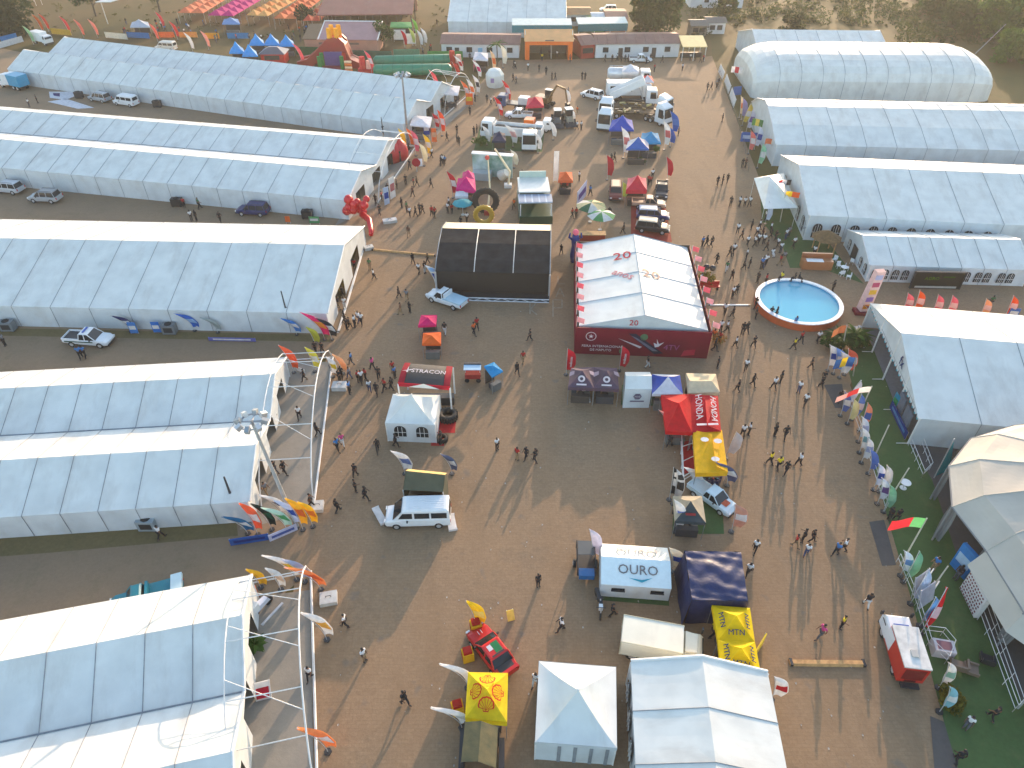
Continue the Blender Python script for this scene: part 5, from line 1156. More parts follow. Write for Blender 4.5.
F('grey transparent feather frame against the wide marquee wall near its right end', 218, 333, 2.6, (170, 180, 176), None, .2, (-1.6, 0), .8)
banner_panel('long violet and white banner strip lying along the wide marquee lane', (209, 341), (256, 342), .05, .5, (120, 120, 190), WH_)
# T4 far end
F('orange feather flag at the far corner of the floodlight marquee', 294, 373, 3.8, (238, 110, 70), None, 0, (-.9, 0), .9)
F('lime-yellow feather flag between the far entrance arches', 315, 372, 3.4, (216, 206, 80), WH_, 0, (-.5, 0))
F('white and yellow feather flag at the far end of the front arch', 333, 377, 2.8, WH_, YE_, 0, (-.3, 0), .7)
F('peach feather flag right of the far end of the front arch', 343, 374, 2.8, (240, 180, 130), None, 0, (-.8, 0), .7)
banner_panel('folded white board lying behind the floodlight marquee corner', (297, 371), (305, 374), .1, .6, WH_)
# T4 near end
F('orange feather flag at the near corner of the floodlight marquee', 258, 535, 4.2, (240, 110, 70), WH_, .1, (-.6, 0), .8)
F('black and dark green feather flag right of the orange one', 272, 530, 3.6, (30, 50, 46), (30, 90, 70), .1, (-1.0, 0), .75)
F('white and navy feather flag leaning right of the dark green one', 283, 516, 3.0, WH_, (40, 50, 110), .1, (-1.4, 0), .9)
F('green and white feather flag below the navy one', 287, 530, 3.2, (190, 220, 206), GR_, .1, (-1.5, 0), .9)
F('pale blue feather flag just left of the yellow ones at the floodlight base', 297, 528, 3.8, (200, 210, 232), BL_, .1, (-1.2, 0), .8)
F('yellow feather flag, left of two at the floodlight marquee deck', 303, 530, 4.2, (246, 190, 50), (220, 110, 50), .1, (-.7, 0), .8)
F('yellow feather flag, right of two at the floodlight marquee deck', 313, 527, 3.4, (244, 196, 40), (226, 130, 50), .1, (-.7, 0), .75)
F('teal and blue crossed feather flag at the foot of the dark pole', 248, 534, 2.6, (40, 110, 150), WH_, .1, (-1.6, 0), 1.0)
F('blue feather flag at the foot of the dark pole by the wide marquee', 297, 335, 2.6, (70, 140, 210), WH_, .1, (-1.5, 0), .9)
banner_panel('blue fence banner beside the near corner of the floodlight marquee', (231, 546), (270, 540), .02, .8, (50, 100, 180), (40, 60, 130))
banner_panel('white and violet fence banner joining the blue one at the floodlight base', (270, 542), (298, 530), .02, .8, (206, 210, 232), (90, 110, 180))
# T5
F('white and yellow feather flag, farthest left above the nearest entrance beams', 297, 580, 3.6, WH_, YE_, .1, (-2.0, 0), .9)
F('white feather flag between the two beams of the nearest entrance arch', 281, 590, 3.0, WH_, (240, 206, 180), .1, (-.6, 0), .7)
F('grey-blue feather flag near the far end of the nearest entrance arch', 305, 582, 3.2, (170, 180, 204), WH_, .1, (-1.2, 0), .8)
F('orange feather flag at the far end of the nearest entrance arch', 321, 590, 3.4, (240, 150, 90), (236, 110, 60), .1, (-2.2, 0), .9)
F('yellow feather flag at the gable corner of the nearest left marquee', 261, 588, 2.6, (240, 190, 50), None, .1, (-.6, 0), .8)
F('white and orange feather flag hanging outside the nearest entrance arch, upper', 327, 640, 3.6, WH_, (244, 180, 80), .1, (-1.3, .2), .9)
F('orange and white feather flag hanging outside the nearest entrance arch, lower', 328, 752, 3.4, (240, 150, 90), WH_, .1, (-1.4, .2), 1.0)
banner_panel('white and red folding board lying on the nearest entrance deck', (256, 702), (272, 698), .03, .8, WH_, (200, 40, 60), tilt=.9)
banner_panel('orange leaflet stand at the gable corner of the nearest left marquee', (253, 600), (260, 598), .1, 1.6, OR_, (200, 80, 40))
# minibus boards
banner_panel('white feather board lying on the ground left of the big minibus', (372, 510), (381, 526), .03, .25, WH_, None, thick=.6)
banner_panel('white feather board lying behind the big minibus', (446, 516), (449, 532), .03, .25, WH_, None, thick=.7)
F('white and blue feather flag left of the olive tent', 405, 474, 3.2, WH_, (110, 130, 180), .1, (-1.0, 0), 1.0)
F('blue-grey feather flag right of the olive tent', 452, 474, 2.8, (90, 100, 130), WH_, .1, (-.9, 0), .7)
# shell and neighbours
F('yellow shell feather flag standing alone above the rally car', 476, 628, 3.6, (244, 206, 40), (246, 226, 120), 0, (-.6, 0), .9)
F('white feather flag left of the yellow shell gazebo', 468, 688, 3.4, WH_, None, 0, (-1.8, 0), 1.0)
F('white feather flag left of the camouflage shelter', 462, 728, 3.0, WH_, (210, 206, 200), 0, (-1.9, 0), 1.2)
for lab, px, py in (('yellow box stand below the yellow flag above the rally car', 476, 630), ('yellow box stand left of the rally car bonnet', 468, 659), ('yellow cap-shaped stand left of the shell gazebo', 458, 712)):
    p = at(px, py); t = thing('display_stand', lab, 'display stand', p, .3); MB().b2(-.4, .4, -.35, .35, .1, 1.0).build('box', fab(236, 190, 40), t); MB().b2(-.3, .3, -.25, .25, 1.0, 1.3).build('top', fab(190, 50, 40), t); MB().b2(-.41, -.405, -.3, .3, .3, .8).build('print', fab(190, 50, 40), t)
F('white and red feather flag at the right edge of the big bottom marquee', 771, 700, 3.2, WH_, RD_, 0, (-.5, 0), .9)
banner_panel('yellow leaning board right of the yellow gazebos', (752, 662), (763, 644), .05, 1.4, (244, 216, 80), None, thick=.1)
banner_panel('small yellow square sign lying on the plaza above the shell gazebo', (508, 622), (515, 620), .02, .8, (244, 214, 110), None, tilt=.4)
F('white feather flag above the small caged trailer', 592, 560, 4.0, (226, 216, 226), None, 0, (-.5, 0), .8)
F('cream and blue feather flag at the right corner of the lettered white tent', 671, 572, 3.2, (236, 222, 196), BL_, 0, (-.6, 0), 1.0)
F('grey and red feather flag at the lower right of the grey gazebo mat', 731, 532, 3.6, (196, 150, 130), WH_, 0, (-.4, 0), 1.1)
F('silver feather flag at the right of the golden canopy', 726, 458, 3.4, (196, 186, 184), None, 0, (.3, 0), .9)
F('grey-blue feather flag below the golden canopy', 727, 486, 3.2, (96, 100, 130), WH_, 0, (-1.6, 0), 1.0)
F('white feather flag in front of the red mat frame', 693, 486, 2.6, WH_, None, 0, (-1.3, 0), 1.0)
F('black and white chequered feather flag left of the grey gazebo, left of two', 669, 500, 4.2, (50, 52, 56), (WH_, WH_), 0, (-.2, 0), .7)
F('black and white chequered feather flag left of the grey gazebo, right of two', 673, 504, 4.4, (206, 206, 206), ((50, 52, 56), (60, 60, 60)), 0, (-.3, 0), .7)
F('white and blue feather flag at the lower left of the grey gazebo', 675, 532, 4.2, WH_, (120, 140, 200), 0, (-.7, 0), .8)
F('white feather flag at the left edge of the plain red gazebo', 667, 432, 3.0, (230, 150, 140), WH_, 0, (-1.2, 0), .7)
# top middle display
F('big blue feather flag, upper of two right of the white tractor units', 672, 136, 4.6, (50, 100, 180), (80, 130, 200), 0, (-1.0, 0), 1.2)
F('big blue feather flag, lower of two right of the white tractor units', 670, 147, 4.2, (50, 96, 176), None, 0, (-1.8, 0), 1.1)
F('white and red feather flag right of the cyan gazebo', 664, 150, 5.2, WH_, (220, 110, 110), 0, (-.8, 0), 1.0)
F('white and red feather flag left of the blue arch gazebo', 623, 158, 5.4, WH_, (220, 130, 130), 0, (-.8, 0), 1.1)
F('dark red feather flag left above the maroon car', 607, 180, 4.2, (190, 40, 60), None, 0, (-.4, 0), 1.0)
F('dark red feather flag above the black pickup', 667, 180, 4.0, (190, 40, 60), None, 0, (-.7, 0), .9)
F('dark red feather flag beside the magenta gazebos', 453, 198, 4.4, (190, 40, 56), WH_, 0, (-.8, 0), .9)
F('yellow-green feather flag beside the maroon car', 622, 200, 3.0, (200, 206, 90), None, 0, (-.2, 0), .8)
banner_panel('white and violet printed banner leaning above the green parasols', (577, 208), (586, 196), .1, 2.6, (214, 210, 226), PU_)
popup('royal blue peaked gazebo in front of the left tractor units', [(612, 120), (632, 120), (634, 130), (609, 130)], 2.9, 4.6, fab(48, 86, 186), valance=.25)
popup('cyan domed gazebo right of the blue arch gazebo', [(642, 133), (658, 133), (661, 143), (640, 143)], 2.9, 4.0, fab(30, 150, 200), valance=.25)
popup('blue and white arch gazebo left of the cyan one', [(628, 140), (648, 140), (649, 149), (626, 149)], 2.9, 4.2, fab(60, 110, 186), panel=[WCL, fab(230, 220, 224), fab(60, 110, 186), WCL], valance=.25)
popup('red and pink pavilion heading the red carpet display row', [(628, 178), (646, 178), (647, 190), (626, 190)], 2.8, 4.2, fab(226, 70, 84), panel=[fab(226, 70, 84), fab(232, 120, 130), fab(220, 50, 70), fab(232, 120, 130)], valance=.6)
popup('orange square gazebo standing alone left of the maroon car', [(560, 172), (572, 172), (573, 181), (558, 181)], 2.4, 3.2, fab(238, 110, 60), valance=.3)
popup('magenta gazebo, nearer of two beside the green printed stall', [(458, 178), (475, 179), (476, 191), (456, 189)], 2.6, 3.8, fab(226, 30, 130), valance=.4)
popup('pink gazebo, farther of two beside the green printed stall', [(463, 172), (474, 173), (475, 180), (462, 179)], 2.6, 3.6, fab(230, 70, 140), valance=.4)
popup('small white-topped counter gazebo below the magenta gazebo', [(456, 190), (468, 190), (468, 196), (455, 196)], 2.2, 2.5, WCL, valance=.4)
parasol('teal parasol below the magenta gazebos', 463, 215, 1.5, 2.4, [fab(70, 170, 180)])
parasol('green, white and yellow parasol with triangle print left above the crimson hall', 590, 222, 2.2, 3.0, [fab(226, 210, 160), fab(60, 110, 80), fab(226, 224, 214)])
parasol('green and white parasol in front of the triangle-print parasol', 600, 230, 2.0, 2.8, [fab(226, 230, 224), fab(90, 160, 100)])
popup('dark navy gazebo with white counter on the green patch', [(494, 133), (505, 133), (506, 141), (492, 141)], 2.6, 3.6, fab(56, 64, 92), valance=.3)
popup('pink-red pavilion behind the white pickup at the loaders', [(528, 98), (542, 97), (544, 106), (526, 107)], 2.6, 3.6, fab(226, 70, 90), panel=[fab(236, 160, 150), fab(226, 90, 100), fab(222, 50, 80), fab(226, 70, 90)], valance=.3)
p = at(590, 240); t = thing('planter_counter', 'red slatted counter under the green parasols', 'counter', p)
MB().b2(-2, 2, -.5, .5, .1, 1.0).build('counter', paint(176, 60, 40), t); MB().b2(-2.1, 2.1, -.6, .6, 1.0, 1.08).build('counter_top', WOOD, t)
# ---- entrance arches
def portal(label, near, far, gap, rise, n=5, end=None):
    A, B = at(*near), at(*far); t = thing('entrance_arch', label, 'entrance arch', A, ang(A, B)); L_ = (B - A).length
    # +y local points to the left (towards the marquee)
    def arch(y, k=1.0): return [(lerp(0, L_, i / 14), y, rise * k * (math.sin(math.pi * i / 14) ** .55 if 0 < i < 14 else 0)) for i in range(15)]
    MB().tube(arch(0), .06, 6).build('front_arch', WHITEM, t); MB().tube(arch(gap, 1.04), .045, 6).build('rear_arch', WHITEM, t)
    MB().tube([(0, 0, .15), (L_, 0, .15)], .1, 5).build('ground_beam', WHITEM, t)
    for i in (2, 4, 7, 10, 12):
        a, b = arch(0)[i], arch(gap, 1.04)[i]; MB().tube([a, b], .04, 5).build('purlin', WHITEM, t)
    MB().tube([(L_ - .1, 0, .2), (L_ - .1, gap, .2)], .07, 5).build('purlin', WHITEM, t)
    for i in (3, 6, 9): MB().tube([arch(0)[i], arch(gap, 1.04)[i + 2]], .03, 4).build('tie', WHITEM, t)
    return t
portal('white tubular entrance arch of the floodlight marquee', (314, 508), (333, 358), 4.4, 5.0)
portal('white tubular entrance arch of the nearest left marquee', (318, 800), (311, 572), 4.6, 5.6)
portal('white tubular entrance arch beside the red dome tent', (378, 203), (416, 147), 5.2, 5.6)
portal('white tubular entrance arch of the rear left marquee', (444, 117), (472, 92), 5.2, 5.6)
# ---- masts and poles
def mast(label, base, top, z, r=.16, col=None, head=True, dark=False):
    A = at(*base); T = at(top[0], top[1], z); t = thing('floodlight_mast' if head else 'pole', label, 'floodlight mast' if head else 'pole', A); d = T - A
    c = col or (BLACKM if dark else mat('galvanised', (.36, .37, .38), .5, .15, 2, metal=.4))
    MB().tube([(0, 0, 0), d * .5, d], [r, r * .8, r * .55], 7).build('shaft', c, t)
    if head:
        m = MB()
        m.tube([d + Vector((1.0 * math.cos(i * .785), 1.0 * math.sin(i * .785), -.2)) for i in range(9)], .07, 5); m.tube([d + Vector((-1.0, 0, -.2)), d + Vector((1.0, 0, -.2))], .06, 4); m.tube([d + Vector((0, -1.0, -.2)), d + Vector((0, 1.0, -.2))], .06, 4); m.build('head_ring', c, t)
        for i in range(8):
            q = d + Vector((1.05 * math.cos(i * .785), 1.05 * math.sin(i * .785), -.1)); lam = MB().box(q, (.5, .34, .42), rz=i * .785, ry=.4).build('lamp', ALU if i % 2 else paint(150, 156, 160), t)
    else:
        MB().tube([d * .55 + Vector((-.25, 0, 0)), d * .55 + Vector((.25, 0, .1))], .09, 5).build('collar', c, t)
    return t
mast('tall floodlight mast leaning at the corner of the double-ridged left marquee', (297, 527), (251, 420), 10.5, .2)
mast('tall floodlight mast at the corner of the rear left marquee', (408, 142), (402, 74), 14.0, .22)
mast('dark slim pole at the right end of the wide left marquee', (291, 329), (281, 291), 5.2, .12, None, False, True)
mast('dark slim pole by the near wall of the floodlight marquee', (239, 518), (224, 477), 4.6, .14, None, False, True)
mast('dark pole in front of the rear left marquee wall near its right end', (384, 139), (381, 117), 4.2, .12, None, False, True)
mast('slim grey lamp pole at the corner of the arched-window marquee', (803, 238), (806, 220), 3.0, .07, None, False)
# ---- national flags on poles
def polefl(label, base, top, z, cols, size=(2.2, 1.3), drop=.4, dirx=1):
    A = at(*base); T = at(top[0], top[1], z); t = thing('flagpole', label, 'flag', A); d = T - A
    MB().tube([(0, 0, 0), d], [.07, .05], 6).build('pole', mat('pole_tan', (.52, .48, .40), .5), t)
    if cols:
        for k, c in enumerate(cols):
            n = len(cols)
            MB().grid(lambda i, j: d + Vector((dirx * size[0] * (k + i) / n, .15 * math.sin(5 * (k + i) / n), -.08 - size[1] * j - drop * ((k + i) / n) ** 1.3)), 3, 3).build('flag_stripe', fab(*c), t)
    return t
polefl('red and pale green flag flying from a leaning pole over the turf', (900, 566), (927, 518), 6.2, [(110, 190, 120), (226, 54, 64), (226, 54, 64)], (2.6, 1.1), .1, -1)
polefl('red and white striped flag at the top of the leaning pole by the turf head', (859, 414), (872, 386), 4.6, [(236, 226, 220), (206, 60, 60), (226, 170, 160)], (3.0, .7), 1.2, -1)
polefl('bare tan pole leaning over the turf below the striped flag', (872, 462), (889, 425), 5.2, None)
polefl('bare tan pole leaning over the turf above the red and green flag', (885, 506), (909, 468), 5.4, None)
polefl('bare tan pole leaning over the turf in front of the blue advert screen', (928, 594), (948, 566), 3.6, None)
polefl('yellow and red flag in front of the white double-peaked canopy', (780, 222), (786, 191), 4.8, [(246, 200, 40), (226, 90, 40)], (2.0, .8), .1)
polefl('red, white and black flag above the white double-peaked canopy', (777, 205), (779, 180), 4.2, [(210, 60, 60), (226, 222, 220), (60, 60, 60)], (1.8, .8), -.2)
polefl('white flag with red disc by the corner of the rounded marquee', (738, 78), (732, 66), 3.4, [(236, 230, 228), (214, 60, 70), (236, 230, 228)], (2.4, 1.2), .3)
polefl('green and yellow flag among the banners beside the arched-roof marquee', (755, 138), (753, 118), 4.2, [(96, 150, 80), (226, 200, 90), (80, 130, 80)], (1.9, 1.2), .3)
polefl('red and white flag at the corner of the arched-roof marquee', (763, 156), (766, 138), 3.6, [(226, 120, 80), (240, 226, 210)], (2.2, .9), .3)
# ---- banner fence, right
def fence(label, pts, h=1.1, step=2.0, m=WHITEM, name='barrier_fence', rails=2, cat='fence'):
    P = [at(*p) for p in pts]; t = thing(name, label, cat, P[0])
    for a, b in zip(P[:-1], P[1:]):
        A, B = a - P[0], b - P[0]; mm = MB()
        for k in range(rails): z = h * (k + 1) / rails; mm.tube([A + Vector((0, 0, z)), B + Vector((0, 0, z))], .026, 4)
        mm.build('rail', m, t); n = max(1, int((B - A).length / step))
        for i in range(n + 1): q = A.lerp(B, i / n); MB().tube([q, q + Vector((0, 0, h))], .022, 4).build('post', m, t)
    return t
fence('white railing along the turf edge behind the feather banners, upper run', [(846, 400), (864, 450), (884, 512)], 1.1)
fence('white railing along the turf edge beside the ambulance', [(896, 562), (914, 606), (926, 646), (944, 664), (950, 648), (940, 636), (924, 634)], 1.1, 1.5)
fence('white ladder-like handrail on the right side of the turf, upper row', [(908, 446), (921, 478), (929, 470), (920, 446)], 1.0, 1.0)
fence('white ladder-like handrail on the right side of the turf, lower row', [(976, 612), (1012, 712), (1018, 706), (984, 608)], 1.0, 1.8)
fence('dark low fence along the avenue edge beside the rounded marquees', [(716, 66), (730, 104), (742, 138), (748, 172)], .9, 3, BLACKM)
fr_cols = [(236, 232, 230), (222, 226, 234), (60, 100, 190), (240, 140, 80), (236, 236, 238), (226, 230, 236), (46, 80, 170), (226, 226, 240), (240, 238, 234), (210, 216, 236), (130, 196, 150)]
items = [('white feather banner at the head of the turf fence, beside the striped flag', 843, 408, (236, 226, 226), None, (1.2, .6)), ('rolled blue banner at the turf fence head', 840, 416, (50, 80, 160), WH_, (-.4, .2)), ('blue and white feather banner below the striped flag', 851, 420, (60, 110, 190), WH_, (.2, .3)),
         ('pale yellow feather banner at the turf fence beside the blue one', 847, 424, (220, 206, 130), None, (-.2, .2)), ('blue and orange feather banner at the turf fence', 859, 430, (238, 130, 80), (70, 110, 180), (.1, .5)), ('white banner with violet print at the turf fence below the orange one', 858, 442, (232, 230, 234), (190, 190, 216), (-.5, .3)),
         ('white banner with teal emblem at the turf fence', 859, 453, WH_, (120, 170, 180), (-.6, .3)), ('small white banner above the blue one at the turf fence', 861, 463, WH_, (170, 180, 210), (-.3, .2)), ('royal blue banner halfway down the turf fence', 868, 474, (50, 90, 180), (90, 130, 210), (-.8, .2)),
         ('white and lilac feather banner below the royal blue one', 873, 490, (216, 222, 240), BL_, (-.4, .3)), ('cream feather banner beside the white and lilac one', 879, 492, (240, 232, 226), None, (-.2, .3)), ('white and violet banner above the pale green one at the turf fence', 877, 504, (226, 228, 240), PU_, (-.5, .3)), ('pale green feather banner at the lower end of the upper fence', 883, 512, (120, 190, 140), (170, 216, 180), (-.3, .4)),
         ('white and light blue feather banner near the lower kerb mat', 900, 576, (214, 226, 240), (110, 160, 216), (-.7, .2)), ('green feather banner near the lower kerb mat', 903, 582, (110, 186, 140), None, (.5, .6)), ('pale blue long feather banner by the lower fence', 910, 604, (190, 210, 236), None, (.8, .9)), ('sky blue banner at the fence above the red one', 919, 626, (80, 150, 216), (130, 180, 226), (.3, .4)),
         ('white feather banner with green print below the ambulance box', 938, 688, (236, 228, 220), (150, 190, 170), (-.4, .2)), ('teal feather banner beside the yellow-green bush', 939, 712, (110, 176, 190), WH_, (-.4, .2))]
for lab, px, py, c, a, ln in items: F(lab, px, py, 3.2, tuple(int(v + (238 - v) * .25) for v in c), a, .1, ln, .72)
F('bright red feather banner leaning over the turf beside the ambulance', 920, 634, 3.6, (216, 30, 40), (240, 200, 200), .3, (1.9, 1.2), .6)
for lab, a, b in (('grey-white sheet banner on T-shaped posts, upper of two', (912, 600), (926, 590)), ('grey-white sheet banner on T-shaped posts, lower of two', (917, 613), (931, 603))):
    t = banner_panel(lab, a, b, .5, 2.2, (200, 200, 208), None, tilt=.5)
    MB().tube([(1.2, .2, 1.0), (2.8, .6, 1.3)], .05, 4).build('cross_arm', WHITEM, t)
for lab, pts, c, a in (('white fabric fence banner, top of the row by the rounded marquee', ((718, 72), (722, 80)), (232, 230, 226), None), ('white fabric fence banner, middle of the row by the rounded marquee', ((724, 82), (728, 94)), (232, 230, 226), None), ('white fabric fence banner, lowest of the row by the rounded marquee', ((729, 96), (733, 108)), (232, 230, 226), None),
                       ('blue awning banner beside the pennants of the arched-roof marquee', ((740, 142), (757, 143)), (70, 110, 180), (190, 200, 220)), ('blue fabric panel behind the white fence banners', ((733, 96), (741, 95)), (80, 120, 180), None)):
    banner_panel(lab, pts[0], pts[1], .1, 1.7, c, a, tilt=.25)
for lab, px, py, c, a, ln in (('cream and orange feather flag at the top of the pennant cluster', 739, 118, (244, 220, 180), OR_, (-.5, 0)), ('violet feather flag in the pennant cluster by the avenue edge', 741, 120, (160, 150, 190), None, (-.5, 0)), ('yellow feather flag in the pennant cluster by the avenue edge', 742, 126, (216, 190, 80), WH_, (.8, 0)), ('white and violet slim flag in the pennant cluster', 746, 132, (222, 216, 226), PU_, (.4, 0)),
                              ('pale red feather flag below the blue awning banner', 748, 154, (236, 130, 120), WH_, (-.4, 0)), ('white and blue feather flag below the blue awning banner', 754, 150, (226, 230, 240), BL_, (.1, 0)), ('pale green and white feather flag at the lower end of the pennant cluster', 757, 168, (150, 206, 170), WH_, (.0, 0)), ('black slim feather flag in front of the arched-roof gable', 763, 146, (40, 36, 40), None, (.9, 0)), ('green slim feather flag beside the black one', 760, 140, (110, 180, 120), None, (.8, 0))):
    F(lab, px, py, 4.2, c, a, .0, ln, .9)
F('white-bladed feather flag at the left side of the white double-peaked canopy', 765, 224, 3.6, (216, 222, 236), None, 0, (-.2, 0), .7)
# flags behind R5
for lab, px, py, c, h in (('pink feather flag, leftmost behind the open marquee', 902, 313, (236, 110, 120), 2.9), ('tall orange feather flag behind the open marquee', 912, 314, (236, 100, 40), 3.4), ('pink feather flag behind the open marquee, second pink', 931, 316, (236, 110, 120), 3.1), ('pink feather flag behind the open marquee, third pink', 945, 317, (236, 110, 120), 3.1), ('peach square flag behind the open marquee', 979, 318, (244, 170, 120), 2.8), ('orange feather flag near the right edge behind the open marquee', 1004, 318, (236, 90, 40), 3.2)):
    F(lab, px, py, h, c, (246, 200, 190), 0, (-.3, 0), .9)
banner_panel('blue and white banner near the right edge behind the open marquee', (1006, 318), (1016, 319), .2, 1.4, (90, 130, 200), WH_)
# adverts on turf
t = banner_panel('blue and white advert board facing the turf by the dome tent', (948, 566), (962, 582), .3, 3.0, (60, 140, 206), (190, 216, 236), 'advert board', 'advert_board', thick=.3)
t = banner_panel('white advert board with rows of small dark emblems below the blue one', (958, 590), (972, 620), .3, 2.6, (236, 232, 230), None, 'advert board', 'advert_board', thick=.35)
L_ = (at(972, 620) - at(958, 590)).length; m = MB()
for i in range(7):
    for j in range(9): m.box((L_ * (j + .5 + .25 * (i % 2)) / 9.6, -.03, .45 + i * .31), (.14, .02, .12))
m.build('emblem_print', fab(130, 60, 70), t)
banner_panel('blue hoarding strip at the near corner of the open marquee', (889, 408), (904, 440), .1, 1.0, (40, 70, 140), (90, 140, 190))
banner_panel('teal and green roll-up beside the blue hoarding strip', (890, 406), (894, 412), .1, 1.9, (40, 150, 180), (60, 160, 90))
p = at(862, 312); t = thing('letter_totem', 'tall colourful leaning totem beside the swimming pool', 'totem', p, .1)
tm = MB(); tm.loft([[(-.6, -.5, .4), (.6, -.5, .4), (.6, .5, .4), (-.6, .5, .4)], [(-.1, -.2, 5.6), (1.0, -.2, 5.6), (1.0, .5, 5.6), (-.1, .5, 5.6)]]); tm.build('column', fab(226, 196, 190), t)
for k in range(5): MB().loft([[(-.5 + .1 * k + dx, -.53 + .06 * k, .8 + .95 * k + dz) for dx, dz in ((0, 0), (.85, 0), (.85, .6), (0, .6))], [(-.5 + .1 * k + dx, -.50 + .06 * k, .8 + .95 * k + dz) for dx, dz in ((0, 0), (.85, 0), (.85, .6), (0, .6))]]).build('colour_block', fab(*[(230, 150, 50), (150, 120, 190), (236, 190, 70), (200, 90, 120), (190, 190, 220)][k]), t)
MB().prism([(-1.2, -.6, 0), (1.4, -1.2, 0), (1.5, -.2, 0), (-1.0, .6, 0)], (0, 0, .4)).build('base', fab(130, 40, 56), t)
F('crimson feather flag lying at the foot of the colourful totem', 868, 320, 2.6, (130, 40, 56), None, .4, (-1.6, 0), .9)
# white double-peaked canopy
t, q = popup('white double-peaked stretch canopy at the corner of the arched-window marquee', [(754, 178), (784, 173), (798, 208), (764, 209)], 3.0, 4.6, PVC, valance=0, ridge=((770, 176), (784, 192)), legm=WHITEM, name='stretch_canopy', cat='canopy')
# ---- things at the marquee lawn
p = at(815, 268); t = thing('wooden_counter', 'orange-brown wooden bar counter with white top on the lawn', 'counter', p, R(-4))
MB().b2(-1.9, 1.9, -.6, .6, .05, 1.3).build('front', paint(170, 110, 70), t); MB().b2(-1.5, .6, -.75, .0, 1.3, 1.38).build('top', PWHT, t); MB().b2(-1.9, 1.9, .4, .7, 1.3, 1.9).build('back_board', paint(150, 90, 56), t)
p = at(822, 252); t = thing('thatched_hut', 'brown thatched bar hut behind the wooden counter', 'hut', p)
MB().loft([[(2.0 * math.cos(i * .785), 2.0 * math.sin(i * .785), 2.2) for i in range(8)], [(.1 * math.cos(i * .785), .1 * math.sin(i * .785), 3.2) for i in range(8)]]).build('thatch', mat('thatch', srgb(112, 86, 54), .95, .35, 3, .5), t)
for i in range(4): MB().tube([(1.5 * math.cos(i * 1.57 + .7), 1.5 * math.sin(i * 1.57 + .7), 0), (1.5 * math.cos(i * 1.57 + .7), 1.5 * math.sin(i * 1.57 + .7), 2.3)], .09, 5).build('post', WOOD, t)
def lawn_chair(px, py, rz, lab, grp): 
    p = at(px, py); t = thing('garden_chair', lab, 'chair', p, rz, grp)
    MB().b2(-.25, .25, -.25, .25, .4, .46).build('seat', PWHT, t); MB().b2(-.25, .25, .2, .26, .46, .9).build('backrest', PWHT, t)
    for x in (-.22, .22):
        for y in (-.22, .22): MB().tube([(x, y, 0), (x, y, .4)], .03, 4).build('leg', PWHT, t)
for i, (px, py) in enumerate(((838, 268), (846, 270), (852, 264), (841, 276), (848, 279), (834, 262))): lawn_chair(px, py, i * 1.1, 'white garden chair on the lawn beside the low arched-window marquee', 'white chairs on the lawn')
for lab, px, py in (('round white table among the chairs on the lawn', 843, 272), ('white round table on the turf with blue seats', 903, 488)):
    p = at(px, py); t = thing('round_table', lab, 'table', p)
    for nm, r_, z0, z1 in (('table_top', .45, .72, .77), ('foot', .3, 0, .04)): MB().loft([[(r_ * math.cos(i * .524), r_ * math.sin(i * .524), z) for i in range(12)] for z in (z0, z1)]).build(nm, PWHT, t)
    MB().tube([(0, 0, 0), (0, 0, .74)], .05, 6).build('stem', ALU, t)
for px, py, lab in ((956, 668, 'pale brown lounge chair at the far left of the turf seating group'), (970, 672, 'pale brown lounge chair right in the turf seating group'), (985, 662, 'dark lounge chair nearest the handrail')):
    p = at(px, py); t = thing('lounge_chair', lab, 'chair', p, rnd.random() * 3); c = paint(120, 100, 84) if 'pale' in lab else PDRK
    MB().b2(-.4, .4, -.4, .4, .25, .42).build('seat', c, t); MB().b2(-.4, .4, .3, .45, .42, .85).build('backrest', c, t)
    for x in (-.42, .42): MB().b2(x - .06, x + .06, -.4, .4, .3, .6).build('armrest', c, t)
p = at(940, 652); t = thing('podium_box', 'white podium with framed print inside the corner railing', 'podium', p, -.2); MB().b2(-.7, .7, -.5, .5, .02, .9).build('box', paint(200, 190, 190), t); MB().b2(-.5, .5, -.35, .35, .9, .92).build('print', fab(150, 110, 120), t)
# red balloon arch, red dome tents
p = at(358, 220); t = thing('balloon_arch', 'red balloon arch with long red tail at the end of the second left marquee', 'balloons', p)
m = MB()
for i in range(16): m.ball((-1.6 + 3.2 * rnd.random(), rnd.uniform(-.5, .5), 1.2 + 2.4 * rnd.random()), rnd.uniform(.45, .75), 7, 5)
m.build('balloon_cluster', mat('balloon_red', srgb(206, 30, 40), .3, .1, 1), t, True)
MB().tube([(.8, -.5, 1.2), (2.0, -1.6, .8), (2.6, -4.2, .5), (2.7, -5.0, .3)], [.5, .42, .36, .3], 8).build('tail', mat('balloon_red', (.5, 0, 0)), t, True)
for lab, px, py, s_ in (('red inflatable dome tent, left lobe at the second entrance', 391, 160, 1.0), ('red inflatable dome tent, right lobe at the second entrance', 399, 158, .9)):
    p = at(px, py); t = thing('dome_stand', lab, 'inflatable tent', p); n = 12
    MB().loft([[(r_ * s_ * math.cos(2 * math.pi * i / n), r_ * s_ * math.sin(2 * math.pi * i / n), z * s_) for i in range(n)] for r_, z in ((1.8, 0), (1.9, 1.4), (1.6, 2.6), (.9, 3.4), (.2, 3.6))]).build('shell', mat('dome_red', srgb(196, 40, 48), .5, .15, 1), t, True)
    MB().b2(-.6, .6, -1.95 * s_, -1.7 * s_, .1, 1.8).build('opening', DARK, t)
for lab, cs in (('white flat awning at the near corner of the rear left marquee', [(413, 115), (432, 117), (430, 127), (410, 125)]), ('white flat awning under the rear entrance arch', [(443, 85), (460, 86), (458, 95), (440, 94)])):
    popup(lab, cs, 2.8, 3.2, WCL, flat=True, valance=.2)
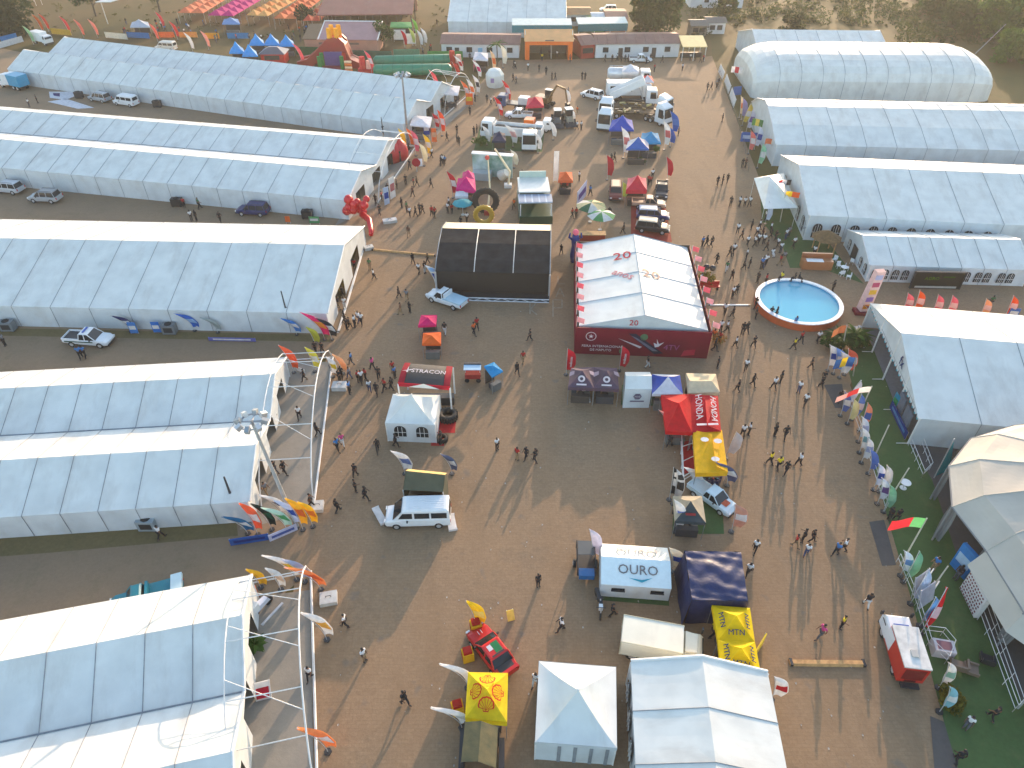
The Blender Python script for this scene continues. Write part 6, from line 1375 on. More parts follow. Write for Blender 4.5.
p = at(417, 172); t = thing('round_sign', 'round red and white sign at the avenue edge of the second entrance', 'sign', p); MB().tube([(0, 0, 0), (0, 0, 1.0)], .05, 5).build('post', ALU, t); MB().loft([[(.7 * math.cos(i * .524), y, 1.6 + .7 * math.sin(i * .524)) for i in range(12)] for y in (-.04, .04)]).build('disc', fab(190, 40, 60), t); MB().b2(.3, 1.0, -.03, .06, 1.0, 2.2).build('panel', WCL, t)
p = at(263, 610); t = thing('display_bike', 'white delivery motorbike display at the gable of the nearest left marquee', 'motorcycle', p, R(60))
for x in (-.7, .7): MB().tube([(x, -.08, .36), (x, .08, .36)], .36, 10).build('wheel', RUBBER, t)
MB().loft([[(-.9, -.2, .5), (.8, -.15, .5), (.8, .15, .5), (-.9, .2, .5)], [(-.9, -.3, 1.1), (.6, -.2, 1.0), (.6, .2, 1.0), (-.9, .3, 1.1)]]).build('fairing', paint(206, 212, 226), t); MB().b2(-1.2, -.4, -.5, .5, 1.1, 1.8).build('delivery_box', PWHT, t); MB().b2(-1.0, 1.2, -1.0, -.8, .02, .1).build('stand', ALU, t)
# lying feather sails in rear lane
for k, (pts, lab) in enumerate((([(49, 92), (72, 92), (76, 96), (66, 100), (50, 98)], 'white and navy sail sheet lying flat in the rear lane, upper'), ([(48, 102), (66, 99), (94, 108), (78, 109)], 'plain white sail sheet lying flat in the rear lane, lower'))):
    P = [at(*p) for p in pts]; t = thing('sail_sheet', lab, 'sail', P[0]); MB().prism([p - P[0] + Vector((0, 0, .03)) for p in P], (0, 0, .05)).build('sheet', WCL, t)
    if k == 0: MB().prism([at(53, 93.5) - P[0] + Vector((0, 0, .085)), at(60, 93.5) - P[0] + Vector((0, 0, .085)), at(60, 97) - P[0] + Vector((0, 0, .085)), at(54, 96) - P[0] + Vector((0, 0, .085))], (0, 0, .01)).build('print', fab(60, 60, 120), t)
    else: MB().tube([at(66, 100) - P[0] + Vector((0, 0, .09)), at(90, 108) - P[0] + Vector((0, 0, .09))], .03, 4).build('spar', ALU, t)

for lab, px, py, c, a, ln in (('white and blue feather banner, leftmost of the cluster by the palm bushes', 827, 371, WH_, BL_, (-.7, .1)), ('pale blue feather banner, second in the cluster by the palm bushes', 833, 374, (120, 160, 220), WH_, (-.7, .1)), ('white feather banner in the middle of the cluster by the palm bushes', 839, 378, WH_, (200, 206, 226), (-.8, .1)), ('white and red-orange feather banner in the cluster by the palm bushes', 844, 375, (220, 110, 80), WH_, (-.6, .1))):
    F(lab, px, py, 3.6, c, a, .1, ln, 1.1)
polefl('blue and yellow flag right of the banner cluster by the palm bushes', (853, 376), (856, 357), 3.6, [(40, 90, 150), (246, 200, 40), (40, 90, 150)], (2.0, 1.2), .2, -1)
polefl('brown-red flag standing among the palm bushes', (842, 350), (847, 325), 3.8, [(150, 90, 60), (190, 120, 80)], (1.3, 1.0), .5, -1)
# ------------------------------------------------------------------ vegetation
def leafmat(name, c1, c2):
    m = mat(name, c1, .7, 0, .6, col2=c2, trans=.4, spec=.2); return m
LF1 = leafmat('leaf_olive', (.042, .092, .016), (.024, .054, .010)); LF2 = leafmat('leaf_dark', (.032, .052, .014), (.018, .032, .010)); LF3 = leafmat('leaf_light', (.085, .17, .022), (.045, .10, .016)); LF4 = leafmat('leaf_yellow', (.22, .17, .02), (.10, .11, .02))
BARK = mat('bark', (.11, .085, .06), .9, .3, 4, .4)
def leaves(mb, c, r, n, s, seed):
    q = random.Random(seed)
    for _ in range(n):
        while True:
            d = Vector((q.uniform(-1, 1), q.uniform(-1, 1), q.uniform(-1, 1)))
            if .25 < d.length < 1: break
        p = Vector(c) + Vector((d.x * r[0], d.y * r[1], d.z * r[2]))
        a = Vector((q.gauss(0, 1), q.gauss(0, 1), q.gauss(0, 1))).normalized(); b = a.cross(Vector((q.gauss(0, 1), q.gauss(0, 1), q.gauss(0, 1)))).normalized()
        ss = s * q.uniform(.6, 1.4)
        mb.poly([p - a * ss, p - b * ss * .55, p + a * ss, p + b * ss * .55])
def tree(label, px, py, h, r, lf=LF1, n=2200, clumps=14, seed=1, s=.34, name='tree', low=.35):
    p = at(px, py); t = thing(name, label, 'tree', p, 0); q = random.Random(seed)
    tr = MB(); tr.tube([(0, 0, 0), (.1, .05, h * .25), (-.1, .1, h * .5), (0, 0, h * .8)], [h * .035, h * .028, h * .02, h * .008], 7)
    for k in range(6):
        a = k * 1.05 + q.random(); tr.tube([(0, 0, h * (.28 + .05 * k)), (r * .4 * math.cos(a), r * .4 * math.sin(a), h * (.45 + .05 * k)), (r * .75 * math.cos(a), r * .75 * math.sin(a), h * (.52 + .06 * k))], [h * .015, h * .01, h * .004], 5)
    tr.build('trunk', BARK, t)
    cr = MB(); per = n // clumps
    for k in range(clumps):
        a = q.random() * 6.28; rr = r * .75 * math.sqrt(q.random()); z = h * q.uniform(low + .12, .92); f = 1 - abs(z / h - .6) * .7; cz = r * q.uniform(.26, .5)
        leaves(cr, (rr * f * math.cos(a), rr * f * math.sin(a), z), (cz, cz, cz * .7), per, s, seed * 100 + k)
    cr.build('crown', lf, t); return t
tree('big round olive tree behind the long white building at the back', 655, 30, 11, 8.0, LF1, 7500, 34, 3, .5, low=-.05)
tree('small round tree beside the dirt track at the back', 722, 26, 7.5, 3.6, LF1, 2000, 14, 4, .4, low=.12)
tree('dark low tree behind the plain back right marquee', 789, 36, 5, 3.8, LF2, 1800, 14, 5, .4, low=-.05)
tree('big leafy tree at the upper right corner', 1004, 38, 10, 8.5, LF3, 6000, 30, 6, .55, low=-.1)
tree('dense dark tree right of the leafy one at the upper right corner', 1036, 52, 8, 7.5, LF1, 4000, 22, 7, .5, low=-.1)
tree('large dark tree at the upper left corner', 2, 36, 12, 9, LF2, 6500, 32, 8, .5, low=-.05)
tree('slim-trunked tree behind the rear left marquee field', 96, 16, 9, 5, LF1, 2200, 16, 9, .36)
tree('loose grey-green tree by the market stalls', 160, 12, 9, 5.5, LF1, 1600, 14, 10, .36)
tree('small dark tree between the orange market roofs', 307, 28, 5, 3.0, LF2, 900, 9, 11, .3)
tree('small tree beside the pink building', 384, 48, 5.5, 3.2, LF1, 1000, 9, 12, .3)
tree('dark tree in the brown field at upper right of centre', 940, 14, 8, 9, LF1, 4000, 24, 14, .5, low=-.1)
def palm(label, px, py, h, n, L, lf, seed, name='palm_tree', cat='palm'):
    p = at(px, py); t = thing(name, label, cat, p); q = random.Random(seed)
    MB().tube([(0, 0, 0), (.1, 0, h * .5), (0, .1, h)], [.18, .14, .12], 6).build('trunk', BARK, t)
    m = MB()
    for k in range(n):
        a = 6.283 * k / n + q.uniform(-.2, .2); el = q.uniform(.2, 1.1); prev = None
        for i in range(9):
            f = i / 8; x = L * f * math.cos(el * (1 - f * .6)) ; z = h + L * (f * math.sin(el) - .65 * f * f)
            c = Vector((x * math.cos(a), x * math.sin(a), max(z, .1))); sd = Vector((-math.sin(a), math.cos(a), 0))
            if prev is not None:
                wd = .34 * math.sin(math.pi * min(1, f * .9 + .1))
                for s in (-1, 1): m.poly([prev, prev + sd * s * wd + Vector((.1 * math.cos(a), .1 * math.sin(a), -.12)), c + sd * s * wd * .5 + Vector((.12 * math.cos(a), .12 * math.sin(a), -.12)), c])
            prev = c
    m.build('frond', lf, t); return t
palm('palm tree in front of the long white building by the orange gate', 497, 66, 4.6, 13, 2.6, LF3, 21)
palm('bushy palm left of the open marquee near the pool', 838, 345, 1.0, 30, 2.1, LF1, 22, 'palm_bush', 'palm bush')
palm('bushy palm right of its twin near the pool', 853, 343, 1.1, 30, 2.2, LF3, 23, 'palm_bush', 'palm bush')
palm('small green palm at the gable of the nearest left marquee', 256, 648, .5, 10, 1.0, LF3, 24, 'potted_palm', 'plant')
def bush(label, px, py, r, lf, seed, n=500, s=.16, name='bush', h=.8):
    p = at(px, py); t = thing(name, label, 'bush', p); q = random.Random(seed)
    m = MB()
    for k in range(7):
        a = q.random() * 6.28; rr = r * .6 * q.random(); leaves(m, (rr * math.cos(a), rr * math.sin(a), r * h * q.uniform(.35, .9)), (r * .5, r * .5, r * .4 * h), n // 7, s, seed * 31 + k)
    m.build('foliage', lf, t); MB().tube([(0, 0, 0), (0, 0, r * h * .6)], .06, 5).build('stem', BARK, t); return t
bush('yellow-green bush at the lower end of the turf', 949, 702, 1.3, LF4, 31, 900, .14)
bush('bright green bush beside the long dump truck cab', 481, 146, 1.6, LF3, 32, 500, .2)
bush('bright green shrub below the cyan gazebo', 657, 152, 1.0, LF3, 33, 250, .15)
bush('green shrub in front of the blue arch gazebo', 641, 163, .9, LF1, 34, 250, .15)
bush('yellow-green planter bush beside the crimson hall', 706, 284, 1.7, LF4, 35, 600, .18)
bush('orange flower bed at the lower right corner of the crimson hall', 716, 343, 1.2, mat('flowers_orange', srgb(200, 110, 40), .7, .4, 3, col2=srgb(90, 110, 40)), 36, 450, .12)
p = at(706, 289); t = thing('bench', 'red bench in front of the planter bush by the crimson hall', 'bench', p); MB().b2(-1.6, 1.6, -.3, .3, .4, .5).build('seat', paint(196, 40, 36), t); MB().b2(-1.6, 1.6, .25, .35, .5, 1.0).build('backrest', paint(196, 40, 36), t)
for x in (-1.4, 1.4): MB().b2(x - .06, x + .06, -.28, .28, 0, .4).build('leg', BLACKM, t)
for lab, px, py in (('black ball topiary, left of two in the planter bush', 704, 280), ('black ball topiary, right of two in the planter bush', 710, 281)):
    p = at(px, py); t = thing('ball_ornament', lab, 'ornament', p); MB().tube([(0, 0, 0), (0, 0, 1.6)], .04, 5).build('stem', ALU, t); MB().ball((0, 0, 1.9), .4, 8, 6).build('ball', BLACKM, t, True)
# scrub over the dry field (uncountable)
q = random.Random(77); sc = MB()
for _ in range(750):
    px, py = q.uniform(690, 1060), q.uniform(-16, 44)
    if py > 38 and px < 900: continue
    if 712 < px < 900 and py > 26: continue
    p = at(px, py); r = q.choice((.5, .7, .9, 1.5, 2.0, 2.6)) * q.uniform(.7, 1.2)
    leaves(sc, (p.x, p.y, r * .4), (r, r, r * .6), int(12 + 22 * r), .32, q.randint(0, 1 << 30))
struct(sc.build('scrub', leafmat('leaf_scrub', (.07, .085, .022), (.030, .056, .014))), 'stuff')
g2 = MB()
for _ in range(260):
    px, py = q.uniform(-10, 470), q.uniform(-12, 40)
    if py > 30 + px * .09: continue
    p = at(px, py); r = q.choice((.3, .5, .8, 1.2)); leaves(g2, (p.x, p.y, r * .4), (r, r, r * .5), int(8 + 10 * r), .2, q.randint(0, 1 << 30))
struct(g2.build('grass_tufts', leafmat('leaf_grass', (.11, .10, .035), (.07, .08, .025))), 'stuff')
# ------------------------------------------------------------------ buildings at the back
BRROOF = mat('brown_sheet_roof', srgb(128, 92, 82), .7, .15, .6, dirt=.2); WALLW = mat('white_wall', (.68, .67, .66), .8, .1, .5, dirt=.25); PINKW = mat('pink_wall', srgb(196, 140, 116), .85, .12, .4)
def rowbuilding(label, a, b, h, depth, roof, wall, wins, rh=1.2, doors=(), over=.5, name='building', cat='building', ribs=True):
    A, B = at(*a), at(*b); L_ = (B - A).length; t = thing(name, label, cat, A, ang(A, B))
    MB().b2(0, L_, 0, depth, 0, h).build('wall', wall, t)
    m = MB(); m.prism([(-.3, -over, h + .02), (-.3, depth + over, h + rh * .5), (-.3, depth * .5, h + rh)], (L_ + .6, 0, 0)); ro = m.build('roof', roof, t)
    if ribs:
        for k in range(int(L_ / 2.2)):
            x = .6 + k * 2.2; MB().tube([(x, -over + .1, h + .08), (x, depth * .5, h + rh + .05)], .06, 4).build('roof_rib', roof, ro)
    for f in wins:
        o = MB().box((L_ * f, -.04, h * .58), (1.3, .1, 1.1)).build('window', GLASS, t); MB().box((L_ * f, -.08, h * .58 - .6), (1.5, .2, .08)).build('sill', wall, o)
    for f, c in doors: MB().box((L_ * f, -.04, 1.05), (1.0, .1, 2.1)).build('door', c, t)
    return t
rowbuilding('long white building with brown roof left of the orange gate', (442, 57), (519, 58), 2.9, 7, BRROOF, WALLW, (.1, .36, .62, .88), doors=((.2, BLACKM), (.5, paint(120, 180, 210))))
rowbuilding('long white building with brown roof right of the orange gate', (595, 58), (678, 57), 3.0, 7, BRROOF, WALLW, (.12, .38, .6, .86), doors=((.3, BLACKM), (.7, BLACKM)))
rowbuilding('short red-fronted annex at the left end of the right white building', (581, 59), (594, 58), 3.0, 7, BRROOF, paint(160, 50, 44), (.3, .7))
A, B = at(525, 60), at(572, 60); L_ = (B - A).length; t = thing('gate_building', 'bright orange open-fronted gate building with peach roof', 'gate', A, ang(A, B)); OG = paint(238, 110, 30)
for x in (.5, L_ - .5): MB().b2(x - .5, x + .5, 0, 6, 0, 3.6).build('pillar', OG, t)
MB().b2(0, L_, -.05, .8, 3.2, 4.0).build('lintel', OG, t); MB().prism([(-.2, -.3, 4.02), (-.2, 8, 4.6), (-.2, 4, 5.6)], (L_ + .4, 0, 0)).build('roof', mat('peach_roof', srgb(236, 170, 110), .7, .1, .6), t)
MB().b2(1, L_ - 1, 5.6, 5.8, 0, 3.2).build('back_wall', mat('gate_back', srgb(110, 106, 98), .8), t); MB().b2(L_ * .55, L_ * .57, 1, 5.5, 0, 3.1).build('partition', paint(170, 160, 150), t)
MB().b2(L_ * .42, L_ * .6, -.1, -.06, 4.05, 4.3).build('name_board', paint(90, 80, 76), t)
for x in (0.0, L_): MB().tube([(x, 2, 3.6), (x, 2, 5.8)], .09, 5).build('white_pole', WHITEM, t)
A = at(680, 60); t = thing('awning_stand', 'cream flat-roofed shelter at the right end of the white building row', 'shelter', A); MB().prism([(0, -1, 3.0), (5.6, -1, 3.0), (5.6, 5, 3.9), (0, 5, 3.9)], (0, 0, .12)).build('roof', mat('cream_roof', srgb(236, 206, 140), .7, .1, 1), t)
for x in (.2, 2.8, 5.4):
    for y in (-.8, 4.6): MB().tube([(x, y, 0), (x, y, 3.0 + .15 * (y + 1))], .08, 5).build('post', WHITEM, t)
MB().b2(.3, 5.3, 2.0, 2.3, 0, 1.1).build('counter', BLACKM, t)
for lab, a, b, h, c in (('long teal-edged white canopy behind the left white building', (512, 46), (571, 46), 4.6, (60, 140, 150)), ('long teal-edged white canopy behind the right white building', (577, 45), (626, 44), 4.6, (40, 120, 130))):
    A, B = at(*a), at(*b); L_ = (B - A).length; t = thing('long_canopy', lab, 'canopy', A, ang(A, B)); MB().prism([(0, 0, h), (0, 4, h + .5), (0, 4, h + .62), (0, 0, h + .12)], (L_, 0, 0)).build('roof', mat('pale_roof', srgb(220, 226, 214), .6, .1, 1), t); MB().b2(0, L_, -.06, .06, h - 1.6, h).build('fascia', fab(*c), t)
    for k in range(4): MB().tube([(.3 + k * (L_ - .6) / 3, .3, 0), (.3 + k * (L_ - .6) / 3, .3, h)], .09, 5).build('post', WHITEM, t)
A, B = at(449, 37), at(565, 38)
marquee('pale blue-white marquee at the top centre behind the white building row', A, math.degrees(ang(A, B)), (B - A).length, single(22, 3.6, 6.8), 5.0, 1)
# big brown hall and pink house
A, B = at(322, 34), at(412, 33); L_ = (B - A).length; t = thing('market_hall', 'big open hall with wide brown roof behind the pink building', 'hall', A, ang(A, B))
HR = mat('hall_roof_brown', srgb(138, 88, 76), .75, .12, .3, dirt=.15)
MB().prism([(-.5, 0, 4.2), (L_ + .5, 0, 4.2), (L_ - .5 + 1, 26, 8.4), (.5, 26, 8.4)], (0, 0, .25)).build('roof', HR, t)
for k in range(7):
    for y in (1, 14): MB().tube([(k * L_ / 6, y, 0), (k * L_ / 6, y, 4.2 + y * .16)], .16, 5).build('post', BARK, t)
MB().b2(0, L_, 24, 24.4, 0, 7).build('back_wall', PINKW, t)
A, B = at(306, 52), at(378, 53); L_ = (B - A).length; t = thing('building', 'long pink building with mauve roof and white edges behind the inflatable slide', 'building', A, ang(A, B))
MB().b2(0, L_, 0, 7, 0, 2.8).build('wall', PINKW, t); MB().prism([(3.5, -.4, 2.82), (3.5, 7.4, 4.9), (3.5, 7.4, 5.05), (3.5, -.4, 2.97)], (L_ - 3.2, 0, 0)).build('roof', mat('mauve_roof', srgb(170, 130, 128), .7, .1, .5), t)
m = MB(); m.tube([(3.5, -.4, 2.95), (3.5, 7.4, 5.1), (L_ + .3, 7.4, 5.1), (L_ + .3, -.4, 2.95)], .18, 5); m.build('white_edge', WHITEM, t)
MB().prism([(-.3, -.3, 2.82), (-.3, 7.3, 4.4), (-.3, 7.3, 4.5), (-.3, -.3, 2.95)], (3.4, 0, 0)).build('side_roof', mat('side_roof_brown', srgb(120, 96, 70), .8), t)
for f in (.3, .65): MB().box((L_ * f, -.04, 2.0), (3.5, .1, .4)).build('window', mat('dark_vent', (.2, .13, .1), .8), t)  # long vent strips in dark brown
# inflatable slide
A = at(330, 66); t = thing('inflatable_slide', 'tall red inflatable slide with yellow topped tower', 'slide', A); RS = mat('slide_red', srgb(140, 30, 24), .5, .15, .8)
side = [(-6.8, 0), (-6.8, 1.4), (-4.5, 1.9), (-2.2, 3.6), (.8, 6.2), (3.2, 6.4), (4.2, 5.4), (5.2, 2.0), (7.0, 1.2), (7.0, 0), (4.0, 0), (2.8, 3.5), (1.0, 3.6), (-2.5, 1.0), (-4.5, 0)]
for y in (-1.6, 1.6): MB().prism([(x, y - .35, z) for x, z in side], (0, .7, 0)).build('side_wall', RS, t)
MB().loft([[(x, y, z) for y in (-1.3, 1.3)] for x, z in ((-6.8, 1.0), (-4.5, 1.4), (-2.2, 3.0), (.8, 5.4))], cap=False, closed=False).build('slide_bed', mat('slide_bed', srgb(190, 70, 50), .5), t)
MB().loft([[(x, y, z) for y in (-1.3, 1.3)] for x, z in ((3.2, 6.0), (4.4, 4.8), (5.0, 2.0), (7.0, 1.0))], cap=False, closed=False).build('climb_steps', RS, t)
for x in (1.2, 2.8): MB().tube([(x, -1.4, 6.2), (x, -1.4, 8.2)], [.6, .5], 8).build('tower_post', fab(240, 180, 50), t); 
for x in (1.2, 2.8): MB().tube([(x, 1.4, 6.2), (x, 1.4, 8.2)], [.6, .5], 8).build('tower_post', fab(240, 180, 50), t)
MB().b2(.6, 3.4, -1.2, 1.2, 5.6, 6.2).build('platform', fab(226, 100, 40), t)
A = at(334, 71); t = thing('bouncy_castle', 'small bouncy castle with green posts and purple panel in front of the slide', 'bouncy castle', A)
MB().b2(-3, 3, -1.5, 1.8, 0, .8).build('base', paint(150, 50, 44), t); MB().b2(-2, 2, 1.2, 1.6, .8, 3.6).build('back_panel', fab(110, 90, 150), t)
for x, y, c in ((-2.6, -1.2, (70, 150, 80)), (-2.6, 1.4, (70, 150, 80)), (2.3, -1.2, (70, 140, 80)), (2.3, 1.4, (200, 60, 50))): MB().tube([(x, y, .8), (x, y, 3.4)], .45, 8).build('corner_post', fab(*c), t)
for k in range(4): MB().tube([(2.9, -1.5, .5 + k * .6), (4.4, -1.5, .5 + k * .6)], .26, 6).build('step', fab(240, 220, 190) if k % 2 else fab(220, 130, 60), t)
for lab, a, b in (('long green inflatable tube, upper of two beside the slide', (374, 67), (454, 65)), ('long green inflatable tube, lower of two beside the slide', (374, 76), (452, 75))):
    A, B = at(*a), at(*b); t = thing('inflatable_tube', lab, 'inflatable', A, ang(A, B)); L_ = (B - A).length
    MB().tube([(0, 0, 1.2), (.6, 0, 1.2), (L_ - .6, 0, 1.2), (L_, 0, 1.2)], [.6, 1.2, 1.2, .6], 12).build('tube', mat('tube_green', srgb(40, 130, 96), .45, .1, 1), t, True)
    for k in range(1, 8): MB().tube([(L_ * k / 8, 0, 1.2), (L_ * k / 8 + .12, 0, 1.2)], 1.215, 12).build('band', mat('band_green', srgb(36, 112, 84), .5), t)
for lab, px, py, c in (('red and white inflatable block at the left end of the green tubes', 368, 72, (214, 70, 70)), ('red inflatable block at the right end of the upper green tube', 457, 66, (206, 60, 50))):
    p = at(px, py); t = thing('inflatable_block', lab, 'inflatable', p); MB().tube([(-1, 0, .8), (-1, 0, 3.2)], [.7, .6], 8).build('column', fab(*c), t); MB().tube([(.4, 0, .4), (.4, 0, 2.4)], [.8, .6], 8).build('column', fab(240, 200, 180), t); MB().b2(-2, 1.4, -.8, .8, 0, .8).build('base', fab(*c), t)
F('pink-red feather flag at the left end of the green tubes', 372, 74, 5, (236, 100, 110), WH_, 0, (-1.2, 0))
F('pink-red feather flag left of the inflatable slide', 303, 66, 5, (240, 110, 120), None, 0, (-1.6, 0))
for lab, a, b, c in (('green painted fence at the right end of the tubes', (428, 60), (463, 60), (90, 160, 80)), ('grey-green fence panel in the middle behind the tubes', (394, 58), (420, 58), (110, 150, 120)), ('dark green fence panel beside the pink building', (296, 55), (322, 56), (60, 110, 70)), ('teal-green fence panel behind the upper tube', (352, 59), (392, 60), (80, 112, 92))):
    banner_panel(lab, a, b, 0, 1.9, c, None, 'fence', 'fence_panel', thick=.1)
for lab, px, py in (('white tilted board beside the dirt track behind the tubes', 398, 42), ('second white tilted board below it behind the tubes', 408, 46)):
    banner_panel(lab, (px - 4, py), (px + 8, py), .5, 2.6, (226, 226, 220), None, 'board', 'board', tilt=.8)
for k, (px, py, c) in enumerate(((405, 48, RD_), (413, 46, (200, 210, 120)), (421, 48, WH_), (425, 46, WH_), (416, 36, (150, 200, 90)))):
    F(('red', 'lime', 'white', 'slim white', 'bright green')[k] + ' feather flag beside the dirt track by the market hall', px, py, 4.2, c, None, 0, (-.8, 0))
t, q = popup('green flat canopy at the eave of the market hall', [(391, 22), (411, 22), (412, 27), (390, 27)], 3.2, 3.6, fab(90, 170, 100), valance=.3, flat=True)
t, q = popup('small white peaked stall with pink sign near the palm', [(475, 52), (488, 53), (488, 60), (473, 59)], 2.8, 3.5, WCL, valance=.3, walls={0: fab(226, 190, 190), 3: fab(214, 110, 130)})
p = at(495, 86); t = thing('cube_tent', 'white rounded cube tent with purple emblem at the pavement corner', 'tent', p); n = 8
MB().loft([[(r_ * math.cos(6.283 * i / n), r_ * math.sin(6.283 * i / n), z) for i in range(n)] for r_, z in ((1.7, 0), (1.9, 1.2), (1.9, 2.4), (1.3, 3.3), (.3, 3.6))]).build('shell', PVC, t); MB().box((-.4, -1.8, 1.6), (.9, .1, .9)).build('emblem', fab(170, 150, 190), t)
# market roofs
def market(label, a, b, wdt, cols, n):
    A, B = at(*a), at(*b); L_ = (B - A).length; t = thing('market_canopy', label, 'market stall roof', A, ang(A, B))
    st = L_ / n
    for k in range(n):
        m = MB(); o0, o1 = k * st, (k + 1) * st
        for y0, y1 in ((0, wdt / 2), (wdt / 2, wdt)):
            c = Vector(((o0 + o1) / 2, (y0 + y1) / 2, 3.7)); q4 = [Vector((o0, y0, 2.6)), Vector((o1, y0, 2.6)), Vector((o1, y1, 2.6)), Vector((o0, y1, 2.6))]
            for i in range(4): m.poly([q4[i], q4[(i + 1) % 4], c])
        m.build('canopy', cols[k % len(cols)], t)
        for y in (0, wdt): MB().tube([(o0 + .1, y, 0), (o0 + .1, y, 2.6)], .05, 4).build('leg', ALU, t)
    return t
market('row of orange market stall roofs, leftmost', (206, 24), (240, 2), 7, [fab(240, 130, 90), fab(244, 150, 110)], 8)
market('row of magenta market stall roofs', (236, 27), (275, 3), 7, [fab(214, 40, 130), fab(226, 60, 140)], 8)
market('row of yellow-orange market stall roofs', (270, 27), (304, 7), 6, [fab(244, 180, 110), fab(240, 150, 80)], 7)
market('row of orange market stall roofs right of the yellow-orange row', (298, 30), (325, 8), 6, [fab(240, 130, 80), fab(230, 110, 70)], 7)
market('row of red-orange market stall roofs beside the market hall', (322, 32), (348, 6), 4.5, [fab(226, 96, 70), fab(240, 160, 130)], 8)
market('red market roof at the top left corner', (24, 8), (48, 4), 6, [fab(220, 60, 80)], 4)
SKB = fab(60, 165, 236); SKB2 = fab(150, 200, 240)
for lab, cx, cy in (('sky blue peaked gazebo, left of three in the upper blue row', 257, 40), ('sky blue peaked gazebo, middle of three in the upper blue row', 272, 40), ('sky blue peaked gazebo, right of three in the upper blue row', 287, 41), ('sky blue peaked gazebo, left of the lower two in front of the rear marquee', 237, 48), ('sky blue peaked gazebo, right of the lower two in front of the rear marquee', 250, 51)):
    popup(lab, [(cx - 6, cy), (cx + 6, cy), (cx + 8, cy + 5), (cx - 8, cy + 5)], 2.4, 4.4, SKB, panel=[SKB2, SKB2, SKB, SKB], valance=.2)
popup('pale blue gazebo at the near end of the magenta market row', [(224, 19), (238, 19), (240, 24), (222, 24)], 2.6, 3.6, fab(120, 160, 210), valance=.2)
popup('white and blue gazebo by the slim-trunked tree', [(132, 22), (148, 22), (150, 27), (130, 27)], 2.6, 3.8, fab(190, 200, 214), valance=.2)
p = at(276, 62); t = thing('kiosk', 'red kiosk with grey hipped roof behind the rear left marquee', 'kiosk', p); MB().b2(-2.6, 2.6, -2, 2, 0, 2.2).build('wall', paint(190, 40, 36), t); MB().loft([[(-3, -2.3, 2.22), (3, -2.3, 2.22), (3, 2.3, 2.22), (-3, 2.3, 2.22)], [(-1, -.3, 3.3), (1, -.3, 3.3), (1, .3, 3.3), (-1, .3, 3.3)]]).build('roof', paint(96, 92, 100), t); MB().b2(-1.8, 1.6, -2.06, -2.01, 1.0, 1.9).build('window', BLACKM, t)
for lab, a, b, c in (('long blue stall counter right of the white market gazebo', (128, 38), (150, 39), (50, 120, 180)), ('blue stall banner in the middle of the market field', (228, 39), (250, 39), (60, 140, 190)), ('yellow stall banner left of the blue one in the market field', (206, 39), (220, 39), (240, 170, 50)), ('orange stall banner at the left of the yellow one', (160, 38), (175, 38), (226, 120, 60)), ('pale orange stall banner beside the yellow one', (180, 38), (198, 38), (226, 160, 80)), ('bright blue wall banner at the left edge', (2, 43), (18, 39), (60, 140, 200)), ('white low wall banner at the left edge below the blue one', (-4, 50), (24, 42), (220, 224, 226)), ('yellow-green banner behind the rear left marquee', (52, 34), (72, 36), (196, 170, 70)), ('white goods banner behind the rear marquee middle', (106, 38), (128, 40), (220, 214, 200))):
    banner_panel(lab, a, b, .1, 1.4, c, None)
for k, (px, py, c) in enumerate(((43, 33, OR_), (49, 32, (226, 90, 70)), (70, 35, (220, 80, 80)), (84, 38, (240, 130, 110)), (98, 38, (240, 150, 130)), (158, 42, (236, 120, 100)), (164, 30, (220, 70, 80)), (178, 40, (220, 70, 70)), (193, 52, WH_), (209, 50, (240, 170, 150)), (34, 45, (170, 206, 160)))):
    F(('orange', 'red-orange', 'red', 'coral', 'peach', 'salmon', 'crimson', 'scarlet', 'white', 'pale pink', 'pale green')[k] + ' feather flag in the field behind the rear left marquee', px, py, 4.4, c, None, 0, (-1.0, 0))
p = at(108, 24); t = thing('flat_canopy', 'white flat square canopy on one post in the brown field', 'canopy', p); MB().tube([(0, 0, 0), (0, 0, 5.4)], .12, 6).build('post', ALU, t); MB().prism([(-.8, -1.2, 5.4), (3.2, -1.2, 5.4), (4.4, 1.6, 5.5), (.4, 1.6, 5.5)], (0, 0, .15)).build('roof', PVC, t)
t_, x0, cx0, hw = truck_base('box_truck', 'small white truck at the left end of the rear left marquee', (44, 44), (58, 47), 5.5, 'truck', PWHT, 1.6, 2.0, 2.2, axles=[1.9, -1.7]); MB().b2(x0, cx0 - .1, -1.0, 1.0, .8, 2.8).build('cargo_box', PWHT, t_)
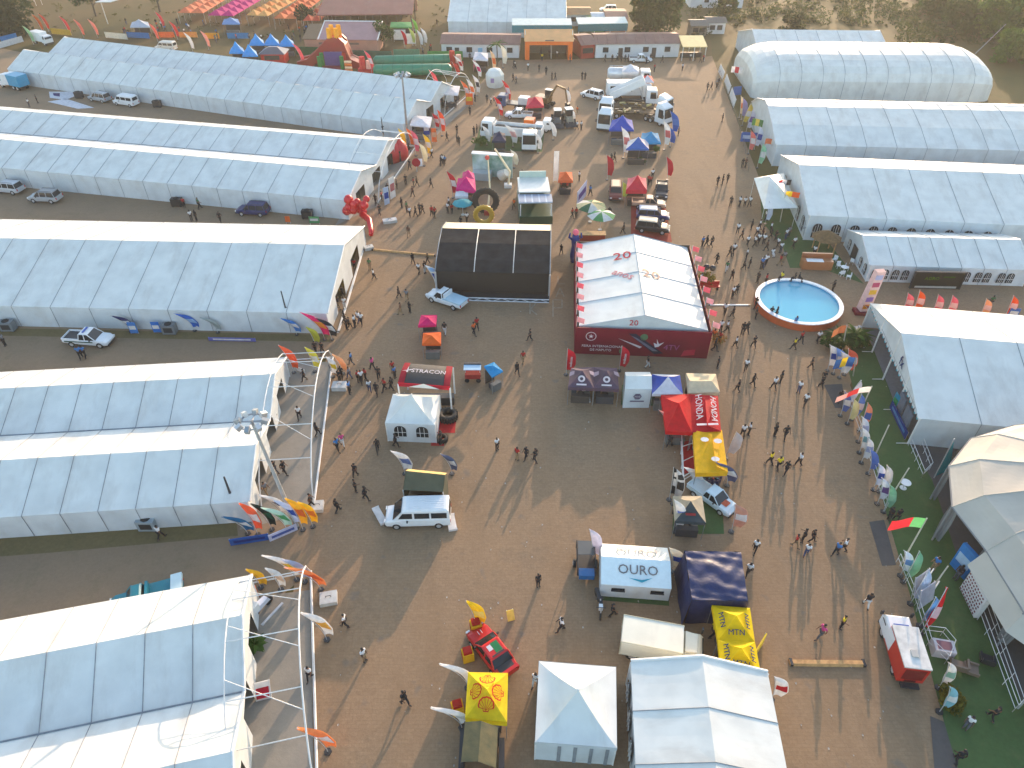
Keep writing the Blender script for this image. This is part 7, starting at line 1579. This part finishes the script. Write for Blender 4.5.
# structures at the very back
for lab, a, b, h, d, rf, wl in (('brown-roofed shed left of the big olive tree', (606, 34), (626, 34), 3.4, 9, BRROOF, PINKW), ('green and white stall left of the brown shed', (592, 32), (604, 32), 3.0, 5, mat('white_sheet_roof', (.7, .7, .68), .6, .1, 1), paint(90, 160, 60)), ('low beige shed at the back above the pale marquee', (566, 26), (590, 26), 2.8, 6, mat('tan_roof', srgb(170, 130, 90), .8, .1, 1), WALLW), ('long white stand at the very top right of the big tree', (690, 8), (742, 8), 3.4, 8, mat('grey_roof', srgb(190, 186, 180), .7, .1, 1), WALLW), ('grey metal shed beside the dirt track right of the big tree', (690, 36), (706, 36), 2.4, 4, mat('grey_shed', srgb(110, 104, 96), .7), mat('grey_wall', srgb(120, 112, 100), .8)), ('white-boarded shed behind the plain back right marquee', (706, 34), (724, 34), 2.6, 4, mat('grey_shed', (.1, .1, .1)), WALLW), ('white roofed stalls at the very top above the pale marquee', (470, 8), (545, 8), 2.6, 5, mat('white_sheet_roof', (.7, .7, .68)), WALLW)):
    rowbuilding(lab, a, b, h, d, rf, wl, (.3, .7), .9, name='shed', cat='shed', ribs=False)
car('parked_car', 'white car at the very top right of the market stalls', (608, 12), (600, 12), 'suv', PWHT, 'car')
car('parked_car', 'silver car behind the pale marquee at the top', (500, 12), (490, 12), 'suv', PSIL, 'car')
car('parked_car', 'white car in front of the white stalls at the top', (478, 12), (470, 12), 'suv', PWHT, 'car')
mast('slim leaning pole in the grass at the upper right corner', (975, 54), (1006, 24), 6.5, .12, None, False)

tree('wide green thicket tree at the right edge below the corner trees', 1010, 62, 6, 6.5, LF3, 3000, 20, 15, .5, low=-.1)
tree('dark thicket tree left of the corner trees at upper right', 965, 30, 7, 8, LF1, 3500, 22, 16, .5, low=-.1)
# small litter and chalk marks on the paving
lt = MB(); q = random.Random(99)
for _ in range(260):
    px, py = q.uniform(330, 900), q.uniform(90, 768); p = at(px, py); s_ = q.uniform(.03, .08); a = q.random() * 3
    lt.poly([(p.x + s_ * math.cos(a + k * 1.57), p.y + s_ * 1.4 * math.sin(a + k * 1.57), .02 + .03 * (k % 2)) for k in range(4)])
struct(lt.build('litter', mat('paper_scrap', (.40, .37, .32), .9)), 'stuff')
ck = MB()
def stroke(a, b, w=.16):
    A, B = at(*a), at(*b); d = (B - A).normalized(); n = Vector((-d.y, d.x, 0)) * w / 2
    ck.poly([A + n + Vector((0, 0, .032)), B + n + Vector((0, 0, .032)), B - n + Vector((0, 0, .032)), A - n + Vector((0, 0, .032))])
for a, b in (((553, 317), (553, 300)), ((553, 300), (562, 300)), ((562, 300), (562, 308)), ((562, 308), (553, 308)), ((556, 297), (560, 288)), ((560, 288), (564, 297)), ((557, 294), (563, 294)), ((558, 284), (558, 276)), ((558, 284), (565, 284)), ((530, 314), (530, 303)), ((530, 310), (536, 303)), ((531, 310), (537, 315))): stroke(a, b)
struct(ck.build('chalk_marking', mat('chalk', srgb(150, 136, 118), .9, .3, 2)))

bush('dense green shrub at the foot of the left palm bush', 832, 350, 1.5, LF1, 51, 700, .2)
bush('dense green shrub at the foot of the right palm bush', 858, 347, 1.6, LF1, 52, 700, .2)
# ------------------------------------------------------------------ people
def skinned(name, verts, edges, radii, root=0, sub=1):
    me = bpy.data.meshes.new(name); me.from_pydata(verts, edges, [])
    o = bpy.data.objects.new(name, me); COL.objects.link(o)
    o.modifiers.new('skin', 'SKIN'); md = o.modifiers.new('sub', 'SUBSURF'); md.levels = sub; md.render_levels = sub
    lay = me.skin_vertices[0].data
    for i, r in enumerate(radii): lay[i].radius = r if isinstance(r, tuple) else (r, r); lay[i].use_root = (i == root)
    dg = bpy.context.evaluated_depsgraph_get(); m2 = bpy.data.meshes.new_from_object(o.evaluated_get(dg)); bpy.data.objects.remove(o)
    return m2
def joined(me, extra):
    """append the MB geometry to a mesh"""
    b = len(me.vertices); vs = [tuple(v.co) for v in me.vertices] + [tuple(v) for v in extra.v]
    fs = [tuple(p.vertices) for p in me.polygons] + [tuple(i + b for i in f) for f in extra.f]
    m = bpy.data.meshes.new(me.name); m.from_pydata(vs, [], fs); m.polygons.foreach_set('use_smooth', [True] * len(fs)); m.update(); return m
def pose(kind):
    J = dict(pel=(0, 0, .96), sp=(0, 0, 1.18), ch=(0, 0, 1.36), ne=(0, 0, 1.49), hd=(0, .015, 1.58), ht=(0, .01, 1.68))
    for s, n in ((-1, 'l'), (1, 'r')):
        J['sh' + n] = (s * .19, 0, 1.41); J['el' + n] = (s * .235, -.01, 1.13); J['wr' + n] = (s * .245, .06, .90); J['ha' + n] = (s * .245, .09, .82)
        J['hi' + n] = (s * .095, 0, .90); J['kn' + n] = (s * .10, .02, .49); J['an' + n] = (s * .105, 0, .08); J['to' + n] = (s * .12, .16, .035)
    def mv(k, dy=0, dz=0, dx=0): x, y, z = J[k]; J[k] = (x + dx, y + dy, z + dz)
    if kind in ('walk', 'stride'):
        a = 1 if kind == 'walk' else -1
        l, r = ('l', 'r') if a > 0 else ('r', 'l')
        mv('kn' + l, .18, .02); mv('an' + l, .28, .02); mv('to' + l, .30, .04); mv('kn' + r, -.06, .01); mv('an' + r, -.30, .08); mv('to' + r, -.28, .03)
        mv('el' + l, -.12); mv('wr' + l, -.16, .02); mv('ha' + l, -.16, .02); mv('el' + r, .10, .02); mv('wr' + r, .20, .08); mv('ha' + r, .22, .10)
    if kind == 'talk':
        mv('el' + 'r', .06, .02); mv('wrr', .26, .22, -.04); mv('har', .34, .30, -.05); mv('knl', .05); mv('anl', -.06); mv('tol', -.06, 0, -.04)
    if kind == 'sit':
        for n in 'lr': mv('kn' + n, .40, .0); mv('an' + n, .40, 0); mv('to' + n, .42, 0); mv('wr' + n, .16, .02, 0); mv('ha' + n, .2, .03, 0)
        for n in 'lr': x, y, z = J['kn' + n]; J['kn' + n] = (x, y, .88); x, y, z = J['an' + n]; J['an' + n] = (x, y, .46); x, y, z = J['to' + n]; J['to' + n] = (x, y, .42)
    return J
PROTO = {}
def build_proto(kind):
    J = pose(kind)
    ks = ['pel', 'sp', 'ch', 'ne', 'hd', 'ht'] + [a + n for n in 'lr' for a in ('sh', 'el', 'wr', 'ha', 'hi', 'kn', 'an', 'to')]
    ix = {k: i for i, k in enumerate(ks)}
    E_ = [('pel', 'sp'), ('sp', 'ch'), ('ch', 'ne'), ('ne', 'hd'), ('hd', 'ht')]
    for n in 'lr': E_ += [('ch', 'sh' + n), ('sh' + n, 'el' + n), ('el' + n, 'wr' + n), ('wr' + n, 'ha' + n), ('pel', 'hi' + n), ('hi' + n, 'kn' + n), ('kn' + n, 'an' + n), ('an' + n, 'to' + n)]
    rad = dict(pel=(.15, .11), sp=(.13, .10), ch=(.16, .11), ne=.055, hd=(.088, .10), ht=(.08, .088), sh=.066, el=.046, wr=.034, ha=(.042, .022), hi=.092, kn=.064, an=.046, to=.042)
    rr = [rad.get(k, rad.get(k[:-1])) for k in ks]
    body = skinned('person_body', [J[k] for k in ks], [(ix[a], ix[b]) for a, b in E_], rr)
    ex = MB()
    hx, hy, hz = J['hd']
    ex.ball((hx, hy + .095, hz + .02), (.014, .02, .024), 5, 4)
    for s in (-1, 1): ex.ball((hx + s * .09, hy, hz + .03), (.012, .022, .03), 5, 4); ex.ball((hx + s * .034, hy + .085, hz + .05), .012, 5, 4)
    ex.ball((hx, hy + .088, hz - .03), (.026, .01, .008), 5, 4)
    for n in 'lr':
        h = Vector(J['ha' + n]); d = (h - Vector(J['wr' + n])).normalized(); sd = Vector((0, 1, 0)) - d * d.y; sd.normalize(); inn = d.cross(sd)
        for k, L_ in enumerate((.062, .075, .07, .055)):
            b = h + sd * (.026 - .0175 * k); ex.tube([b, b + d * L_ * .55, b + d * L_ * .9 + inn * .014 * (1 if n == 'l' else -1)], [.010, .009, .007], 4)
        ex.tube([h - d * .03 + sd * .026, h + sd * .055, h + d * .03 + sd * .058], [.011, .010, .008], 4)
    body = joined(body, ex)
    V = lambda k: Vector(J[k])
    sv = [V('pel') - Vector((0, 0, .05)), V('sp'), V('ch'), V('ne') - Vector((0, 0, .03))]; se = [(0, 1), (1, 2), (2, 3)]; sr = [(.165, .125), (.15, .118), (.175, .125), .072]
    for n in 'lr':
        b = len(sv); sv += [V('sh' + n), V('sh' + n).lerp(V('el' + n), .75)]; se += [(2, b), (b, b + 1)]; sr += [.084, .066]
    shirt = joined(skinned('shirt', [tuple(v) for v in sv], se, sr), MB())
    tv = [V('pel')]; te = []; tr = [(.158, .122)]
    for n in 'lr':
        b = len(tv); tv += [V('hi' + n), V('kn' + n), V('kn' + n).lerp(V('an' + n), .92)]; te += [(0, b), (b, b + 1), (b + 1, b + 2)]; tr += [.106, .080, .064]
    tro = joined(skinned('trousers', [tuple(v) for v in tv], te, tr), MB())
    hair = MB().ball((hx, hy - .022, hz + .075), (.10, .108, .085), 8, 6)
    hm = bpy.data.meshes.new('hair'); hm.from_pydata([tuple(v) for v in hair.v], [], hair.f); hm.polygons.foreach_set('use_smooth', [True] * len(hair.f))
    shoes = MB()
    for n in 'lr':
        a, b = V('an' + n), V('to' + n); shoes.tube([a + Vector((0, -.05, -.03)), (a + b) / 2 - Vector((0, 0, .01)), b + Vector((0, .02, 0))], [.05, .056, .04], 6)
    sm = bpy.data.meshes.new('shoes'); sm.from_pydata([tuple(v) for v in shoes.v], [], shoes.f)
    for me, mt in ((body, SKIN), (shirt, WHT), (tro, BLACKM), (hm, HAIR), (sm, BLACKM)):
        me.materials.clear(); me.materials.append(mt)
    PROTO[kind] = (body, shirt, tro, hm, sm)
for k in ('stand', 'walk', 'stride', 'talk', 'sit'): build_proto(k)
CLO = {'w': ('white', (224, 222, 220)), 'k': ('black', (34, 34, 38)), 'r': ('red', (176, 40, 40)), 'b': ('blue', (60, 120, 180)), 'g': ('green', (60, 110, 70)), 'p': ('pink', (206, 70, 130)), 'y': ('yellow', (230, 200, 40)), 'o': ('orange', (222, 100, 40)), 'n': ('brown', (110, 76, 60)), 's': ('grey', (120, 122, 126))}
TRO = {'k': ('dark', (30, 30, 36)), 'b': ('blue', (50, 66, 100)), 't': ('tan', (150, 124, 92)), 'w': ('white', (206, 204, 200)), 's': ('grey', (84, 84, 88))}
LMK = [(797, 300, 'the round pool'), (815, 258, 'the lawn bar'), (770, 242, 'the pool lawn crowd'), (716, 262, 'the crimson hall side'), (650, 362, 'the crimson hoarding'), (495, 265, 'the black stage'), (415, 415, 'the small pagoda'), (425, 378, 'the striped canopy'), (419, 510, 'the ribbed minibus'), (430, 330, 'the orange canopy'), (350, 325, 'the white kerb strip'), (275, 455, 'the floodlight marquee'), (345, 480, 'the olive tent path'), (320, 650, 'the nearest arch'), (400, 690, 'the lower plaza'), (577, 690, 'the square pagoda'), (610, 610, 'the lettered tent'), (712, 640, 'the yellow gazebos'), (826, 640, 'the timber ramp'), (898, 620, 'the ambulance'), (715, 400, 'the red gazebos'), (742, 440, 'the golden canopy'), (795, 400, 'the turf head'), (785, 465, 'the banner fence'), (805, 550, 'the lower banner fence'), (900, 500, 'the turf table'), (975, 690, 'the turf seats'), (650, 200, 'the display carpet'), (570, 185, 'the orange gazebo'), (534, 205, 'the roofed exhibit'), (462, 205, 'the magenta gazebos'), (490, 165, 'the green printed stall'), (470, 135, 'the long dump truck'), (572, 122, 'the loaders'), (630, 90, 'the white trucks'), (640, 60, 'the building row'), (545, 65, 'the orange gate'), (716, 85, 'the rounded marquee'), (735, 180, 'the pennant cluster'), (445, 140, 'the rear deck'), (410, 190, 'the second deck'), (425, 215, 'the avenue bend'), (85, 350, 'the patrol pickup'), (34, 102, 'the rear lane truck'), (195, 210, 'the second marquee'), (523, 455, 'the plaza middle'), (420, 270, 'the stage ramp'), (405, 305, 'the stage pickup'), (370, 380, 'the canopy crowd'), (340, 370, 'the far arch end'), (735, 310, 'the pool lane'), (590, 160, 'the blue gazebos'), (610, 225, 'the green parasols'), (740, 207, 'the peaked canopy'), (748, 560, 'the navy tent'), (155, 540, 'the cooling unit'), (440, 205, 'the magenta flag')]
PEOPLE = '''346,626,wk 365,660,wt 405,703,kk 311,678,wk 538,585,kk 561,630,wk 612,615,kk 535,684,ww 712,636,yk 819,637,pp 840,627,yk 865,606,kw 967,724,ws 990,718,kk 955,761,kk 955,578,ks 932,569,bo 773,389,wk 798,392,wb 804,405,wk 820,388,kk 774,435,kk 784,438,kk 769,464,yk 777,469,yk 785,473,kk 798,465,wk 794,546,rt 802,541,kk 811,541,kk 805,555,wb 835,554,bk 842,551,wk 888,519,kk 895,521,kk 517,459,rt 526,458,kk 535,461,kk 742,436,wk 748,434,wk 754,551,wk 747,575,wk 737,391,kk 669,446,kk 497,449,wk 378,451,kk 396,446,kk 338,450,bk 343,445,pw 356,476,kk 356,491,kk 366,499,kk 338,511,kk 300,418,wk 318,435,kk 285,473,kk 276,473,ks 267,494,st 312,506,kk 277,421,kk 441,443,kk 350,393,bk 370,391,wb 377,394,kk 385,390,rk 392,389,kk 402,207,kk 407,211,gk 410,216,wk 416,216,kk 420,213,kk 423,213,kk 432,216,rk 435,217,rk 448,212,wk 380,214,kk 376,204,kk 409,236,nt 413,263,kk 428,263,kk 419,273,wk 425,272,kw 355,269,rk 370,269,gt 374,279,wk 399,297,kk 407,300,st 410,312,kk 401,314,nt 343,296,kk 339,308,kt 345,308,ww 347,329,kk 350,328,kk 355,326,wk 362,324,wk 359,322,wb 345,322,kk 352,364,bs 373,369,pk 379,378,kk 393,372,rt 395,377,bk 445,334,kw 477,329,rk 474,334,ok 342,378,kk 350,378,sb 359,381,rk 366,379,rk 362,382,wk 316,352,kk 323,353,kk 561,254,kk 517,374,kk 523,362,rt 623,233,kk 609,217,kk 647,367,kw 717,367,kk 702,246,bk 706,246,kk 711,246,kk 730,206,kk 739,206,wk 744,206,wk 749,206,wk 737,233,wk 741,239,kk 729,256,kk 733,254,wk 746,258,wk 749,267,kk 743,269,kk 716,264,kk 726,271,gw 751,229,kk 759,229,wk 754,246,wk 758,243,wk 763,244,wk 762,267,wb 757,282,kk 736,294,kk 732,297,wk 724,314,wk 732,317,kk 720,331,wk 726,332,wk 742,334,kk 746,333,kk 753,347,kk 719,342,rk 713,340,ot 770,232,wk 770,237,kk 777,247,wk 766,250,nk 772,255,ww 785,239,wb 793,247,wk 783,261,st 779,265,rt 761,268,bk 765,265,wk 765,284,rk 781,279,yk 794,280,kk 798,280,kk 832,291,kk 813,255,wk 765,220,wk 770,317,kk 775,318,kk 794,327,bk 800,342,rk 793,349,yk 817,342,wk 989,306,gk 822,382,kk 780,382,kk 755,307,kk 514,67,kk 539,71,kk 546,74,kk 552,79,kk 555,79,kk 582,79,kk 585,79,kk 528,70,wk 541,54,kk 542,60,yk 570,61,rk 577,129,wk 581,129,wk 577,114,ot 568,94,sk 611,162,kk 614,161,kk 579,180,wk 652,178,wk 650,185,rk 648,184,rk 678,135,kk 682,70,wk 707,90,kk 711,89,kk 716,87,sk 718,86,kk 722,121,kk 742,167,kk 745,167,nk 717,185,kk 722,184,kk 727,182,kk 561,190,rk 567,191,rk 621,62,kk 625,61,kk 613,72,kk 654,71,rk 457,133,kk 447,140,kk 459,145,kk 442,163,kk 445,164,bk 487,102,kk 491,104,wk 494,102,wk 513,81,kk 516,83,sk 474,135,kk 477,132,nk 522,179,kk 515,68,wk 470,114,kk 475,101,kk 457,141,kk 432,157,wk 441,165,kk 443,164,wk 431,187,kk 406,184,kk 414,186,rk 417,185,kk 413,196,nk 397,188,kk 410,169,kk 514,208,ok 572,217,rk 576,217,rk 590,195,bk 30,106,ws 38,102,kk 6,345,sk 82,358,bk 86,357,bk 162,538,wk 185,207,rk 200,208,gk 192,220,wk 197,220,kk 221,222,kk 605,61,kk 612,61,kk 617,60,wk 628,61,kk 638,62,wk 646,63,kk 650,61,kk 662,62,kk 690,60,wk 695,60,kk 700,62,kk 703,61,rk 456,62,kk 470,60,kk 549,56,kk 557,57,wk 452,213,rk 449,207,wk 467,222,wk 461,226,kk 530,340,kk 340,381,kk 333,372,nk 305,380,kk 437,104,kk 447,112,kk 441,107,rk 456,106,kk 388,193,kk 382,200,rk 391,188,kk 409,152,kk 420,150,rk 700,283,ws 731,280,kk 757,241,kk 747,245,wk 775,240,kk 780,252,ws 788,236,sk 756,236,wk 762,236,kk 755,318,kk 810,368,kk 838,402,ks 745,370,wk 752,385,kk 714,350,kk 735,347,wk'''.split()
people = []
LMK += [(240, 25, 'the magenta market roofs'), (200, 28, 'the left orange roofs'), (265, 46, 'the sky blue gazebos'), (395, 40, 'the market hall'), (130, 35, 'the white market gazebo'), (290, 28, 'the yellow-orange roofs'), (165, 30, 'the grey-green tree'), (345, 60, 'the inflatable slide'), (440, 40, 'the dirt track'), (215, 42, 'the yellow stall banner')]
qq = random.Random(41)
for _ in range(46):
    x_ = qq.randint(120, 330); y_ = qq.randint(24, 36) + (6 if x_ > 215 else 0); PEOPLE.append('%d,%d,%s%s' % (x_, y_, qq.choice('wkrbgsok'), qq.choice('kbs')))
for _ in range(12): PEOPLE.append('%d,%d,%s%s' % (qq.randint(392, 440), qq.randint(24, 56), qq.choice('wkrbs'), 'k'))
q = random.Random(5)
for s in PEOPLE:
    x, y, c = s.split(','); people.append((float(x), float(y), c))
info = []
for x, y, c in people:
    lm = min(LMK, key=lambda l: (l[0] - x) ** 2 + 1.6 * (l[1] - y) ** 2)[2]
    sc = c[0]; tc = c[1] if c[1] in TRO else {'p': 's', 'o': 't'}.get(c[1], 'k')
    info.append((sc, tc, lm))
from collections import defaultdict
bykey = defaultdict(list)
for i, k in enumerate(info): bykey[k].append(i)
ORD = ['first', 'second', 'third', 'fourth', 'fifth', 'sixth', 'seventh', 'eighth', 'ninth', 'tenth', 'eleventh', 'twelfth']
lab = {}
for (sc, tc, lm), ids in bykey.items():
    ids.sort(key=lambda i: people[i][0])
    base = 'person in %s top, %s trousers near %s' % (CLO[sc][0], TRO[tc][0], lm)
    for k, i in enumerate(ids):
        if len(ids) == 1: lab[i] = base
        elif len(ids) == 2: lab[i] = base + (', left of two' if k == 0 else ', right of two')
        else: lab[i] = base + ', %s from the left' % ORD[k] if k else base + ', leftmost'
SK = [SKIN, mat('skin_dark', srgb(70, 46, 36), .55), mat('skin_mid', srgb(124, 84, 62), .55)]
for i, (x, y, c) in enumerate(people):
    sc, tc, lm = info[i]; kind = q.choice(('stand', 'walk', 'stride', 'walk', 'stride', 'talk'))
    if (x, y) in ((967.0, 724.0), (772.0, 255.0)): kind = 'sit'
    pz = at(x, y + 1.0); z = 0.0
    if (x, y) in ((781.0, 279.0), (794.0, 280.0), (798.0, 280.0)): kind = 'sit'; z = .62; pz = at(x, y + 1.5, .95)
    if kind == 'sit' and z == 0: z = -.42
    B_ = PROTO[kind]; o = bpy.data.objects.new('person', B_[0]); COL.objects.link(o)
    o.location = (pz.x, pz.y, z); o.rotation_euler = (0, 0, q.uniform(0, 6.28)); s_ = q.uniform(.97, 1.10); o.scale = (s_ * .97, s_ * .97, s_ * .97)
    tag(o, lab[i], 'person', 'visitors walking the fairground')
    o.material_slots[0].link = 'OBJECT'; o.material_slots[0].material = q.choice(SK)
    for nm, me, m_ in (('shirt', B_[1], mat('shirt_' + CLO[sc][0], srgb(*CLO[sc][1]), .85)), ('trousers', B_[2], mat('trousers_' + TRO[tc][0], srgb(*TRO[tc][1]), .85)), ('hair', B_[3], HAIR), ('shoes', B_[4], BLACKM)):
        ch = bpy.data.objects.new(nm, me); COL.objects.link(ch); ch.parent = o; ch.material_slots[0].link = 'OBJECT'; ch.material_slots[0].material = m_
# ------------------------------------------------------------------ evening haze over the fairground
hz = MB(); hz.b2(-420, 420, -60, 420, -1.0, 60.0)
hm = bpy.data.materials.new('haze_air'); hm.use_nodes = True; n_ = hm.node_tree; n_.nodes.remove(n_.nodes['Principled BSDF'])
pv = n_.nodes.new('ShaderNodeVolumePrincipled'); pv.inputs['Color'].default_value = (.95, .93, .88, 1); pv.inputs['Density'].default_value = .00028; pv.inputs['Anisotropy'].default_value = .35
n_.links.new(pv.outputs[0], n_.nodes['Material Output'].inputs['Volume'])
struct(hz.build('haze', hm), 'stuff')
